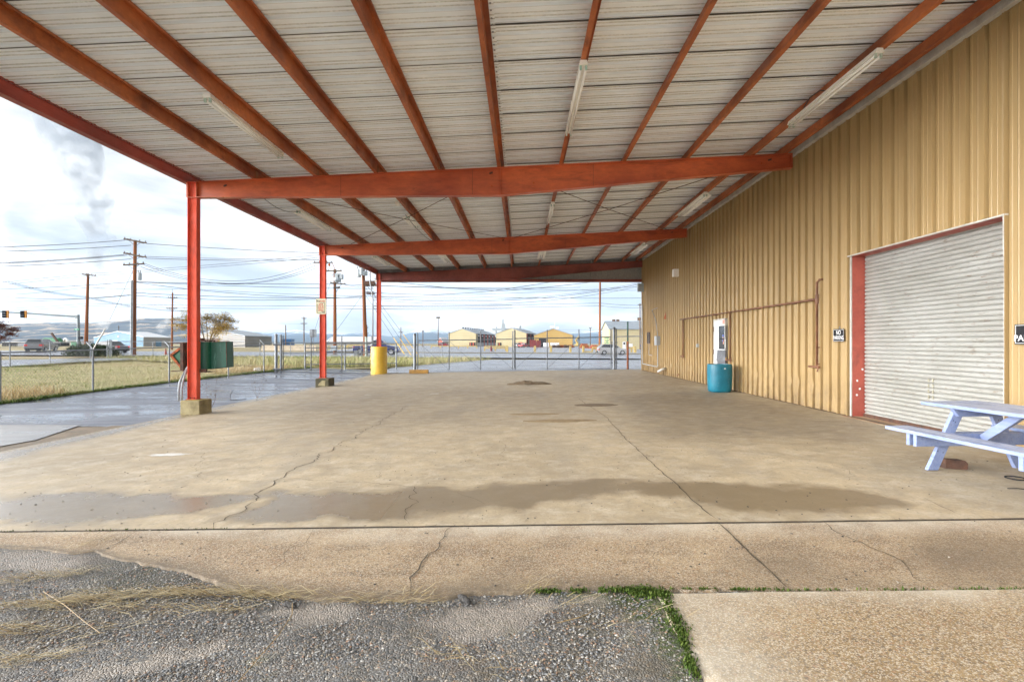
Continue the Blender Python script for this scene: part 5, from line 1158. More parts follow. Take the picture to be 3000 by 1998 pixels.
mb = MB(); p0 = Vector((-7.95, 14.6, -.105)); mb.tube([p0 + Vector(q) for q in ((-.25, .1, .0), (-.27, .1, .15), (-.2, .1, .27), (-.16, .1, .3))], .008, 5); mb.tube([p0 + Vector(q) for q in ((-.22, .05, .02), (0, .05, .03), (.2, .08, .05))], .012, 5); tag(mb.build('twig', M['wire']), 'broken dark twig lying on the drive beside the slab edge', 'twig')
mb = MB(); mb.blob(G(755, 1089) + Vector((0, 0, .08)), (.18, .12, .13), 9, 6, .2); tag(mb.build('rag', M['white']), 'small white rag in the grass beside the drive', 'rag')
mb = MB(); c = G(1230, 1094); mb.box(c.x - .55, c.x + .45, c.y - .1, c.y + .12, c.z, c.z + .20); tag(mb.build('timber_block', worn('yellow_timber', S(176, 132, 58), S(128, 98, 52), 5, fine=.25), bevel=.015), 'chunky weathered yellow timber block at the foot of the left gate post', 'block')
# ------------------------------------------------------------------ fences and gates
def link(mb, a, b, z0a, z1a, z0b, z1b, pitch, r):
    """diamond mesh between two verticals a and b (x, y), each from z0 to z1"""
    L = math.hypot(b[0] - a[0], b[1] - a[1]); Hh = max(z1a - z0a, z1b - z0b)
    def pt(u, v):
        t = u / L; z0 = z0a + t * (z0b - z0a); z1 = z1a + t * (z1b - z1a)
        return Vector((a[0] + t * (b[0] - a[0]), a[1] + t * (b[1] - a[1]), z0 + v / Hh * (z1 - z0)))
    nx, ny = -(b[1] - a[1]) / L, (b[0] - a[0]) / L
    s = -Hh
    while s < L:
        for sg in (1, -1):
            u0, u1 = max(0, s), min(L, s + Hh)
            if u1 - u0 > .01:
                v0, v1 = u0 - s, u1 - s
                if sg < 0: v0, v1 = Hh - v0, Hh - v1
                p, q = pt(u0, v0), pt(u1, v1); d = (q - p).normalized(); n1 = Vector((nx, ny, 0)); n2 = d.cross(n1)
                tri = [n1 * r, (-.5 * n1 + .87 * n2) * r, (-.5 * n1 - .87 * n2) * r]
                mb.add([p + t for t in tri] + [q + t for t in tri], [(0, 1, 4, 3), (1, 2, 5, 4), (2, 0, 3, 5)])
        s += pitch * 1.414
    return mb
def post(mb, x, y, z0, z1, r=.03): mb.tube([(x, y, z0), (x, y, z1)], r, 10); mb.blob((x, y, z1), (r * 1.15, r * 1.15, r * .8), 8, 5, 0)
def fence(name, label, pts, h, r=.03, rail=.021, arms=True, pitch=.075, wr=.0022, group=None, barb=True, bottom=False):
    """pts: list of (x, y); one thing with posts, rail and mesh"""
    c = pts[len(pts) // 2]; t = thing(name, label, 'fence', (c[0], c[1], H(*c)), 0, group)
    rl = MB(); me = MB(); br = MB()
    for i, p in enumerate(pts):
        z = H(*p); mb = MB(); post(mb, p[0], p[1], z - .1, z + h, r)
        if arms:
            d = Vector((pts[min(i+1, len(pts)-1)][0] - pts[max(i-1, 0)][0], pts[min(i+1, len(pts)-1)][1] - pts[max(i-1, 0)][1], 0)).normalized(); nrm = Vector((-d.y, d.x, 0))
            mb.bar(Vector((p[0], p[1], z + h)), Vector((p[0], p[1], z + h + .24)) + nrm * .24, .02, .03)
        mb.build('post', M['galv'], t)
        if i:
            q = pts[i-1]; zq = H(*q)
            rl.tube([(q[0], q[1], zq + h - .02), (p[0], p[1], z + h - .02)], rail, 8)
            if bottom: rl.tube([(q[0], q[1], zq + .08), (p[0], p[1], z + .08)], rail, 8)
            link(me, q, p, zq + .03, zq + h - .02, z + .03, z + h - .02, pitch, wr)
            if arms and barb:
                for k in range(2):
                    e = .12 * (k + 1); br.tube([(q[0] + nrm.x * e, q[1] + nrm.y * e, zq + h + e), (p[0] + nrm.x * e, p[1] + nrm.y * e, z + h + e)], .004, 4)
    rl.build('rail', M['galv'], t); me.build('mesh', M['mesh'], t)
    if br.v: br.build('barbed_wire', M['galv_dark'], t)
    return t
fp = [(-14.75, 8.6), (-14.6, 11.5), (-14.4, 14.4), (-14.3, 17.4), (-13.9, 20.57), (-13.25, 23.56), (-12.95, 26.2)]
fa = fence('chain_link_fence', 'chain-link fence with angled barb arms running along the grass edge of the drive', fp, 1.42)
mb = MB(); mb.bar((-14.3, 17.4, H(-14.3, 17.4) + 1.40), P(308, 964, 17.2), .035, .025); tag(mb.build('plank', M['white_trim']), 'pale thin plank sticking up at a slant from the chain-link fence post', 'plank')
fb_ = [(-27, 23), (-29.5, 28), (-31, 31.6), (-34, 37.6), (-37.2, 45)]
fence('chain_link_fence', 'far chain-link fence at the left between the grass lot and the side street', fb_, 1.5, .035, .022, False, .20, .0025)
fc_ = [(-38.5, 49), (-35, 49.5), (-31, 48.5), (-28, 50), (-25.7, 51.2), (-23.5, 53), (-20, 53.5), (-16.5, 53.6), (-13, 53.6), (-10, 53.2), (-8, 52.4)]
fence('chain_link_fence', 'distant chain-link fence along the near side of the road', fc_, 1.5, .035, .022, False, .26, .003)
gt = thing('fence_gate', 'narrow grey swing gate in the distant fence behind the low dark green bush', 'gate', (-37.5, 47, H(-37.5, 47)))
mb = MB(); zb_ = H(-37.5, 47)
for px in (314, 320, 324, 327):
    x = (px - U0) / F * 47.2; post(mb, x, 47.2, zb_ - .1, zb_ + 1.62, .04)
mb.tube([((314 - U0) / F * 47.2, 47.2, zb_ + 1.5), ((327 - U0) / F * 47.2, 47.2, zb_ + 1.5)], .03); mb.build('frame', M['galv'], gt)
# rolling gate across the drive
def tube_frame(mb, segs, r): 
    for a, b in segs: mb.tube([a, b], r, 8)
tp = Vector((-12.75, 27.07, .09))
tg = thing('gate_post', 'thick double galvanised gate post where the fence meets the rolling gate', 'gate post', tuple(tp))
mb = MB(); post(mb, tp.x, tp.y, -.05, 1.95, .075); mb.build('post', M['galv'], tg, ang=50)
mb = MB(); post(mb, tp.x + .24, tp.y + .02, -.05, 1.93, .055); mb.build('post', M['galv'], tg, ang=50)
mb = MB(); mb.tube([(tp.x - .1, tp.y - .09, 1.45), (tp.x + .33, tp.y - .09, 1.45)], .05, 8); mb.tube([(tp.x - .1, tp.y - .09, .18), (tp.x + .33, tp.y - .09, .18)], .05, 8); mb.build('roller', M['galv_dark'], tg)
A = Vector((tp.x + .3, 27.2, .10)); B = Vector((-8.05, 28.0, -.06))
rg_ = thing('rolling_gate', 'wide chain-link rolling gate closing the drive left of the yellow guard', 'gate', tuple(A))
mb = MB(); topz = 1.56
tube_frame(mb, [((A.x, A.y, topz), (B.x, B.y, topz)), ((A.x, A.y, A.z + .05), (B.x, B.y, B.z + .1)), ((A.x, A.y, 1.0), (B.x, B.y, 1.0))], .026)
mb.build('frame', M['galv'], rg_)
for t in (0.0, .31, .655, 1.0):
    p = A.lerp(B, t); mb = MB(); mb.tube([(p.x, p.y, p.z), (p.x, p.y, 1.92)], .028, 8)
    if 0 < t < 1: mb.bar((p.x, p.y - .02, p.z + .12), (p.x - .1, p.y - .02, p.z + .01), .03, .03)
    mb.build('upright', M['galv_dark'], rg_)
mb = link(MB(), (A.x, A.y), (B.x, B.y), A.z + .05, topz, B.z + .1, topz, .085, .0022); mb.build('mesh', M['mesh'], rg_)
mb = MB()
for k in range(3): mb.tube([(A.x, A.y, 1.66 + k * .11), (B.x, B.y, 1.66 + k * .11)], .004, 4)
mb.build('barbed_wire', M['galv_dark'], rg_)
mb = MB(); mb.grid([[(A.x - .3 + t * (B.x - A.x + .2), A.y - .25 + t * (B.y - A.y), H(A.x + t * (B.x - A.x), A.y) + .02) for t in np.linspace(0, 1, 12)], [(A.x - .3 + t * (B.x - A.x + .2), A.y - .05 + t * (B.y - A.y), H(A.x + t * (B.x - A.x), A.y) + .02) for t in np.linspace(0, 1, 12)]]); struct(mb.build('gate_track', M['galv_dark']))
# second leaf standing behind it
A2, B2 = Vector((-12.3, 29.6, .08)), Vector((-7.6, 31.6, .0))
r2 = thing('gate_leaf', 'empty pipe gate leaf with extra rails standing behind the rolling gate', 'gate', tuple(A2))
mb = MB(); tube_frame(mb, [((A2.x, A2.y, z), (B2.x, B2.y, z)) for z in (.32, 1.05, 1.25, 1.50)], .024); mb.build('rail', M['galv'], r2)
for t in (0, .42, .72, 1.0): p = A2.lerp(B2, t); mb = MB(); mb.tube([(p.x, p.y, p.z - .1), (p.x, p.y, 1.52)], .045, 8); mb.build('post', M['galv'], r2)
# double swing gate at the end of the slab
GL = Vector((-6.40, 31.0, 0)); GR = Vector((5.25, 29.6, 0))
def gp(px, t=None):
    """point on the gate line seen at picture column px"""
    k = (px - U0) / F; d = GR - GL; s = (k * GL.y - GL.x) / (d.x - k * d.y); return GL + d * s
for px, rr, lab, hh in ((1215, .085, 'thick galvanised left post of the double gate', 2.10), (1799, .085, 'thick galvanised right post of the double gate', 2.28)):
    p = gp(px); g = thing('gate_post', lab, 'gate post', (p.x, p.y, H(p.x, p.y)))
    mb = MB(); z = H(p.x, p.y); mb.tube([(p.x, p.y, z - .1), (p.x, p.y, z + hh)], rr, 14); mb.build('post', M['galv'], g, ang=50)
    mb = MB(); mb.lathe((p.x, p.y, z + hh), [(rr * 1.12, -.03), (rr * 1.12, .03), (rr * .7, .09), (.001, .10)], 14); mb.build('cap', M['galv_dark'], g, ang=50)
    mb = MB()
    for zz_ in (.35, 1.5): mb.tube([(p.x - .2, p.y, z + zz_), (p.x + .2, p.y, z + zz_)], .03, 8)
    mb.build('hinge', M['galv_dark'], g)
def leaf(px0, px1, ups, rails, diag, label):
    a, b = gp(px0), gp(px1); t = thing('swing_gate', label, 'gate', (a.x, a.y, H(a.x, a.y)))
    (yt0, yt1), (yb0, yb1) = rails; zt = lambda p, y: CZ + (V0 - y) / F * p.y
    mb = MB(); tops = {}; 
    zT = lambda px: float(np.interp(px, [px0, px1], [zt(a, yt0), zt(b, yt1)])); zB = lambda px: float(np.interp(px, [px0, px1], [zt(a, yb0), zt(b, yb1)]))
    tube_frame(mb, [((a.x, a.y, zT(px0)), (b.x, b.y, zT(px1))), ((a.x, a.y, zB(px0)), (b.x, b.y, zB(px1)))], .030); mb.build('frame', M['galv_dark'], t)
    for u in ups:
        p = gp(u); mb = MB(); mb.tube([(p.x, p.y, zB(u) - .03), (p.x, p.y, zT(u) + .46)], .032, 8); mb.blob((p.x, p.y, zT(u) + .46), (.034, .034, .02), 8, 5, 0); mb.build('upright', M['galv_dark'], t)
    for u0, u1 in zip(ups[:-1], ups[1:]):
        p, q = gp(u0), gp(u1); mb = MB()
        if diag > 0: mb.tube([(p.x, p.y - .03, zB(u0) + .05), (q.x, q.y - .03, zT(u1) - .05)], .010, 6)
        else: mb.tube([(p.x, p.y - .03, zT(u0) - .05), (q.x, q.y - .03, zB(u1) + .05)], .010, 6)
        mb.build('brace', M['galv_dark'], t)
    mb = link(MB(), (a.x, a.y), (b.x, b.y), zB(px0), zT(px0), zB(px1), zT(px1), .085, .0022); mb.build('mesh', M['mesh'], t)
    mb = MB()
    for k in range(4): mb.tube([(a.x, a.y, zT(px0) + .1 + k * .11), (b.x, b.y, zT(px1) + .1 + k * .11)], .004, 4)
    mb.build('barbed_wire', M['galv_dark'], t); return t
leaf(1224, 1502, [1224, 1315.6, 1408, 1502], ((997.8, 993.6), (1088, 1083.4)), -1, 'left leaf of the double chain-link gate, with braces sloping down to the right')
leaf(1509, 1790, [1509, 1603, 1696, 1790], ((992, 987.5), (1084, 1079.8)), 1, 'right leaf of the double chain-link gate, with braces rising to the right')
p = gp(1506); mb = MB(); mb.tube([(p.x, p.y - .05, .08), (p.x, p.y - .05, 2.45)], .024, 8); mb.box(p.x - .14, p.x + .14, p.y - .08, p.y - .04, 1.02, 1.08); tag(mb.build('drop_rod', M['galv']), 'tall galvanised drop rod with latch between the two gate leaves', 'gate latch')
# fixed panel between the gate and the wall
fpn = thing('side_fence', 'narrow chain-link panel between the double gate and the tan wall', 'fence', (5.3, 29.6, .07))
a, b = gp(1806), Vector((6.5, 28.4, 0)); mb = MB(); zt = 1.5 + 21 / F * 29.5
tube_frame(mb, [((a.x, a.y, zt), (b.x, b.y, zt)), ((b.x, b.y, .05), (b.x, b.y, zt + .45)), ((a.x, a.y, .05), (a.x, a.y, zt + .45))], .028); mb.build('frame', M['galv_dark'], fpn)
mb = link(MB(), (a.x, a.y), (b.x, b.y), .08, zt, .08, zt, .085, .0022); mb.build('mesh', M['mesh'], fpn)
mb = MB()
for k in range(4): mb.tube([(a.x, a.y, zt + .1 + k * .11), (b.x, b.y, zt + .1 + k * .11)], .004, 4)
mb.build('barbed_wire', M['galv_dark'], fpn)
x = (1838 - U0) / F * 29.3
pl_ = thing('marker_post', 'thin post, green above and rusty below, in front of the narrow fence panel', 'post', (x, 29.2, .07))
mb = MB(); mb.tube([(x, 29.2, .05), (x, 29.2, 1.62)], .062, 10); mb.build('lower_pipe', M['rust_edge'], pl_, smooth=True)
mb = MB(); mb.tube([(x, 29.2, 1.62), (x, 29.2, 2.74)], .045, 10); mb.build('upper_pipe', worn('dark_green_pipe', S(60, 100, 84), S(44, 78, 66), 4), pl_, smooth=True)
# ---- green cabinet on the nearest column
cb = thing('green_cabinet', 'dented green painted metal cabinet with a hanging open flap, bracketed to the nearest column', 'cabinet', (-7.4, 12.4, .9))
def cp(zx, zy, Y=12.35): return P(480 + zx / 6.03, 980 + zy / 6.03, Y)
Yc = 12.35
n = 14; rows = []
xa, xb_ = cp(618, 0).x, cp(832, 0).x
for zy in (612, 130):
    z = cp(0, zy).z; r = []
    for i in range(n + 1):
        t = i / n; xx = xa + (xb_ - xa) * (.5 - .5 * math.cos(math.pi * t)) ; r.append((xx, Yc + .08 - .20 * math.sin(math.pi * (t * .92 + .08)), z))
    r.append((xb_ - .01, Yc + .35, z)); r.append((xa, Yc + .35, z)); r.append(r[0]); rows.append(r)
mb = MB(); mb.grid(rows); m_ = len(rows[0]) - 1; mb.f.append(tuple(range(m_))); mb.f.append(tuple(m_ + 1 + k for k in range(m_))); mb.build('rounded_body', M['green'], cb, ang=40)
c1, c2, c3, c4 = cp(828, 612), cp(1117, 582), cp(1103, 122), cp(828, 130)
mb = MB(); mb.prism([tuple(c1), tuple(c2), tuple(c3), tuple(c4)], [tuple(q + Vector((0, .30, 0))) for q in (c1, c2, c3, c4)]); mb.build('side_panel', M['green'], cb, bevel=.01)
mb = MB(); mb.bar(cp(825, 128, 12.13) + Vector((0, .12, 0)), cp(1105, 120, 12.13) + Vector((0, .12, 0)), .02, .018); mb.bar(c1 - Vector((0, .008, 0)), c2 - Vector((0, .008, 0)), .012, .012); mb.bar(c2 - Vector((0, .008, 0)), c3 - Vector((0, .008, 0)), .012, .012); mb.build('rim', M['rust_brown'], cb)
mb = MB(); zt0 = cp(0, 118).z; mb.box(xa - .02, cp(800, 0).x, 12.1, 12.6, zt0, zt0 + .02); zc = cp(0, 640).z; mb.box(xa - .04, cp(850, 0).x, 12.12, 12.17, zc - .03, zc + .05); mb.box(xa - .04, cp(850, 0).x, 12.17, 12.6, zc - .03, zc - .02); mb.box(xa - .02, cp(695, 0).x, 12.3, 12.4, zt0 + .02, zt0 + .07); mb.build('bracket', M['rust_brown'], cb)
q = [cp(*v) for v in ((135, 365), (295, 248), (375, 262), (400, 640), (412, 695))]
mb = MB(); mb.prism([tuple(v) for v in (q[0], q[1], q[2], q[3], q[4])], [tuple(v + Vector((0, .03, 0))) for v in (q[0], q[1], q[2], q[3], q[4])]); mb.build('flap', M['green_in'], cb)
mb = MB()
for a, b in ((q[0], q[1]), (q[0], q[4]), (cp(385, 150), cp(390, 640))): mb.bar(a - Vector((0, .02, 0)), b - Vector((0, .02, 0)), .05, .03, (0, 1, 0))
mb.build('flap_edge', M['rust_edge'], cb)
mb = MB(); mb.box(cp(360, 0).x, cp(412, 0).x, 12.2, 12.6, cp(0, 640).z, cp(0, 150).z); mb.bar(cp(135, 160), cp(390, 145), .10, .02); mb.bar(cp(145, 648), cp(400, 630), .08, .02); mb.build('frame', M['rust_brown'], cb)
# ------------------------------------------------------------------ utility poles and wires
def pole(px, ytop, Y, pxb, label, r0=.12, r1=.17, arms=(), mat='pole', yb=None, name='utility_pole'):
    """arms: (y, pxl, pxr, tilt_px, insul)"""
    b = P(pxb, V0 + 10, Y); zb_ = H(b.x, Y); top = P(px, ytop, Y)
    t = thing(name, label, 'utility pole', (b.x, Y, zb_))
    mb = MB(); mb.tube([(b.x, Y, zb_ - .3), (b.x + (top.x - b.x) * .5, Y, (zb_ + top.z) / 2), tuple(top)], [r1, (r0 + r1) / 2, r0], 12); mb.build('shaft', M[mat], t, ang=50)
    for y, pl, pr_, tilt, ins in arms:
        for k in range(2 if ins == 2 else 1):
            a = P(pl + k * 9, y - tilt, Y - .25 + k * .5); b2 = P(pr_ - k * 9, y + tilt, Y - .25 + k * .5)
            mb = MB(); mb.bar(a, b2, .12, .14); c = mb.build('crossarm', M['arm'], t)
        mb = MB(); cx_ = (pl + pr_) / 2; q = .3
        mb.bar(P(pl + (cx_ - pl) * (1 - q * 2), y - tilt * .5, Y - .3), P(cx_, y + 14 * 58 / Y, Y - .2), .05, .03); mb.bar(P(pr_ - (pr_ - cx_) * (1 - q * 2), y + tilt * .5, Y - .3), P(cx_, y + 14 * 58 / Y, Y - .2), .05, .03); mb.build('arm_brace', M['wire'], t)
        for s in (0.04, .3, .7, .96):
            p = P(pl + (pr_ - pl) * s, y - tilt + 2 * tilt * s, Y - .25); mb = MB(); mb.lathe((p.x, p.y, p.z + .07), [(.02, 0), (.07, .03), (.05, .06), (.075, .10), (.03, .17), (.001, .18)], 8); mb.build('insulator', M['insul'], t)
    return t
def can(t, px0, px1, y0, y1, Y, label=None):
    a = P((px0 + px1) / 2, y1, Y); r = (px1 - px0) / 2 / F * Y; h = (y1 - y0) / F * Y
    mb = MB(); mb.lathe(tuple(a), [(.001, 0), (r * .95, .02), (r, .06), (r, h - .04), (r * .9, h), (.001, h + .01)], 16); c = mb.build('transformer', M['tank'], t, ang=40)
    mb = MB()
    for s in (-.5, .5): mb.tube([(a.x + s * r, Y - .05, a.z + h), (a.x + s * r, Y - .05, a.z + h + .3)], .05, 6)
    mb.build('bushing', M['insul'], c)
ta_ = pole(396, 704, 58, 391.5, 'tall brown utility pole with three crossarms and a grey transformer, behind the juniper bush', .16, .24, ((706.5, 363, 429, 6, 2), (748, 362, 428, 6, 2), (775, 361, 422, -2, 1)))
can(ta_, 403, 414.5, 800, 821.5, 57.5)
mb = MB()
for px, r in ((385.5, .11), (389, .05)): mb.tube([tuple(P(px - 1.5, 1047, 57.3)), tuple(P(px, 826, 57.6)), tuple(P(px + 2, 823, 57.7))], r, 8)
mb.build('conduit', M['galv'], ta_)
pole(258, 803, 80, 251.5, 'plain brown utility pole with one crossarm, right of the traffic signal mast', .17, .26, ((806, 241, 281, 2, 1),))
tc3 = pole(505.5, 858, 105, 503.5, 'slim utility pole with a street light arm just left of the nearest column', .14, .2, ((872.5, 492, 519, 0, 0), (904, 488, 519, 0, 1)), 'pole')
mb = MB(); mb.tube([tuple(P(504.5, 846, 105)), tuple(P(505, 858, 105))], .06, 6); mb.tube([tuple(P(504, 936, 105)), tuple(P(525, 929, 105)), tuple(P(541, 928, 105))], .05, 6); mb.box(P(541, 0, 105).x - .2, P(547, 0, 105).x + .2, 104.8, 105.2, P(0, 930, 105).z, P(0, 928, 105).z); mb.build('light_arm', M['conduit'], tc3)
td = pole(981, 789, 68, 981, 'brown utility pole with regulators and many small crossarms, right of the sign column', .17, .24, ((769.5, 919, 974, 0, 1), (794, 945, 1001, 0, 1), (831, 968, 1012, 2, 1), (843, 977, 996, 0, 0)))
mb = MB(); a = P(985, 815, 67.5); mb.box(a.x - .15, a.x + .5, 67.3, 67.9, a.z - .5, a.z + .6); a = P(997, 812, 67.5); mb.box(a.x - .25, a.x + .3, 67.3, 67.9, a.z - .25, a.z + .35); mb.lathe(tuple(P(988, 824, 67.5)), [(.001, -.3), (.5, .1), (.45, .4), (.001, .45)], 12); mb.build('regulator', M['tank'], td, bevel=.03)
mb = MB(); mb.tube([tuple(P(974, 770, 68)), tuple(P(976, 778, 68)), tuple(P(981, 787, 68))], .04, 6); mb.blob(P(965, 776, 67.7), (.16, .16, .2)); mb.blob(P(953, 787, 67.7), (.14, .14, .18)); mb.build('fuse', M['rust_edge'], td)
te = pole(1064, 780, 60, 1071, 'leaning brown utility pole carrying grey tanks, left of the yellow guarded column', .17, .25, ((837, 1068, 1103, 0, 1),))
can(te, 1045, 1057, 789, 813, 59.6); can(te, 1054, 1064, 786, 806, 59.2); can(te, 1063, 1077, 795, 808, 59.8)
mb = MB(); a = P(1083, 829, 59.8); mb.box(a.x - .62, a.x + .62, 59.6, 60.0, a.z - .22, a.z + .22); a = P(1085, 857, 59.8); mb.box(a.x - .45, a.x + .45, 59.6, 60, a.z - .06, a.z + .06); a = P(1086, 861.5, 59.8); mb.box(a.x - .45, a.x + .45, 59.6, 60, a.z - .05, a.z + .05); mb.build('capacitor', M['rust_brown'], te)
mb = MB(); mb.tube([tuple(P(1072.5, 1048, 59.5)), tuple(P(1072.5, 987, 59.5))], .13, 8); mb.build('cable_guard', worn('pale_green_guard', (.45, .52, .44), (.38, .44, .38), 2), te)
pole(1759, 700, 94, 1756.7, 'tall bare reddish utility pole rising behind the right gate leaf and white car', .16, .20, (), 'pole')
pole(1875, 889, 150, 1875, 'distant pole with a small crossarm at the building corner', .14, .18, ((893, 1869, 1881, 0, 1),), 'pole_grey')
for i, (px, yt, Y, arms) in enumerate(((837, 952, 170, ()), (890.5, 928, 150, ((948, 881, 900, 0, 1), (933, 883, 898, 0, 0))), (1075, 952, 160, ((960, 1071, 1079, 0, 0), (977, 1071, 1080, 0, 0))), (1174.5, 958, 190, ((973, 1168, 1181, 0, 0),)), (1239, 965, 200, ((971, 1235, 1243, 0, 0),)), (347.5, 954, 300, ((959, 345, 350, 0, 0),)))):
    pole(px, yt, Y, px, ('thin distant bare pole right of the grey barn', 'distant pole with two crossarms left of the sign column', 'thin distant pole just right of the pole with tanks', 'distant pole between the yellow guard and the left gate post', 'thin distant pole just right of the left gate post', 'tiny pole above the roof of the blue barn')[i], .13, .18, arms, 'pole_grey')
# wires
NW = [0]
def wire(x0, y0, Y0, x1, y1, Y1, s=0.0, r=.028, label=None):
    NW[0] += 1
    mb = MB(); mb.tube(sag(P(x0, y0, Y0), P(x1, y1, Y1), s, 20), r, 4, False)
    tag(mb.build('power_line', M['wire'], smooth=True), label or 'thin black overhead power line crossing the cloudy sky', 'power line', 'power lines crossing the sky')
def run(pts, **k):
    for a, b in zip(pts[:-1], pts[1:]): wire(*a, *b, **k)
for y0, x1, y1 in ((722.7, 366, 704), (735, 384, 719), (769, 364, 746), (772, 372, 748), (779, 385, 759)): wire(-60, y0 + 3, 50, x1, y1, 58, .12)
run([(-60, 832, 80), (248, 801.5, 80), (470, 787, 72), (935, 747, 68)], s=.1); run([(-60, 840, 80), (250, 808, 80), (470, 793, 72), (938, 754, 68)], s=.1)
run([(-60, 848, 58), (390, 826, 58), (1095, 846, 66)], s=.15); run([(-60, 868, 80), (256, 842, 80), (560, 846, 80), (1098, 868, 80)], s=.2)
run([(-60, 862, 62), (385, 865, 58), (1068, 868, 60)], s=.5); run([(-60, 884, 62), (390, 863, 58)], s=.25)
run([(-60, 906, 80), (256, 889, 80), (981, 896, 68), (1500, 895, 80)], s=.15); run([(-60, 912, 80), (256, 896, 80), (981, 904, 68), (1500, 904, 80)], s=.15)
wire(-60, 928, 90, 548, 950, 85, .1); wire(-60, 916, 100, 560, 942, 85, .1, .018)
for d in (0, 3.5, 7): run([(-60, 795 + d, 62), (250, 868 + d * .6, 80), (540, 910 + d * .4, 105)], s=.5, r=.02)
for d in (0, 34, 46): wire(-60, 690 + d * 1.6, 70, 600, 912 + d * .3, 160, .4, .015)
wire(429, 714, 58, 935, 741.5, 68, .1); wire(427, 752, 58, 935, 760, 68, .1, .02); wire(427, 757, 58, 935, 762, 68, .15)
wire(423, 772, 57.8, 922, 768, 68, 2.2, .022); wire(421, 776, 57.8, 924, 778, 68, 2.2, .022); wire(412, 782, 57.8, 925, 786, 68, 2.0, .022)
wire(400, 826, 58, 981, 832, 68, .1); wire(402, 828, 58, 1065, 872, 60, .5); wire(395, 858, 58, 981, 873, 68, .2)
wire(1012, 833, 68, 1700, 842, 90, .3); wire(997, 831, 68, 1100, 838, 60, .2)
# through the far bay
run([(1095, 816, 60), (1470, 852, 60), (1900, 800, 60)], s=.25); run([(1095, 858, 60), (1277, 863, 60), (1437, 853, 60), (1700, 812, 60)], s=.05); 
wire(1095, 838, 66, 1890, 851, 80, .15, .02); run([(1095, 868, 60), (1430, 871, 75), (1890, 873, 90)], s=.1); wire(1095, 873, 62, 1890, 830, 70, 1.2); wire(1095, 878, 62, 1890, 835, 70, 1.4, .022); wire(1095, 869, 62, 1890, 826, 70, 1.2, .02)
run([(1095, 896, 68), (1757, 888, 94), (1890, 895, 90)], s=.12); run([(1095, 904, 68), (1757, 896, 94), (1890, 902, 90)], s=.12); wire(1240, 866, 60, 1890, 838, 75, .2, .018)
wire(660, 936, 110, 888, 949, 150, .3, .02)
def guy(a, b, label, guard=None):
    mb = MB(); mb.tube([P(*a), P(*b)], .018, 4); t = tag(mb.build('guy_wire', M['wire']), label, 'guy wire', 'guy wires of the utility poles')
    if guard:
        mb = MB(); p = P(*a).lerp(P(*b), guard); mb.tube([p, P(*b)], .045, 6); tag(mb.build('guy_guard', M['yellow']), label.replace('guy wire', 'yellow plastic guard on the guy wire'), 'guy guard', 'yellow guy wire guards')
guy((389, 795, 58), (320, 940, 62), 'guy wire sloping left from the tall pole with the transformer')
guy((1064, 862, 60), (955, 1010, 64), 'guy wire sloping left from the pole with the grey tanks')
guy((1073, 868, 60), (1185, 1038, 58), 'leftmost guy wire falling right from the pole with tanks', .72)
guy((1072, 845, 60), (1205, 1041, 59), 'middle guy wire falling right from the pole with tanks', .75)
guy((1072, 833, 60), (1227, 1042, 60), 'rightmost guy wire falling right from the pole with tanks', .70)
guy((975, 806, 68), (905, 1020, 70), 'guy wire sloping left from the pole right of the sign column')
# ------------------------------------------------------------------ traffic signal
Y = 80; b0 = P(230, 1020, Y)
tm = thing('traffic_signal_mast', 'grey traffic signal mast with a long arm, two signal heads and a green street sign', 'traffic signal', (b0.x, Y, H(b0.x, Y)))
mb = MB(); mb.tube([(b0.x, Y, H(b0.x, Y)), tuple(P(229.5, 922, Y))], [.24, .17], 12); mb.build('pole', M['mast'], tm, ang=50)
mb = MB(); mb.tube([tuple(P(229, 928, Y)), tuple(P(80, 918, Y)), tuple(P(-60, 911, Y))], [.15, .11, .08], 10); mb.box(P(222, 0, Y).x, P(229, 0, Y).x, Y - .2, Y + .2, P(0, 933, Y).z, P(0, 924, Y).z); mb.build('mast_arm', M['mast'], tm)
for px in (18.5, 71.5):
    a = P(px, 921, Y - .3); mb = MB(); mb.box(a.x - .02, a.x + .30, a.y - .1, a.y + .12, a.z - .56, a.z + .56); s_ = mb.build('signal_head', M['signal_yellow'], tm)
    for k in (-1, 0, 1):
        mb = MB(); mb.tube([(a.x + .06, a.y - .05, a.z + k * .35), (a.x - .32, a.y - .32, a.z + k * .35 - .02)], .175, 10); mb.build('visor', M['black'], s_)
a = P(225, 965, Y - .25); mb = MB(); mb.box(a.x - .40, a.x + .40, a.y - .02, a.y + .02, a.z - .12, a.z + .12); q_ = mb.build('street_sign', M['street_green'], tm)
mb = MB()
for s in (-.26, -.17, -.08, .0, .26): mb.box(a.x + s - .03, a.x + s + .03, a.y - .026, a.y - .021, a.z - .055, a.z + .055)
mb.build('sign_lettering', M['white'], q_)
a = P(236, 990, Y - .2); mb = MB(); mb.box(a.x - .24, a.x + .24, a.y - .15, a.y + .15, a.z - .19, a.z + .19); mb.build('pedestrian_signal', M['black'], tm)
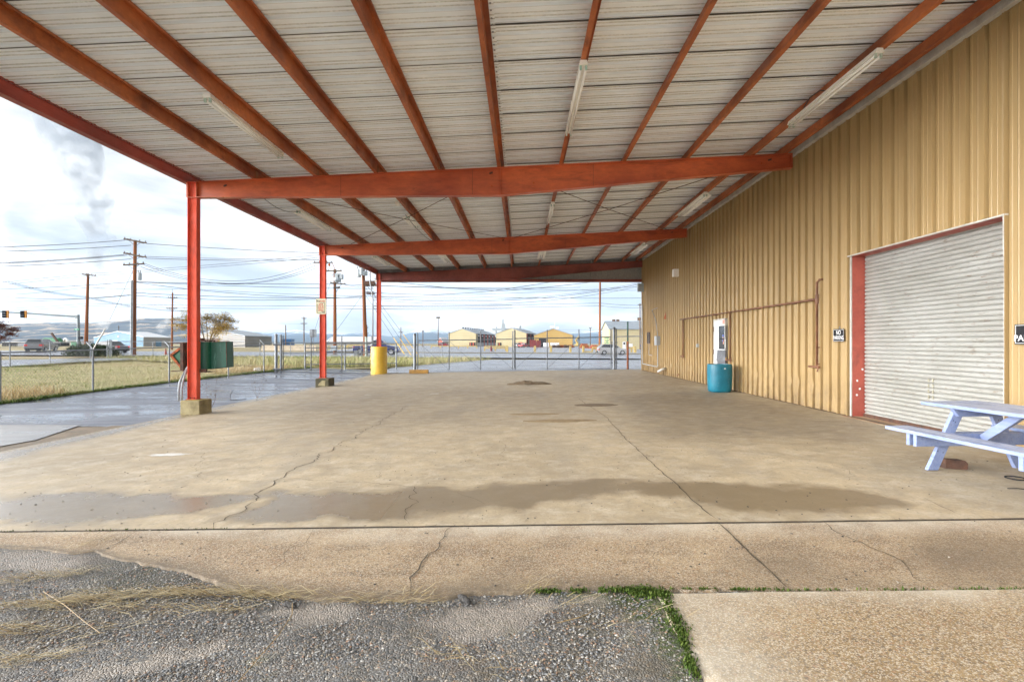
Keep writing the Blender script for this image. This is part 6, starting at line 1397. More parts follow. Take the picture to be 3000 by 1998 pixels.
# ------------------------------------------------------------------ buildings
def barn(name, label, A, B, C, eave, ridge, wall, side, rf, over=.25, cat='building'):
    """gable end from A to B facing us, long side from B to C; points are (px, Y)"""
    a, b, c = [Vector(((p[0] - U0) / F * p[1], p[1], 0)) for p in (A, B, C)]
    ba = H(b.x, b.y) - .3; d = c - b
    t = thing(name, label, cat, ((a.x + c.x) / 2, b.y, ba))
    m_ = (a + b) / 2
    def z(v, h): return (v.x, v.y, h)
    mb = MB(); mb.prism([z(a, ba), z(b, ba), z(b, eave), z(m_, ridge), z(a, eave)], [z(a + d, ba), z(b + d, ba), z(b + d, eave), z(m_ + d, ridge), z(a + d, eave)]); w_ = mb.build('wall', M[wall], t)
    if side != wall:
        n = Vector((d.y, -d.x, 0)).normalized() * .03; n = n if n.dot(b - a) > 0 else -n
        mb = MB(); mb.prism([z(b + n, ba), z(c + n, ba), z(c + n, eave), z(b + n, eave)], [z(b + n * .3, ba), z(c + n * .3, ba), z(c + n * .3, eave), z(b + n * .3, eave)]); mb.build('side_wall', M[side], t)
    u = (b - a).normalized() * over; e = d.normalized() * over; slope = (ridge - eave) / ((b - a).length / 2) * over; th = .22
    mb = MB()
    for p, s in ((a, -1), (b, 1)):
        q = [z(m_ - e, ridge), z(p + u * s - e, eave - slope), z(p + u * s + d + e, eave - slope), z(m_ + d + e, ridge)]
        mb.prism([(x, y, zz_ + .04) for x, y, zz_ in q], [(x, y, zz_ + .04 + th) for x, y, zz_ in q])
    mb.build('roof', M[rf], t); return t, a, b, c, d
def panel(t, p, q, z0, z1, s0, s1, mat, name, out=.06, n=None):
    """a flat piece on the wall from p to q, between shares s0 and s1"""
    d = (q - p); n = Vector((d.y, -d.x, 0)).normalized() if n is None else n
    if n.y > 0: n = -n
    a = p + d * s0 + n * out; b = p + d * s1 + n * out; mb = MB()
    mb.prism([(a.x, a.y, z0), (b.x, b.y, z0), (b.x, b.y, z1), (a.x, a.y, z1)], [(v.x - n.x * out * .8, v.y - n.y * out * .8, z) for v, z in ((a, z0), (b, z0), (b, z1), (a, z1))]); return mb.build(name, M[mat], t)
t, a, b, c, d = barn('barn', 'sky blue metal barn with a white roof behind the road on the left', (275, 222), (420, 208), (502, 224), 4.0, 6.45, 'siding_blue', 'siding_pale', 'roof_white')
panel(t, a, b, .2, 2.9, .31, .50, 'conduit', 'door', .12); panel(t, a, b, .3, 2.6, .325, .485, 'siding_blue', 'door_leaf', .18); panel(t, b, c, .4, 2.6, .42, .62, 'siding_blue', 'door', .12); panel(t, a, b, 4.3, 4.75, .495, .525, 'sticker_pink', 'vent', .12); panel(t, a, b, -.3, .9, 0, 1, 'siding_blue', 'base_panel', .08)
t, a, b, c, d = barn('barn', 'grey plank barn with a pale blue roof beside the yellow autumn tree', (560, 196), (718, 180), (796, 200), 4.05, 6.4, 'siding_grey', 'siding_grey', 'roof_grey')
panel(t, a, b, .3, 3.3, .10, .55, 'rust_brown', 'door', .12)
x_ = d * .55 + (a + b) / 2; mb = MB(); mb.tube([(x_.x, x_.y, 6.4), (x_.x, x_.y, 7.6)], .12, 6); mb.build('flue', M['black'], t)
t, a, b, c, d = barn('warehouse', 'leftmost cream gabled warehouse with an open orange-framed side', (1313.3, 262), (1394.8, 258), (1454, 302), 6.4, 8.85, 'siding_yellow', 'dark', 'roof_grey')
for i, s in enumerate((.02, .16, .33, .50, .67, .84, .97)):
    panel(t, b, c, -.3, 6.3, s, s + (.045 if 0 < i < 6 else .02), 'orange' if 0 < i < 6 else 'siding_yellow', 'post', .25)
for s in (.08, .25, .42, .59, .76): panel(t, b, c, 5.2, 5.7, s, s + .06, 'white', 'skylight', .12)
panel(t, b, c, .2, 2.0, .02, .97, 'conduit', 'low_wall', .15); panel(t, b, c, 2.9, 3.05, .02, .97, 'black', 'rail', .2)
panel(t, a, b, .1, 2.1, .76, .98, 'dark', 'opening', .12); panel(t, a, b, .1, 2.1, .78, .82, 'orange', 'post', .2); panel(t, a, b, .1, 2.1, .88, .93, 'orange', 'post', .2)
for i in range(10):
    v = (a + b) / 2 + d * (i + .4) / 10; mb = MB(); mb.lathe((v.x, v.y, 8.85), [(.3, 0), (.3, .5), (.5, .6), (.5, .9), (.001, 1.0)], 8); mb.build('roof_vent', M['black'], t)
t, a, b, c, d = barn('warehouse', 'middle cream gabled warehouse with a red and white open side', (1453.5, 242), (1542, 238), (1575, 262), 6.2, 8.6, 'siding_yellow', 'red_paint', 'roof_grey')
panel(t, b, c, -.2, 6.0, .12, .26, 'dark', 'opening', .2); panel(t, b, c, -.2, 6.0, .42, .56, 'dark', 'opening', .2)
for s in (.14, .44, .70): panel(t, b, c, .6, 4.6, s, s + .12, 'tank', 'silo', .3)
panel(t, a, b, .6, 2.0, .05, .18, 'dark', 'window', .12); panel(t, a, b, .6, 2.0, .09, .13, 'rust_edge', 'crate', .2); panel(t, a, b, -.3, 2.1, .74, .92, 'orange', 'door', .12)
mb = MB(); v = P(1580, 1015, 225); mb.box(v.x - 1.2, v.x + .6, 224, 226, H(v.x, 225), 2.9); v = P(1552, 1015, 225); mb.box(v.x, v.x + 2.8, 226.2, 228, H(v.x, 225), 3.2); mb.build('annex', M['red_paint'], t)
mb = MB(); v = P(1475, 963, 275)
mb.box(v.x - 1, v.x + 1, 274, 276, 5, 12); mb.box(v.x - 6, v.x + 7, 274.5, 275.5, 8.4, 9.6); mb.tube([(v.x + 8.5, 275, 5), (v.x + 8.5, 275, 11)], .8, 8); mb.tube([(v.x - 4, 275, 5), (v.x - 4, 275, 10.5)], .5, 8); mb.box(v.x - .6, v.x + .2, 274, 275, 12, 14.5); tag(mb.build('plant_tower', M['tank']), 'small grey industrial tower behind the cream warehouses', 'plant')
t, a, b, c, d = barn('warehouse', 'ochre gabled warehouse with a dark doorway, right of the cream warehouses', (1564.6, 232), (1677.5, 228), (1680, 262), 5.2, 8.0, 'siding_ochre', 'siding_pale', 'roof_grey')
panel(t, a, b, -.3, 3.8, .125, .315, 'dark', 'doorway', .15); panel(t, a, b, -.3, 2.3, .045, .10, 'glass', 'door', .15); panel(t, a, b, -.3, 3.6, 0, .03, 'siding_yellow', 'post', .2)
mb = MB()
for dx, dz, w_ in ((-.5, 0, 1.0), (1.6, -.6, .6)): v = P(1622, 963, 231); mb.box(v.x - w_ + dx, v.x + w_ + dx, 230, 232, v.z + dz + .4, v.z + dz + 1.3); mb.tube([(v.x + dx, 231, v.z - .6), (v.x + dx, 231, v.z + .5)], .12, 6)
v = P(1625, 940, 231); mb.tube([(v.x, 231, 8), (v.x, 231, v.z)], .05, 5); mb.build('roof_unit', M['white'], t)
v0, v1 = P(1594, 1015, 214), P(1640, 1015, 214)
for px0, px1, lab in ((1592.5, 1608, 'white corrugated tank section in front of the ochre doorway'), (1613, 1638, 'long dented white trailer body in front of the ochre warehouse')):
    p, q = P(px0, 1010, 214), P(px1, 1010, 214); b_ = MB(); rows = []
    b_.box(p.x, q.x, 213, 216, H(p.x, 214) + .2, 1.9); o = tag(b_.build('trailer_box', M['white'], bevel=.12), lab, 'trailer')
jk = [(1622, 1012), (1634, 1013), (1644, 1012), (1655, 1013), (1664, 1011), (1672, 1013)]
for i, (px, py) in enumerate(jk):
    p = P(px, py, 208 + i); b_ = MB(); b_.blob((p.x, p.y, H(p.x, p.y) + .5), (1.0 + .3 * (i % 3), .8, .55 + .1 * (i % 2)), 8, 5, .35); tag(b_.build('scrap_pile', M[('rust_brown', 'pole_grey', 'rust_edge')[i % 3]]), ('brown scrap heap at the trailer end', 'grey stump heap right of the trailer', 'rusty scrap heap before the ochre wall', 'low brown scrap heap near the ochre wall centre', 'grey scrap heap near the ochre warehouse corner', 'rusty heap at the right corner of the ochre warehouse')[i], 'scrap')
# right cream shed, long side towards us
Y = 168; xl, xr = (1786 - U0) / F * Y, (2040 - U0) / F * Y
t = thing('warehouse', 'cream shed with a blue-grey roof and white door beside the tan wall corner', 'building', ((xl + xr) / 2, Y + 8, 0))
mb = MB(); mb.prism([(xl, Y, -.4), (xl, Y + 16, -.4), (xl, Y + 16, 6.2), (xl, Y + 8, 8.9), (xl, Y, 6.2)], [(xr, Y, -.4), (xr, Y + 16, -.4), (xr, Y + 16, 6.2), (xr, Y + 8, 8.9), (xr, Y, 6.2)]); mb.build('wall', M['siding_yellow'], t)
mb = MB()
for ya, za, yb, zb_ in ((Y - .4, 6.1, Y + 8, 8.95), (Y + 16.4, 6.1, Y + 8, 8.95)): mb.prism([(xl - .4, ya, za), (xl - .4, yb, zb_), (xl - .4, yb, zb_ + .2), (xl - .4, ya, za + .2)], [(xr + .4, ya, za), (xr + .4, yb, zb_), (xr + .4, yb, zb_ + .2), (xr + .4, ya, za + .2)])
mb.build('roof', M['roof_grey'], t)
p0_, p1_ = Vector((xl, Y, 0)), Vector((xr, Y, 0)); sh = lambda px: ((px - U0) / F * Y - xl) / (xr - xl)
panel(t, p0_, p1_, -.2, 2.15, sh(1824), sh(1833), 'white', 'door', .12); panel(t, p0_, p1_, 1.2, 1.95, sh(1826), sh(1831), 'dark', 'window', .2); panel(t, p0_, p1_, .2, 1.5, sh(1842), sh(1853), 'white', 'notice_board', .12); panel(t, p0_, p1_, .7, 1.1, sh(1876), sh(1884), 'sticker_blue', 'notice_board', .12)
mb = MB()
for px in (1798, 1810): mb.box((px - U0) / F * (Y + 8) - .5, (px - U0) / F * (Y + 8) + .5, Y + 7.6, Y + 8.4, 8.9, 9.7)
mb.box((1868 - U0) / F * (Y + 8), (1877 - U0) / F * (Y + 8), Y + 7.5, Y + 8.5, 9.3, 10.3); mb.build('roof_vent', M['pole_grey'], t)
# long low white shed in the distance, small red-roofed house
Y = 350; mb = MB(); xl, xr = P(955, 0, Y).x, P(1096, 0, Y).x
t = thing('warehouse', 'very long low white-roofed shed in the distance behind the rolling gate', 'building', ((xl + xr) / 2, Y, 0))
mb.box(xl, xr, Y, Y + 20, 0, 2.9); mb.build('wall', M['siding_pale'], t); mb = MB(); mb.prism([(xl, Y - 1, 2.8), (xl, Y + 21, 2.8), (xl, Y + 10, 6.4)], [(xr, Y - 1, 2.8), (xr, Y + 21, 2.8), (xr, Y + 10, 6.4)]); mb.build('roof', M['roof_white'], t)
t, a, b, c, d = barn('house', 'small house with a brick-orange gable behind the left gate leaf', (1283, 240), (1296, 238), (1313, 244), 2.6, 4.2, 'orange', 'siding_pale', 'roof_white')
Y = 210; mb = MB(); p = P(820, 1000, Y); mb.box(p.x, p.x + 4.6, Y, Y + 3, .3, 3.4); tag(mb.build('storage_container', M['box_blue'], bevel=.05), 'blue storage container right of the grey barn', 'container')
# machines on the left horizon
Y = 180; p = P(131, 1003, Y); q = P(174, 985, Y)
t = thing('grain_dryer', 'green drum-shaped farm machine with a slanted conveyor on the left horizon', 'farm machine', ((p.x + q.x) / 2, Y, 0))
mb = MB(); mb.tube([(p.x, Y, 2.1), (q.x, Y, 2.1)], 1.45, 10); mb.build('drum', M['machine_green'], t); mb = MB(); mb.bar(tuple(P(151, 976, Y - 2)), tuple(P(170, 1003, Y - 2)), .5, .5); mb.build('conveyor', M['rust_brown'], t)
mb = MB()
for s in (.15, .5, .85): x_ = p.x + s * (q.x - p.x); mb.box(x_ - .1, x_ + .1, Y - .8, Y + .8, -.1, 1.0)
mb.build('leg', M['machine_green'], t)
Y = 190; mb = MB(); mb.tube([tuple(P(186, 1003, Y)), tuple(P(188, 993, Y)), tuple(P(192, 991.5, Y)), tuple(P(197, 996, Y)), tuple(P(203, 1003, Y))], .35, 6); tag(mb.build('loader_spout', M['white'], smooth=True), 'curved white spout of a machine right of the green drum', 'farm machine')
mb = MB(); p = P(207, 1004, Y); mb.box(p.x, p.x + 2.1, Y, Y + 2, .4, 2.3); tag(mb.build('green_bin', M['machine_green'], bevel=.1), 'small green bin just left of the signal mast', 'bin')
for i, (px0, px1, mt, lab) in enumerate(((16, 60, 'dark', 'dark flat freight wagon at the far left horizon'), (61, 100, 'car_dark', 'dark freight wagon left of the grey car'), (102, 140, 'dark', 'dark freight wagon behind the grey car'), (164, 186, 'black', 'short black wagon right of the green drum machine'))):
    p, q = P(px0, 1008, 150), P(px1, 1008, 150); mb = MB(); mb.box(p.x, q.x, 149, 152, H(p.x, 150) + .35, 1.35 + H(p.x, 150)); 
    mb2 = MB(); mb2.box(p.x, q.x, 149, 152, 1.36 + H(p.x, 150), 1.6 + H(p.x, 150)); w0 = thing('freight_wagon', lab, 'wagon', ((p.x + q.x) / 2, 150, H(p.x, 150)), 0, 'wagons on the left horizon'); mb.build('body', M[mt], w0); mb2.build('load', M['white'], w0)
# barriers, rails, bollards, small street things
for i in range(7):
    a = P(767 + i * 23, 1028, 96); b_ = P(767 + i * 23 + 22.3, 1028, 96); zb_ = H(a.x, 96); mb = MB()
    pr_ = [(-.35, 0), (.35, 0), (.32, .12), (.13, .35), (.09, .95), (-.09, .95), (-.13, .35), (-.32, .12)]
    mb.prism([(a.x, 96 + u, zb_ + v) for u, v in pr_], [(b_.x, 96 + u, zb_ + v) for u, v in pr_]); tag(mb.build('concrete_barrier', worn('tan_barrier', (.58, .48, .35), (.5, .41, .3), 1) if 'barrier' not in M else M['barrier']), 'tan concrete road barrier in the row beyond the road, left of the pole with regulators', 'barrier', 'tan concrete barriers beyond the road')
a, b_ = P(1042, 1022, 96), P(1062, 1022, 96)
for i, (px0, px1, y, Y, lab) in enumerate(((1263, 1397, 1018, 150, 'long yellow guard rail on short posts in front of the leftmost warehouse'), (1420, 1482, 1021, 104, 'short yellow pipe barrier beside the lot entrance, left of the gate middle'), (1838, 1862, 1028, 96, 'short low yellow rail right of the white car'), (1735, 1760, 1019, 100, 'yellow double pipe barrier behind the white car'), (1018, 1062, 1021, 120, 'pale yellow rail behind the pole with regulators'))):
    t = thing('guard_rail', lab, 'guard rail', tuple(P((px0 + px1) / 2, y, Y))); zb_ = H(t.location.x, Y); mb = MB(); a, b_ = P(px0, y, Y), P(px1, y, Y); h_ = 1.05 if i else .8
    for dz in (h_, h_ - .35) if i in (1, 3) else (h_,): mb.box(a.x, b_.x, Y - .15, Y + .15, zb_ + dz - .25, zb_ + dz)
    mb.build('rail', M['yellow_pale'], t)
    n = max(2, int((b_.x - a.x) / 2.2))
    for k in range(n + 1): x_ = a.x + (b_.x - a.x) * k / n; mb = MB(); mb.box(x_ - .15, x_ + .15, Y - .14, Y + .14, zb_ - .2, zb_ + h_ - .25); mb.build('post', M['yellow_pale'], t)
for i, px in enumerate((1486, 1567, 1614, 1671, 1709, 1860)):
    p = P(px, 1030, 93); zb_ = H(p.x, 93); t = MB(); t.box(p.x - .2, p.x + .2, 92.8, 93.2, zb_ - .1, zb_ + 1.15); tag(t.build('bollard', M['yellow_pale'], bevel=.04), ('square yellow post at the right end of the short pipe barrier', 'square yellow post in front of the red annex', 'square yellow post in front of the ochre wall', 'square yellow post in front of the ochre warehouse right corner', 'square yellow post left of the white car', 'square yellow post right of the white car by the wall')[i], 'bollard', 'square yellow posts along the lot edge')
p = P(1709, 1028, 93); q = P(1736, 1028, 93); mb = MB(); mb.box(p.x + .25, q.x, 92.9, 93.1, H(p.x, 93) + .05, H(p.x, 93) + .25); tag(mb.build('kerb_beam', M['yellow_pale']), 'low yellow beam on the ground left of the white car', 'kerb')
p = P(1439, 1022, 101); mb = MB(); mb.blob((p.x, 101, H(p.x, 101) + .4), (.25, .25, .6)); tag(mb.build('hydrant', M['red_paint']), 'small red hydrant beside the short yellow barrier', 'hydrant')
Y = 62; p = P(918, 1045, Y); t = thing('road_sign', 'back of a grey road sign on a thin post, left of the sign column', 'sign', (p.x, Y, H(p.x, Y))); mb = MB(); mb.tube([(p.x, Y, H(p.x, Y) - .1), (p.x, Y, P(0, 966, Y).z)], .04, 6); mb.build('post', M['galv'], t); mb = MB(); mb.box(p.x - .42, p.x + .42, Y - .06, Y - .045, P(0, 988, Y).z, P(0, 965, Y).z); mb.build('plate', M['galv'], t); mb = MB(); mb.box(p.x - .09, p.x + .09, Y - .10, Y - .061, P(0, 988, Y).z, P(0, 965, Y).z); mb.build('stiffener', M['galv_dark'], t)
for px, y0, y1, Y, mt, lab in ((978.5, 1013, 1027, 66, 'tank', 'grey utility cabinet fixed at the foot of the pole with regulators'), (1045, 1027, 1053, 50, worn, 'pale green utility cabinet in the grass left of the pole with tanks')):
    a = P(px, y1, Y); h_ = (y1 - y0) / F * Y; mb = MB(); mb.box(a.x - .35 * (1 if Y > 60 else .5), a.x + .35 * (1 if Y > 60 else .5), Y - .25, Y + .25, max(H(a.x, Y) - .05, a.z), a.z + h_); tag(mb.build('utility_cabinet', M['tank'] if Y > 60 else M['galv'], bevel=.03), lab, 'utility box')
a = P(485.5, 1034, 60); mb = MB(); zc_ = H(a.x, 60); mb.lathe((a.x, 60, zc_), [(.22, 0), (.22, .04), (.14, .05), (.04, .72), (.001, .73)], 10); tag(mb.build('traffic_cone', M['orange']), 'small orange traffic cone beside the fence left of the nearest column', 'traffic cone')
Y = 200; p = P(1283.8, 1005, Y); t = thing('light_mast', 'tall floodlight mast left of the cream warehouses', 'light mast', (p.x, Y, 0)); mb = MB(); mb.tube([(p.x, Y, -.2), (p.x, Y, P(0, 931, Y).z)], [.2, .13], 8); mb.build('pole', M['pole_grey'], t)
for s in (-.55, -.2, .2, .55): mb = MB(); mb.box(p.x + s - .16, p.x + s + .16, Y - .3, Y + .3, P(0, 933, Y).z, P(0, 928.5, Y).z); mb.build('lamp_head', M['arm'], t)
Y = 200; p = P(1729.5, 1005, Y); t = thing('light_mast', 'twin-headed light mast between the ochre warehouse and the tall bare pole', 'light mast', (p.x, Y, 0)); mb = MB(); mb.tube([(p.x, Y, -.2), (p.x, Y, P(0, 961, Y).z)], .15, 8); mb.build('pole', M['pole_grey'], t)
for s in (-.45, .45): mb = MB(); mb.bar((p.x, Y, P(0, 963, Y).z), (p.x + s, Y, P(0, 959, Y).z), .2, .25); mb.build('lamp_head', M['arm'], t)
Y = 140; mb = MB(); mb.tube([tuple(P(1694, 1011, Y)), tuple(P(1687, 996, Y)), tuple(P(1691, 991, Y)), tuple(P(1697, 985, Y))], [.35, .3, .3, .2], 6); mb.blob(P(1693, 1010, Y), (.8, .6, .4)); tag(mb.build('tan_loader', M['yellow_pale']), 'small tan loader arm reaching up right of the ochre warehouse', 'loader')
Y = 120; t = thing('green_rack', 'green metal rack beyond the white car', 'rack', tuple(P(1778, 1010, Y))); mb = MB(); a, b_ = P(1772, 1010, Y), P(1784, 990, Y)
for x_ in np.linspace(a.x, b_.x, 4): mb.box(x_ - .06, x_ + .06, Y, Y + .1, 0, b_.z)
for z_ in np.linspace(.4, b_.z, 5): mb.box(a.x, b_.x, Y - .02, Y + .12, z_ - .06, z_ + .06)
mb.build('frame', M['street_green'], t)
for i, (px0, px1, Y, h_, mt, lab) in enumerate(((1699, 1728, 190, 1.7, 'rust_edge', 'long rusty stack of steel left of the tall bare pole'), (1730, 1756, 185, 1.2, 'orange', 'low orange-brown lumber stack near the tall bare pole'), (1760, 1772, 180, 1.5, 'rust_brown', 'dark brown stack between the bare pole and the green rack'))):
    a, b_ = P(px0, 1010, Y), P(px1, 1010, Y); mb = MB()
    for k in range(3): mb.box(a.x + k * .3, b_.x - k * .4, Y + .1 * k, Y + 3, H(a.x, Y) + h_ * k / 3, H(a.x, Y) + h_ * (k + .9) / 3)
    tag(mb.build('material_stack', M[mt]), lab, 'stack')
# ------------------------------------------------------------------ vehicles
def car(kind, loc, rz_, L, W, Hc, paint_m, label):
    t = thing({'pickup': 'pickup_truck', 'suv': 'parked_car'}.get(kind, 'car'), label, 'pickup' if kind == 'pickup' else 'car', loc, rz_)
    def tl(x, y, z): return (loc[0] + x*math.cos(rz_) - y*math.sin(rz_), loc[1] + x*math.sin(rz_) + y*math.cos(rz_), loc[2] + z)
    h = L / 2; belt = Hc * .60; cl_ = .22
    prof = {'hatch': [(-h, .35), (-h, belt), (-h + .12, belt + .12), (h - 1.05, belt + .04), (h - .25, belt - .12), (h, belt - .35), (h, .3), (h - .2, cl_), (-h + .2, cl_)],
            'sedan': [(-h, .4), (-h, belt - .05), (-h + .5, belt + .03), (h - 1.1, belt + .02), (h - .15, belt - .12), (h, .55), (h, .3), (h - .2, cl_), (-h + .2, cl_)],
            'suv': [(-h, .45), (-h, belt), (-h + .1, belt + .05), (h - 1.1, belt + .05), (h - .15, belt - .10), (h, .6), (h, .35), (h - .2, .28), (-h + .2, .28)],
            'pickup': [(-h, .5), (-h, belt + .02), (-.45, belt + .02), (-.4, belt + .05), (h - 1.3, belt + .05), (h - .1, belt - .08), (h, .6), (h, .4), (h - .2, .32), (-h + .2, .32)]}[kind]
    cabin = {'hatch': [(-h + .08, belt + .1), (-h + .55, Hc - .02), (-.2, Hc), (.45, Hc - .08), (h - 1.0, belt + .03)],
             'sedan': [(-h + .75, belt + .03), (-h + 1.45, Hc - .03), (-.1, Hc), (.4, Hc - .06), (h - 1.15, belt + .02)],
             'suv': [(-h + .06, belt + .03), (-h + .35, Hc - .03), (-.2, Hc), (.5, Hc - .06), (h - 1.15, belt + .05)],
             'pickup': [(-.55, belt + .03), (-.4, Hc - .04), (.2, Hc), (.7, Hc - .05), (h - 1.35, belt + .05)]}[kind]
    def yw(z): return W / 2 * (1 - .10 * max(0, (.55 - z) / .55)) * (1 - .30 * max(0, (z - belt)) / (Hc - belt))
    b = MB(); b.prism([tl(x, -yw(z), z) for x, z in prof], [tl(x, yw(z), z) for x, z in prof]); body = b.build('body', paint_m, t, bevel=.05, ang=40)
    b = MB(); b.prism([tl(x, -yw(z), z) for x, z in cabin], [tl(x, yw(z), z) for x, z in cabin]); b.build('cabin', paint_m, t, bevel=.04, ang=40)
    def inset(poly, k): cx_ = sum(p[0] for p in poly) / len(poly); cz_ = sum(p[1] for p in poly) / len(poly); return [(cx_ + (x - cx_) * k, cz_ + (z - cz_) * k) for x, z in poly]
    g = MB(); ins = inset(cabin, .82)
    for s in (-1, 1): g.prism([tl(x, s * (yw(z) + .004), z) for x, z in ins], [tl(x, s * (yw(z) - .03), z) for x, z in ins])
    for (xa, za), (xb, zb_), sg in ((cabin[0], cabin[1], -1), (cabin[4], cabin[3], 1)):
        p = [(.12, ), (.9, )]; x0, z0 = xa + (xb - xa) * .15, za + (zb_ - za) * .15; x1, z1 = xa + (xb - xa) * .9, za + (zb_ - za) * .9
        g.prism([tl(x0 + sg * .01, -yw(z0) * .86, z0), tl(x0 + sg * .01, yw(z0) * .86, z0), tl(x1 + sg * .01, yw(z1) * .86, z1), tl(x1 + sg * .01, -yw(z1) * .86, z1)], [tl(x0 - sg * .04, -yw(z0) * .86, z0), tl(x0 - sg * .04, yw(z0) * .86, z0), tl(x1 - sg * .04, yw(z1) * .86, z1), tl(x1 - sg * .04, -yw(z1) * .86, z1)])
    g.build('window', M['glass'], t)
    rw = .32 if kind in ('hatch', 'sedan') else .38
    for sx in (-h + .85, h - .85):
        for s in (-1, 1):
            w_ = MB(); w_.tube([tl(sx, s * (W / 2 - .2), rw), tl(sx, s * (W / 2 + .012), rw)], rw, 20); ty = w_.build('wheel', M['tyre'], t, ang=40)
            w_ = MB(); w_.tube([tl(sx, s * (W / 2 - .1), rw), tl(sx, s * (W / 2 + .02), rw)], rw * .64, 16); w_.build('rim', M['rim'], ty, ang=40)
    for s in (-1, 1):
        w_ = MB(); zz_ = belt - .12; pa = [tl(x, y, z) for x, y, z in ((-h - .015, s * (W/2 - .05), zz_ - .12), (-h - .015, s * (W/2 - .38), zz_ - .12), (-h - .015, s * (W/2 - .38), zz_ + .1), (-h - .015, s * (W/2 - .05), zz_ + .1))]; pb = [tl(x, y, z) for x, y, z in ((-h + .2, s * (W/2 + .008), zz_ - .12), (-h + .1, s * (W/2 - .38), zz_ - .12), (-h + .1, s * (W/2 - .38), zz_ + .1), (-h + .2, s * (W/2 + .008), zz_ + .1))]
        w_.prism(pa, pb); w_.build('tail_light', M['tail'], t)
        w_ = MB(); w_.blob(tl(h - .08, s * (W / 2 - .25), belt - .28), (.12, .12, .09), 8, 5, 0); w_.build('headlight', M['tube'], t)
    w_ = MB(); w_.prism([tl(-h - .02, -W * .42, .32), tl(-h - .02, W * .42, .32), tl(-h - .02, W * .42, .52), tl(-h - .02, -W * .42, .52)], [tl(-h + .05, -W * .42, .32), tl(-h + .05, W * .42, .32), tl(-h + .05, W * .42, .52), tl(-h + .05, -W * .42, .52)]); w_.build('bumper', M['black'], t)
    return t
def onroad(px, Y): x = (px - U0) / F * Y; return (x, Y, H(x, Y) + .03)
car('hatch', onroad(1794, 73), R(0), 4.2, 1.75, 1.5, M['car_silver'], 'silver hatchback driving right on the road behind the right gate post')
car('pickup', onroad(1106, 64), R(0), 5.5, 1.95, 1.8, M['car_blue'], 'dark blue pickup on the road behind the yellow column guard')
car('suv', onroad(122, 68), R(113), 4.7, 1.9, 1.72, M['car_grey'], 'grey estate car seen from behind at the far left of the road')
car('sedan', onroad(318, 66), R(168), 4.8, 1.85, 1.5, M['car_dark'], 'dark sedan with red tail lights passing behind the juniper bush')
car('pickup', onroad(1534, 205), R(60), 5.2, 1.95, 1.85, M['car_red'], 'small red pickup parked in front of the middle cream warehouse')
car('suv', onroad(1518, 215), R(62), 4.8, 1.95, 1.85, M['car_silver'], 'small white car parked left of the red pickup')
car('suv', onroad(1300, 225), R(10), 4.8, 1.9, 1.8, M['car_red'], 'small red car parked near the orange gabled house')
# ------------------------------------------------------------------ trees and bush
def tree(name, label, base, h, wid, leafcol, n_leaf, seed, lsize=.06, trunk_r=.08, low=.25):
    rr = random.Random(seed); t = thing(name, label, 'tree', base); mb = MB(); b0 = Vector(base); tips = []
    fork = b0 + Vector((rr.uniform(-.1, .1), 0, h * .22)); mb.tube([b0 - Vector((0, 0, .1)), b0.lerp(fork, .5), fork], [trunk_r * 1.2, trunk_r, trunk_r * .85], 8)
    for i in range(9):
        a = i * 2.4 + rr.uniform(-.4, .4); e = rr.uniform(.45, 1.0); out = wid * .5 * rr.uniform(.45, .95) * (1.15 - .5 * e)
        end = b0 + Vector((math.cos(a) * out, math.sin(a) * out, h * (.40 + .55 * e))); m1 = fork.lerp(end, .35) + Vector((0, 0, h * .07)); m2 = fork.lerp(end, .7) + Vector((rr.gauss(0, .08), rr.gauss(0, .08), h * .05))
        pts = [fork, m1, m2, end]; mb.tube(pts, [trunk_r * .6, trunk_r * .42, trunk_r * .26, trunk_r * .1], 6)
        for k in range(9):
            q = rr.choice((m1, m2, m2, end)).lerp(end, rr.random() * .8); d = Vector((rr.gauss(math.cos(a) * .5, .7), rr.gauss(math.sin(a) * .5, .7), rr.uniform(-.25, .55))).normalized() * wid * rr.uniform(.10, .24)
            e2 = q + d + Vector((0, 0, -.04)); mid = q + d * .5 + Vector((0, 0, .05)); mb.tube([q, mid, e2], [trunk_r * .18, trunk_r * .12, trunk_r * .05], 4); tips.append((mid, .5)); tips.append((e2, 1.0)); tips.append((q + d * .8, .8))
    mb.build('trunk', M['bark'], t, smooth=True)
    B = []; D = []
    for _ in range(n_leaf):
        p, s_ = rr.choice(tips); q = p + Vector((rr.gauss(0, .20), rr.gauss(0, .20), rr.gauss(-.02, .08))) * wid / 4.5
        B.append(tuple(q)); a = rr.uniform(0, 6.28); D.append((math.cos(a) * lsize * 1.6, math.sin(a) * lsize * 1.6, rr.uniform(-.9, .6) * lsize))
    B = np.array(B); hz = np.clip((B[:, 2] - base[2]) / h, 0, 1); pal = np.array(leafcol); idx = np.clip((hz * len(pal) + RNG.normal(0, .8, n_leaf)).astype(int), 0, len(pal) - 1)
    c = pal[idx] * RNG.uniform(.7, 1.25, (n_leaf, 1))
    o = blades('crown', B, np.array(D), RNG.uniform(.6, 1.2, n_leaf) * lsize, c); w_ = o.location.copy(); o.parent = t; o.location = w_ - b0
    return t
yb = P(606, 1015, 44); tree('locust_tree', 'yellow autumn locust tree behind the green cabinet', (yb.x, 44, H(yb.x, 44)), 4.05, 5.0, [(.80, .66, .06), (.78, .60, .05), (.70, .52, .05), (.58, .38, .04), (.46, .30, .05), (.36, .28, .06)], 11000, 5, .075, .075)
rb = P(-14, 1015, 46); tree('maple_tree', 'dark red autumn tree cut off by the left edge', (rb.x, 46, H(rb.x, 46)), 3.5, 3.0, [(.30, .07, .02), (.24, .06, .02), (.20, .05, .02), (.15, .04, .025)], 5200, 9, .08, .07)
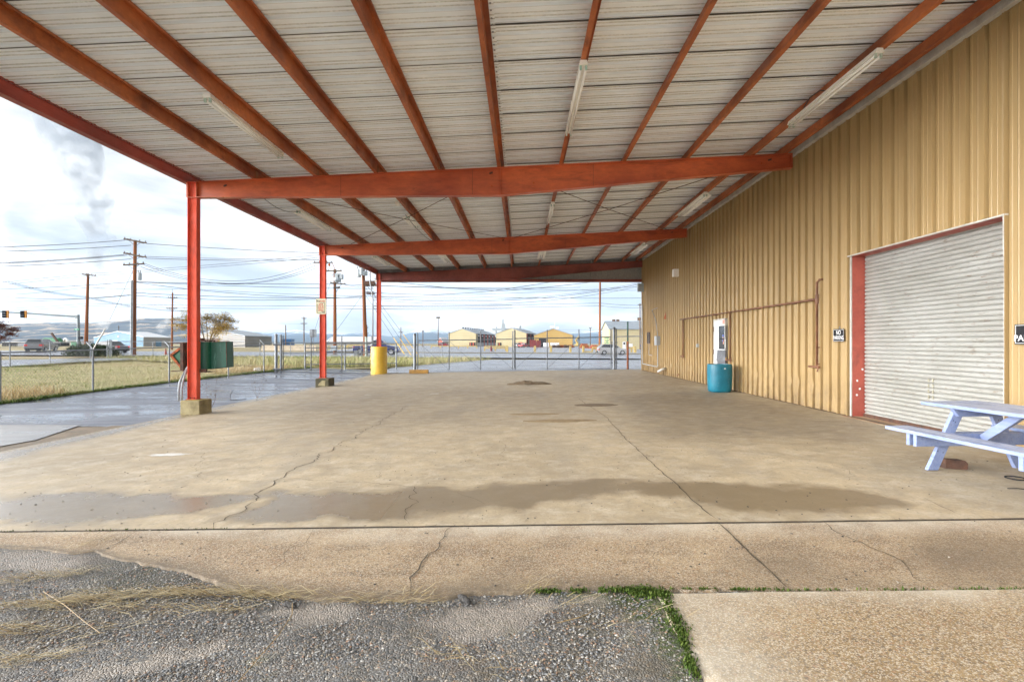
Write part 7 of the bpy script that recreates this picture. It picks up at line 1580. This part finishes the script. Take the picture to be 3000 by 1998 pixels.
def bush(name, label, c, rx, ry, h, n, pal, seed, wl=.22):
    rng = np.random.default_rng(seed); th = rng.uniform(0, 2 * np.pi, n); u = rng.uniform(0, 1, n); ph = np.arccos(u)
    rad = rng.uniform(.55, 1.0, n) * (.82 + .3 * vnoise(np.cos(th) * 3 + 9, ph * 3 + np.sin(th) * 3 + 9, 1, seed))
    x = c[0] + rx * rad * np.sin(ph) * np.cos(th); y = c[1] + ry * rad * np.sin(ph) * np.sin(th); z = c[2] + h * rad * np.cos(ph)
    D = np.stack([(x - c[0]) / rx * .5 + rng.normal(0, .35, n), (y - c[1]) / ry * .5 + rng.normal(0, .35, n), .5 + rng.normal(0, .3, n)], 1) * wl
    col = np.array(pal)[rng.integers(0, len(pal), n)] * rng.uniform(.7, 1.2, (n, 1)); t = thing(name, label, 'bush', c); o = blades('foliage', np.stack([x, y, z], 1), D, np.full(n, wl * .28), col); w_ = o.location.copy(); o.parent = t; o.location = w_ - Vector(c)
bb = P(270, 1049, 52); bush('juniper_bush', 'wide low dark green juniper bush behind the left fence', (bb.x, 52, H(bb.x, 52)), 2.95, 1.6, 1.2, 9000, [(.035, .06, .025), (.05, .085, .03), (.03, .05, .025), (.07, .10, .04)], 3)
yb2 = P(560, 1018, 46); bush('yellow_shrub', 'low yellow shrub at the foot of the autumn locust tree', (yb2.x, 46, H(yb2.x, 46)), 1.3, .9, 1.0, 2200, [(.40, .34, .06), (.5, .42, .08), (.28, .26, .06)], 4, .14)
# ------------------------------------------------------------------ hills, steam, air
def ridge(name, prof, Y, depth, mat, seed, nz=14, amp=.16, rough_=1.0, back=True):
    xs_ = np.linspace(prof[0][0], prof[-1][0], 160); top = np.interp(xs_, [p[0] for p in prof], [p[1] for p in prof]); rows = []
    for i in range(nz + 1):
        t = i / nz; y = Y + depth * t; r = []
        for px, py in zip(xs_, top):
            x = (px - U0) / F * y; hz = (V0 - py) / F * (Y + depth) + CZ
            nz_ = float(vnoise(px / F * 14, t * 4, 1, seed)) * .6 + float(vnoise(px / F * 40, t * 9, 1, seed)) * .3
            r.append((x, y, hz * (t ** .9) * (1 + amp * (nz_ - .45) * 2.2 * (1 - t)) - 12 * (t == 0) + rough_ * hz * .02 * float(vnoise(px / F * 120, 2, 1, seed))))
        rows.append(r)
    if back: rows.append([(x, y + depth * .5, -12) for x, y, z in rows[-1]])
    mb = MB(); mb.grid(rows); return struct(mb.build(name, mat, smooth=True))
ridge('hills', [(-700, 965), (-300, 950), (-60, 948), (20, 950), (120, 946), (260, 947), (330, 944), (400, 936), (408, 933), (470, 934), (566, 935), (580, 948), (640, 972), (700, 990), (820, 1004)], 2600, 1500, M['hill'], 3)
ridge('mountains', [(560, 960), (660, 955), (700, 962), (745, 968), (790, 976), (835, 970), (870, 967), (910, 973), (950, 976), (1000, 980), (1045, 975), (1090, 982), (1150, 986), (1190, 980), (1215, 968), (1238, 960), (1262, 963), (1290, 974), (1330, 978), (1400, 982), (1500, 985), (1600, 982), (1680, 977), (1720, 973), (1760, 969), (1800, 970), (1900, 966), (2100, 960)], 5200, 2600, M['snow'], 8, amp=.22)
def steam(name, label, pts, dens, col, seed, nsc):
    mb = MB(); mb.tube(pts[0], pts[1], 14); o = mb.build(name, M['dark'], smooth=True)
    m = bpy.data.materials.new(name); m.use_nodes = True; t = m.node_tree; t.nodes.clear(); ou = t.nodes.new('ShaderNodeOutputMaterial'); v = t.nodes.new('ShaderNodeVolumePrincipled'); t.links.new(v.outputs[0], ou.inputs['Volume'])
    g = t.nodes.new('ShaderNodeNewGeometry'); n = t.nodes.new('ShaderNodeTexNoise'); n.inputs['Scale'].default_value = nsc; n.inputs['Detail'].default_value = 5; n.inputs['Roughness'].default_value = .6; t.links.new(g.outputs['Position'], n.inputs['Vector'])
    r_ = ramp(t, n.outputs['Fac'], [(.46, 0.0), (.66, 1.0)]); t.links.new(math_node(t, 'MULTIPLY', r_, dens), v.inputs['Density']); v.inputs['Anisotropy'].default_value = .2
    sp_ = t.nodes.new('ShaderNodeSeparateXYZ'); t.links.new(g.outputs['Position'], sp_.inputs[0])
    if col: t.links.new(ramp(t, math_node(t, 'MULTIPLY', sp_.outputs[2], 1 / 150), [(.1, (.95, .96, .97)), (.38, (.46, .50, .55)), (.9, (.38, .42, .47))]), v.inputs['Color'])  # grey towards the top: cloud shadow put into the steam colour
    else: v.inputs['Color'].default_value = (.93, .94, .96, 1)
    o.data.materials[0] = m; return stuff(o, label, 'steam')
Y = 700
if 1:
    steam('steam_plume', 'white steam plume rising from a stack behind the blue barn into a grey column', ([tuple(P(a, b, Y)) for a, b in ((284, 983), (287, 972), (296, 958), (312, 935), (314, 905), (300, 870), (304, 830), (292, 790), (284, 750), (300, 700), (270, 640), (280, 590), (250, 530), (230, 460), (205, 400), (190, 330))], [1.2, 4, 8, 9, 10, 10, 11, 12, 14, 16, 19, 22, 25, 29, 33, 38]), .06, 1, 3, .05)
    steam('steam_plume', 'low pale steam cloud drifting behind the blue barn roof', ([tuple(P(a, b, 620)) for a, b in ((445, 974), (470, 965), (492, 952), (512, 938))], [2, 6, 9, 8]), .06, 0, 5, .07)
mb = MB(); a = P(284, 1004, Y - 5); mb.tube([(a.x, Y - 5, 0), (a.x, Y - 5, P(0, 984, Y).z)], 1.5, 10); tag(mb.build('chimney_stack', M['rust_brown']), 'short brown chimney stack under the white steam plume', 'chimney')
# the air between here and the mountains
mb = MB(); mb.box(-9600, 9600, -3200, 9400, -30, 900); hz_ = mb.build('haze', M['dark'])
m = bpy.data.materials.new('haze_air'); m.use_nodes = True; t = m.node_tree; t.nodes.clear(); ou = t.nodes.new('ShaderNodeOutputMaterial'); v = t.nodes.new('ShaderNodeVolumePrincipled'); t.links.new(v.outputs[0], ou.inputs['Volume'])
v.inputs['Color'].default_value = (.62, .79, .99, 1); v.inputs['Density'].default_value = 0.8e-4; v.inputs['Anisotropy'].default_value = 0.0
hz_.data.materials[0] = m; hz_['kind'] = 'stuff'; hz_['label'] = 'pale bluish haze fading the distant hills'
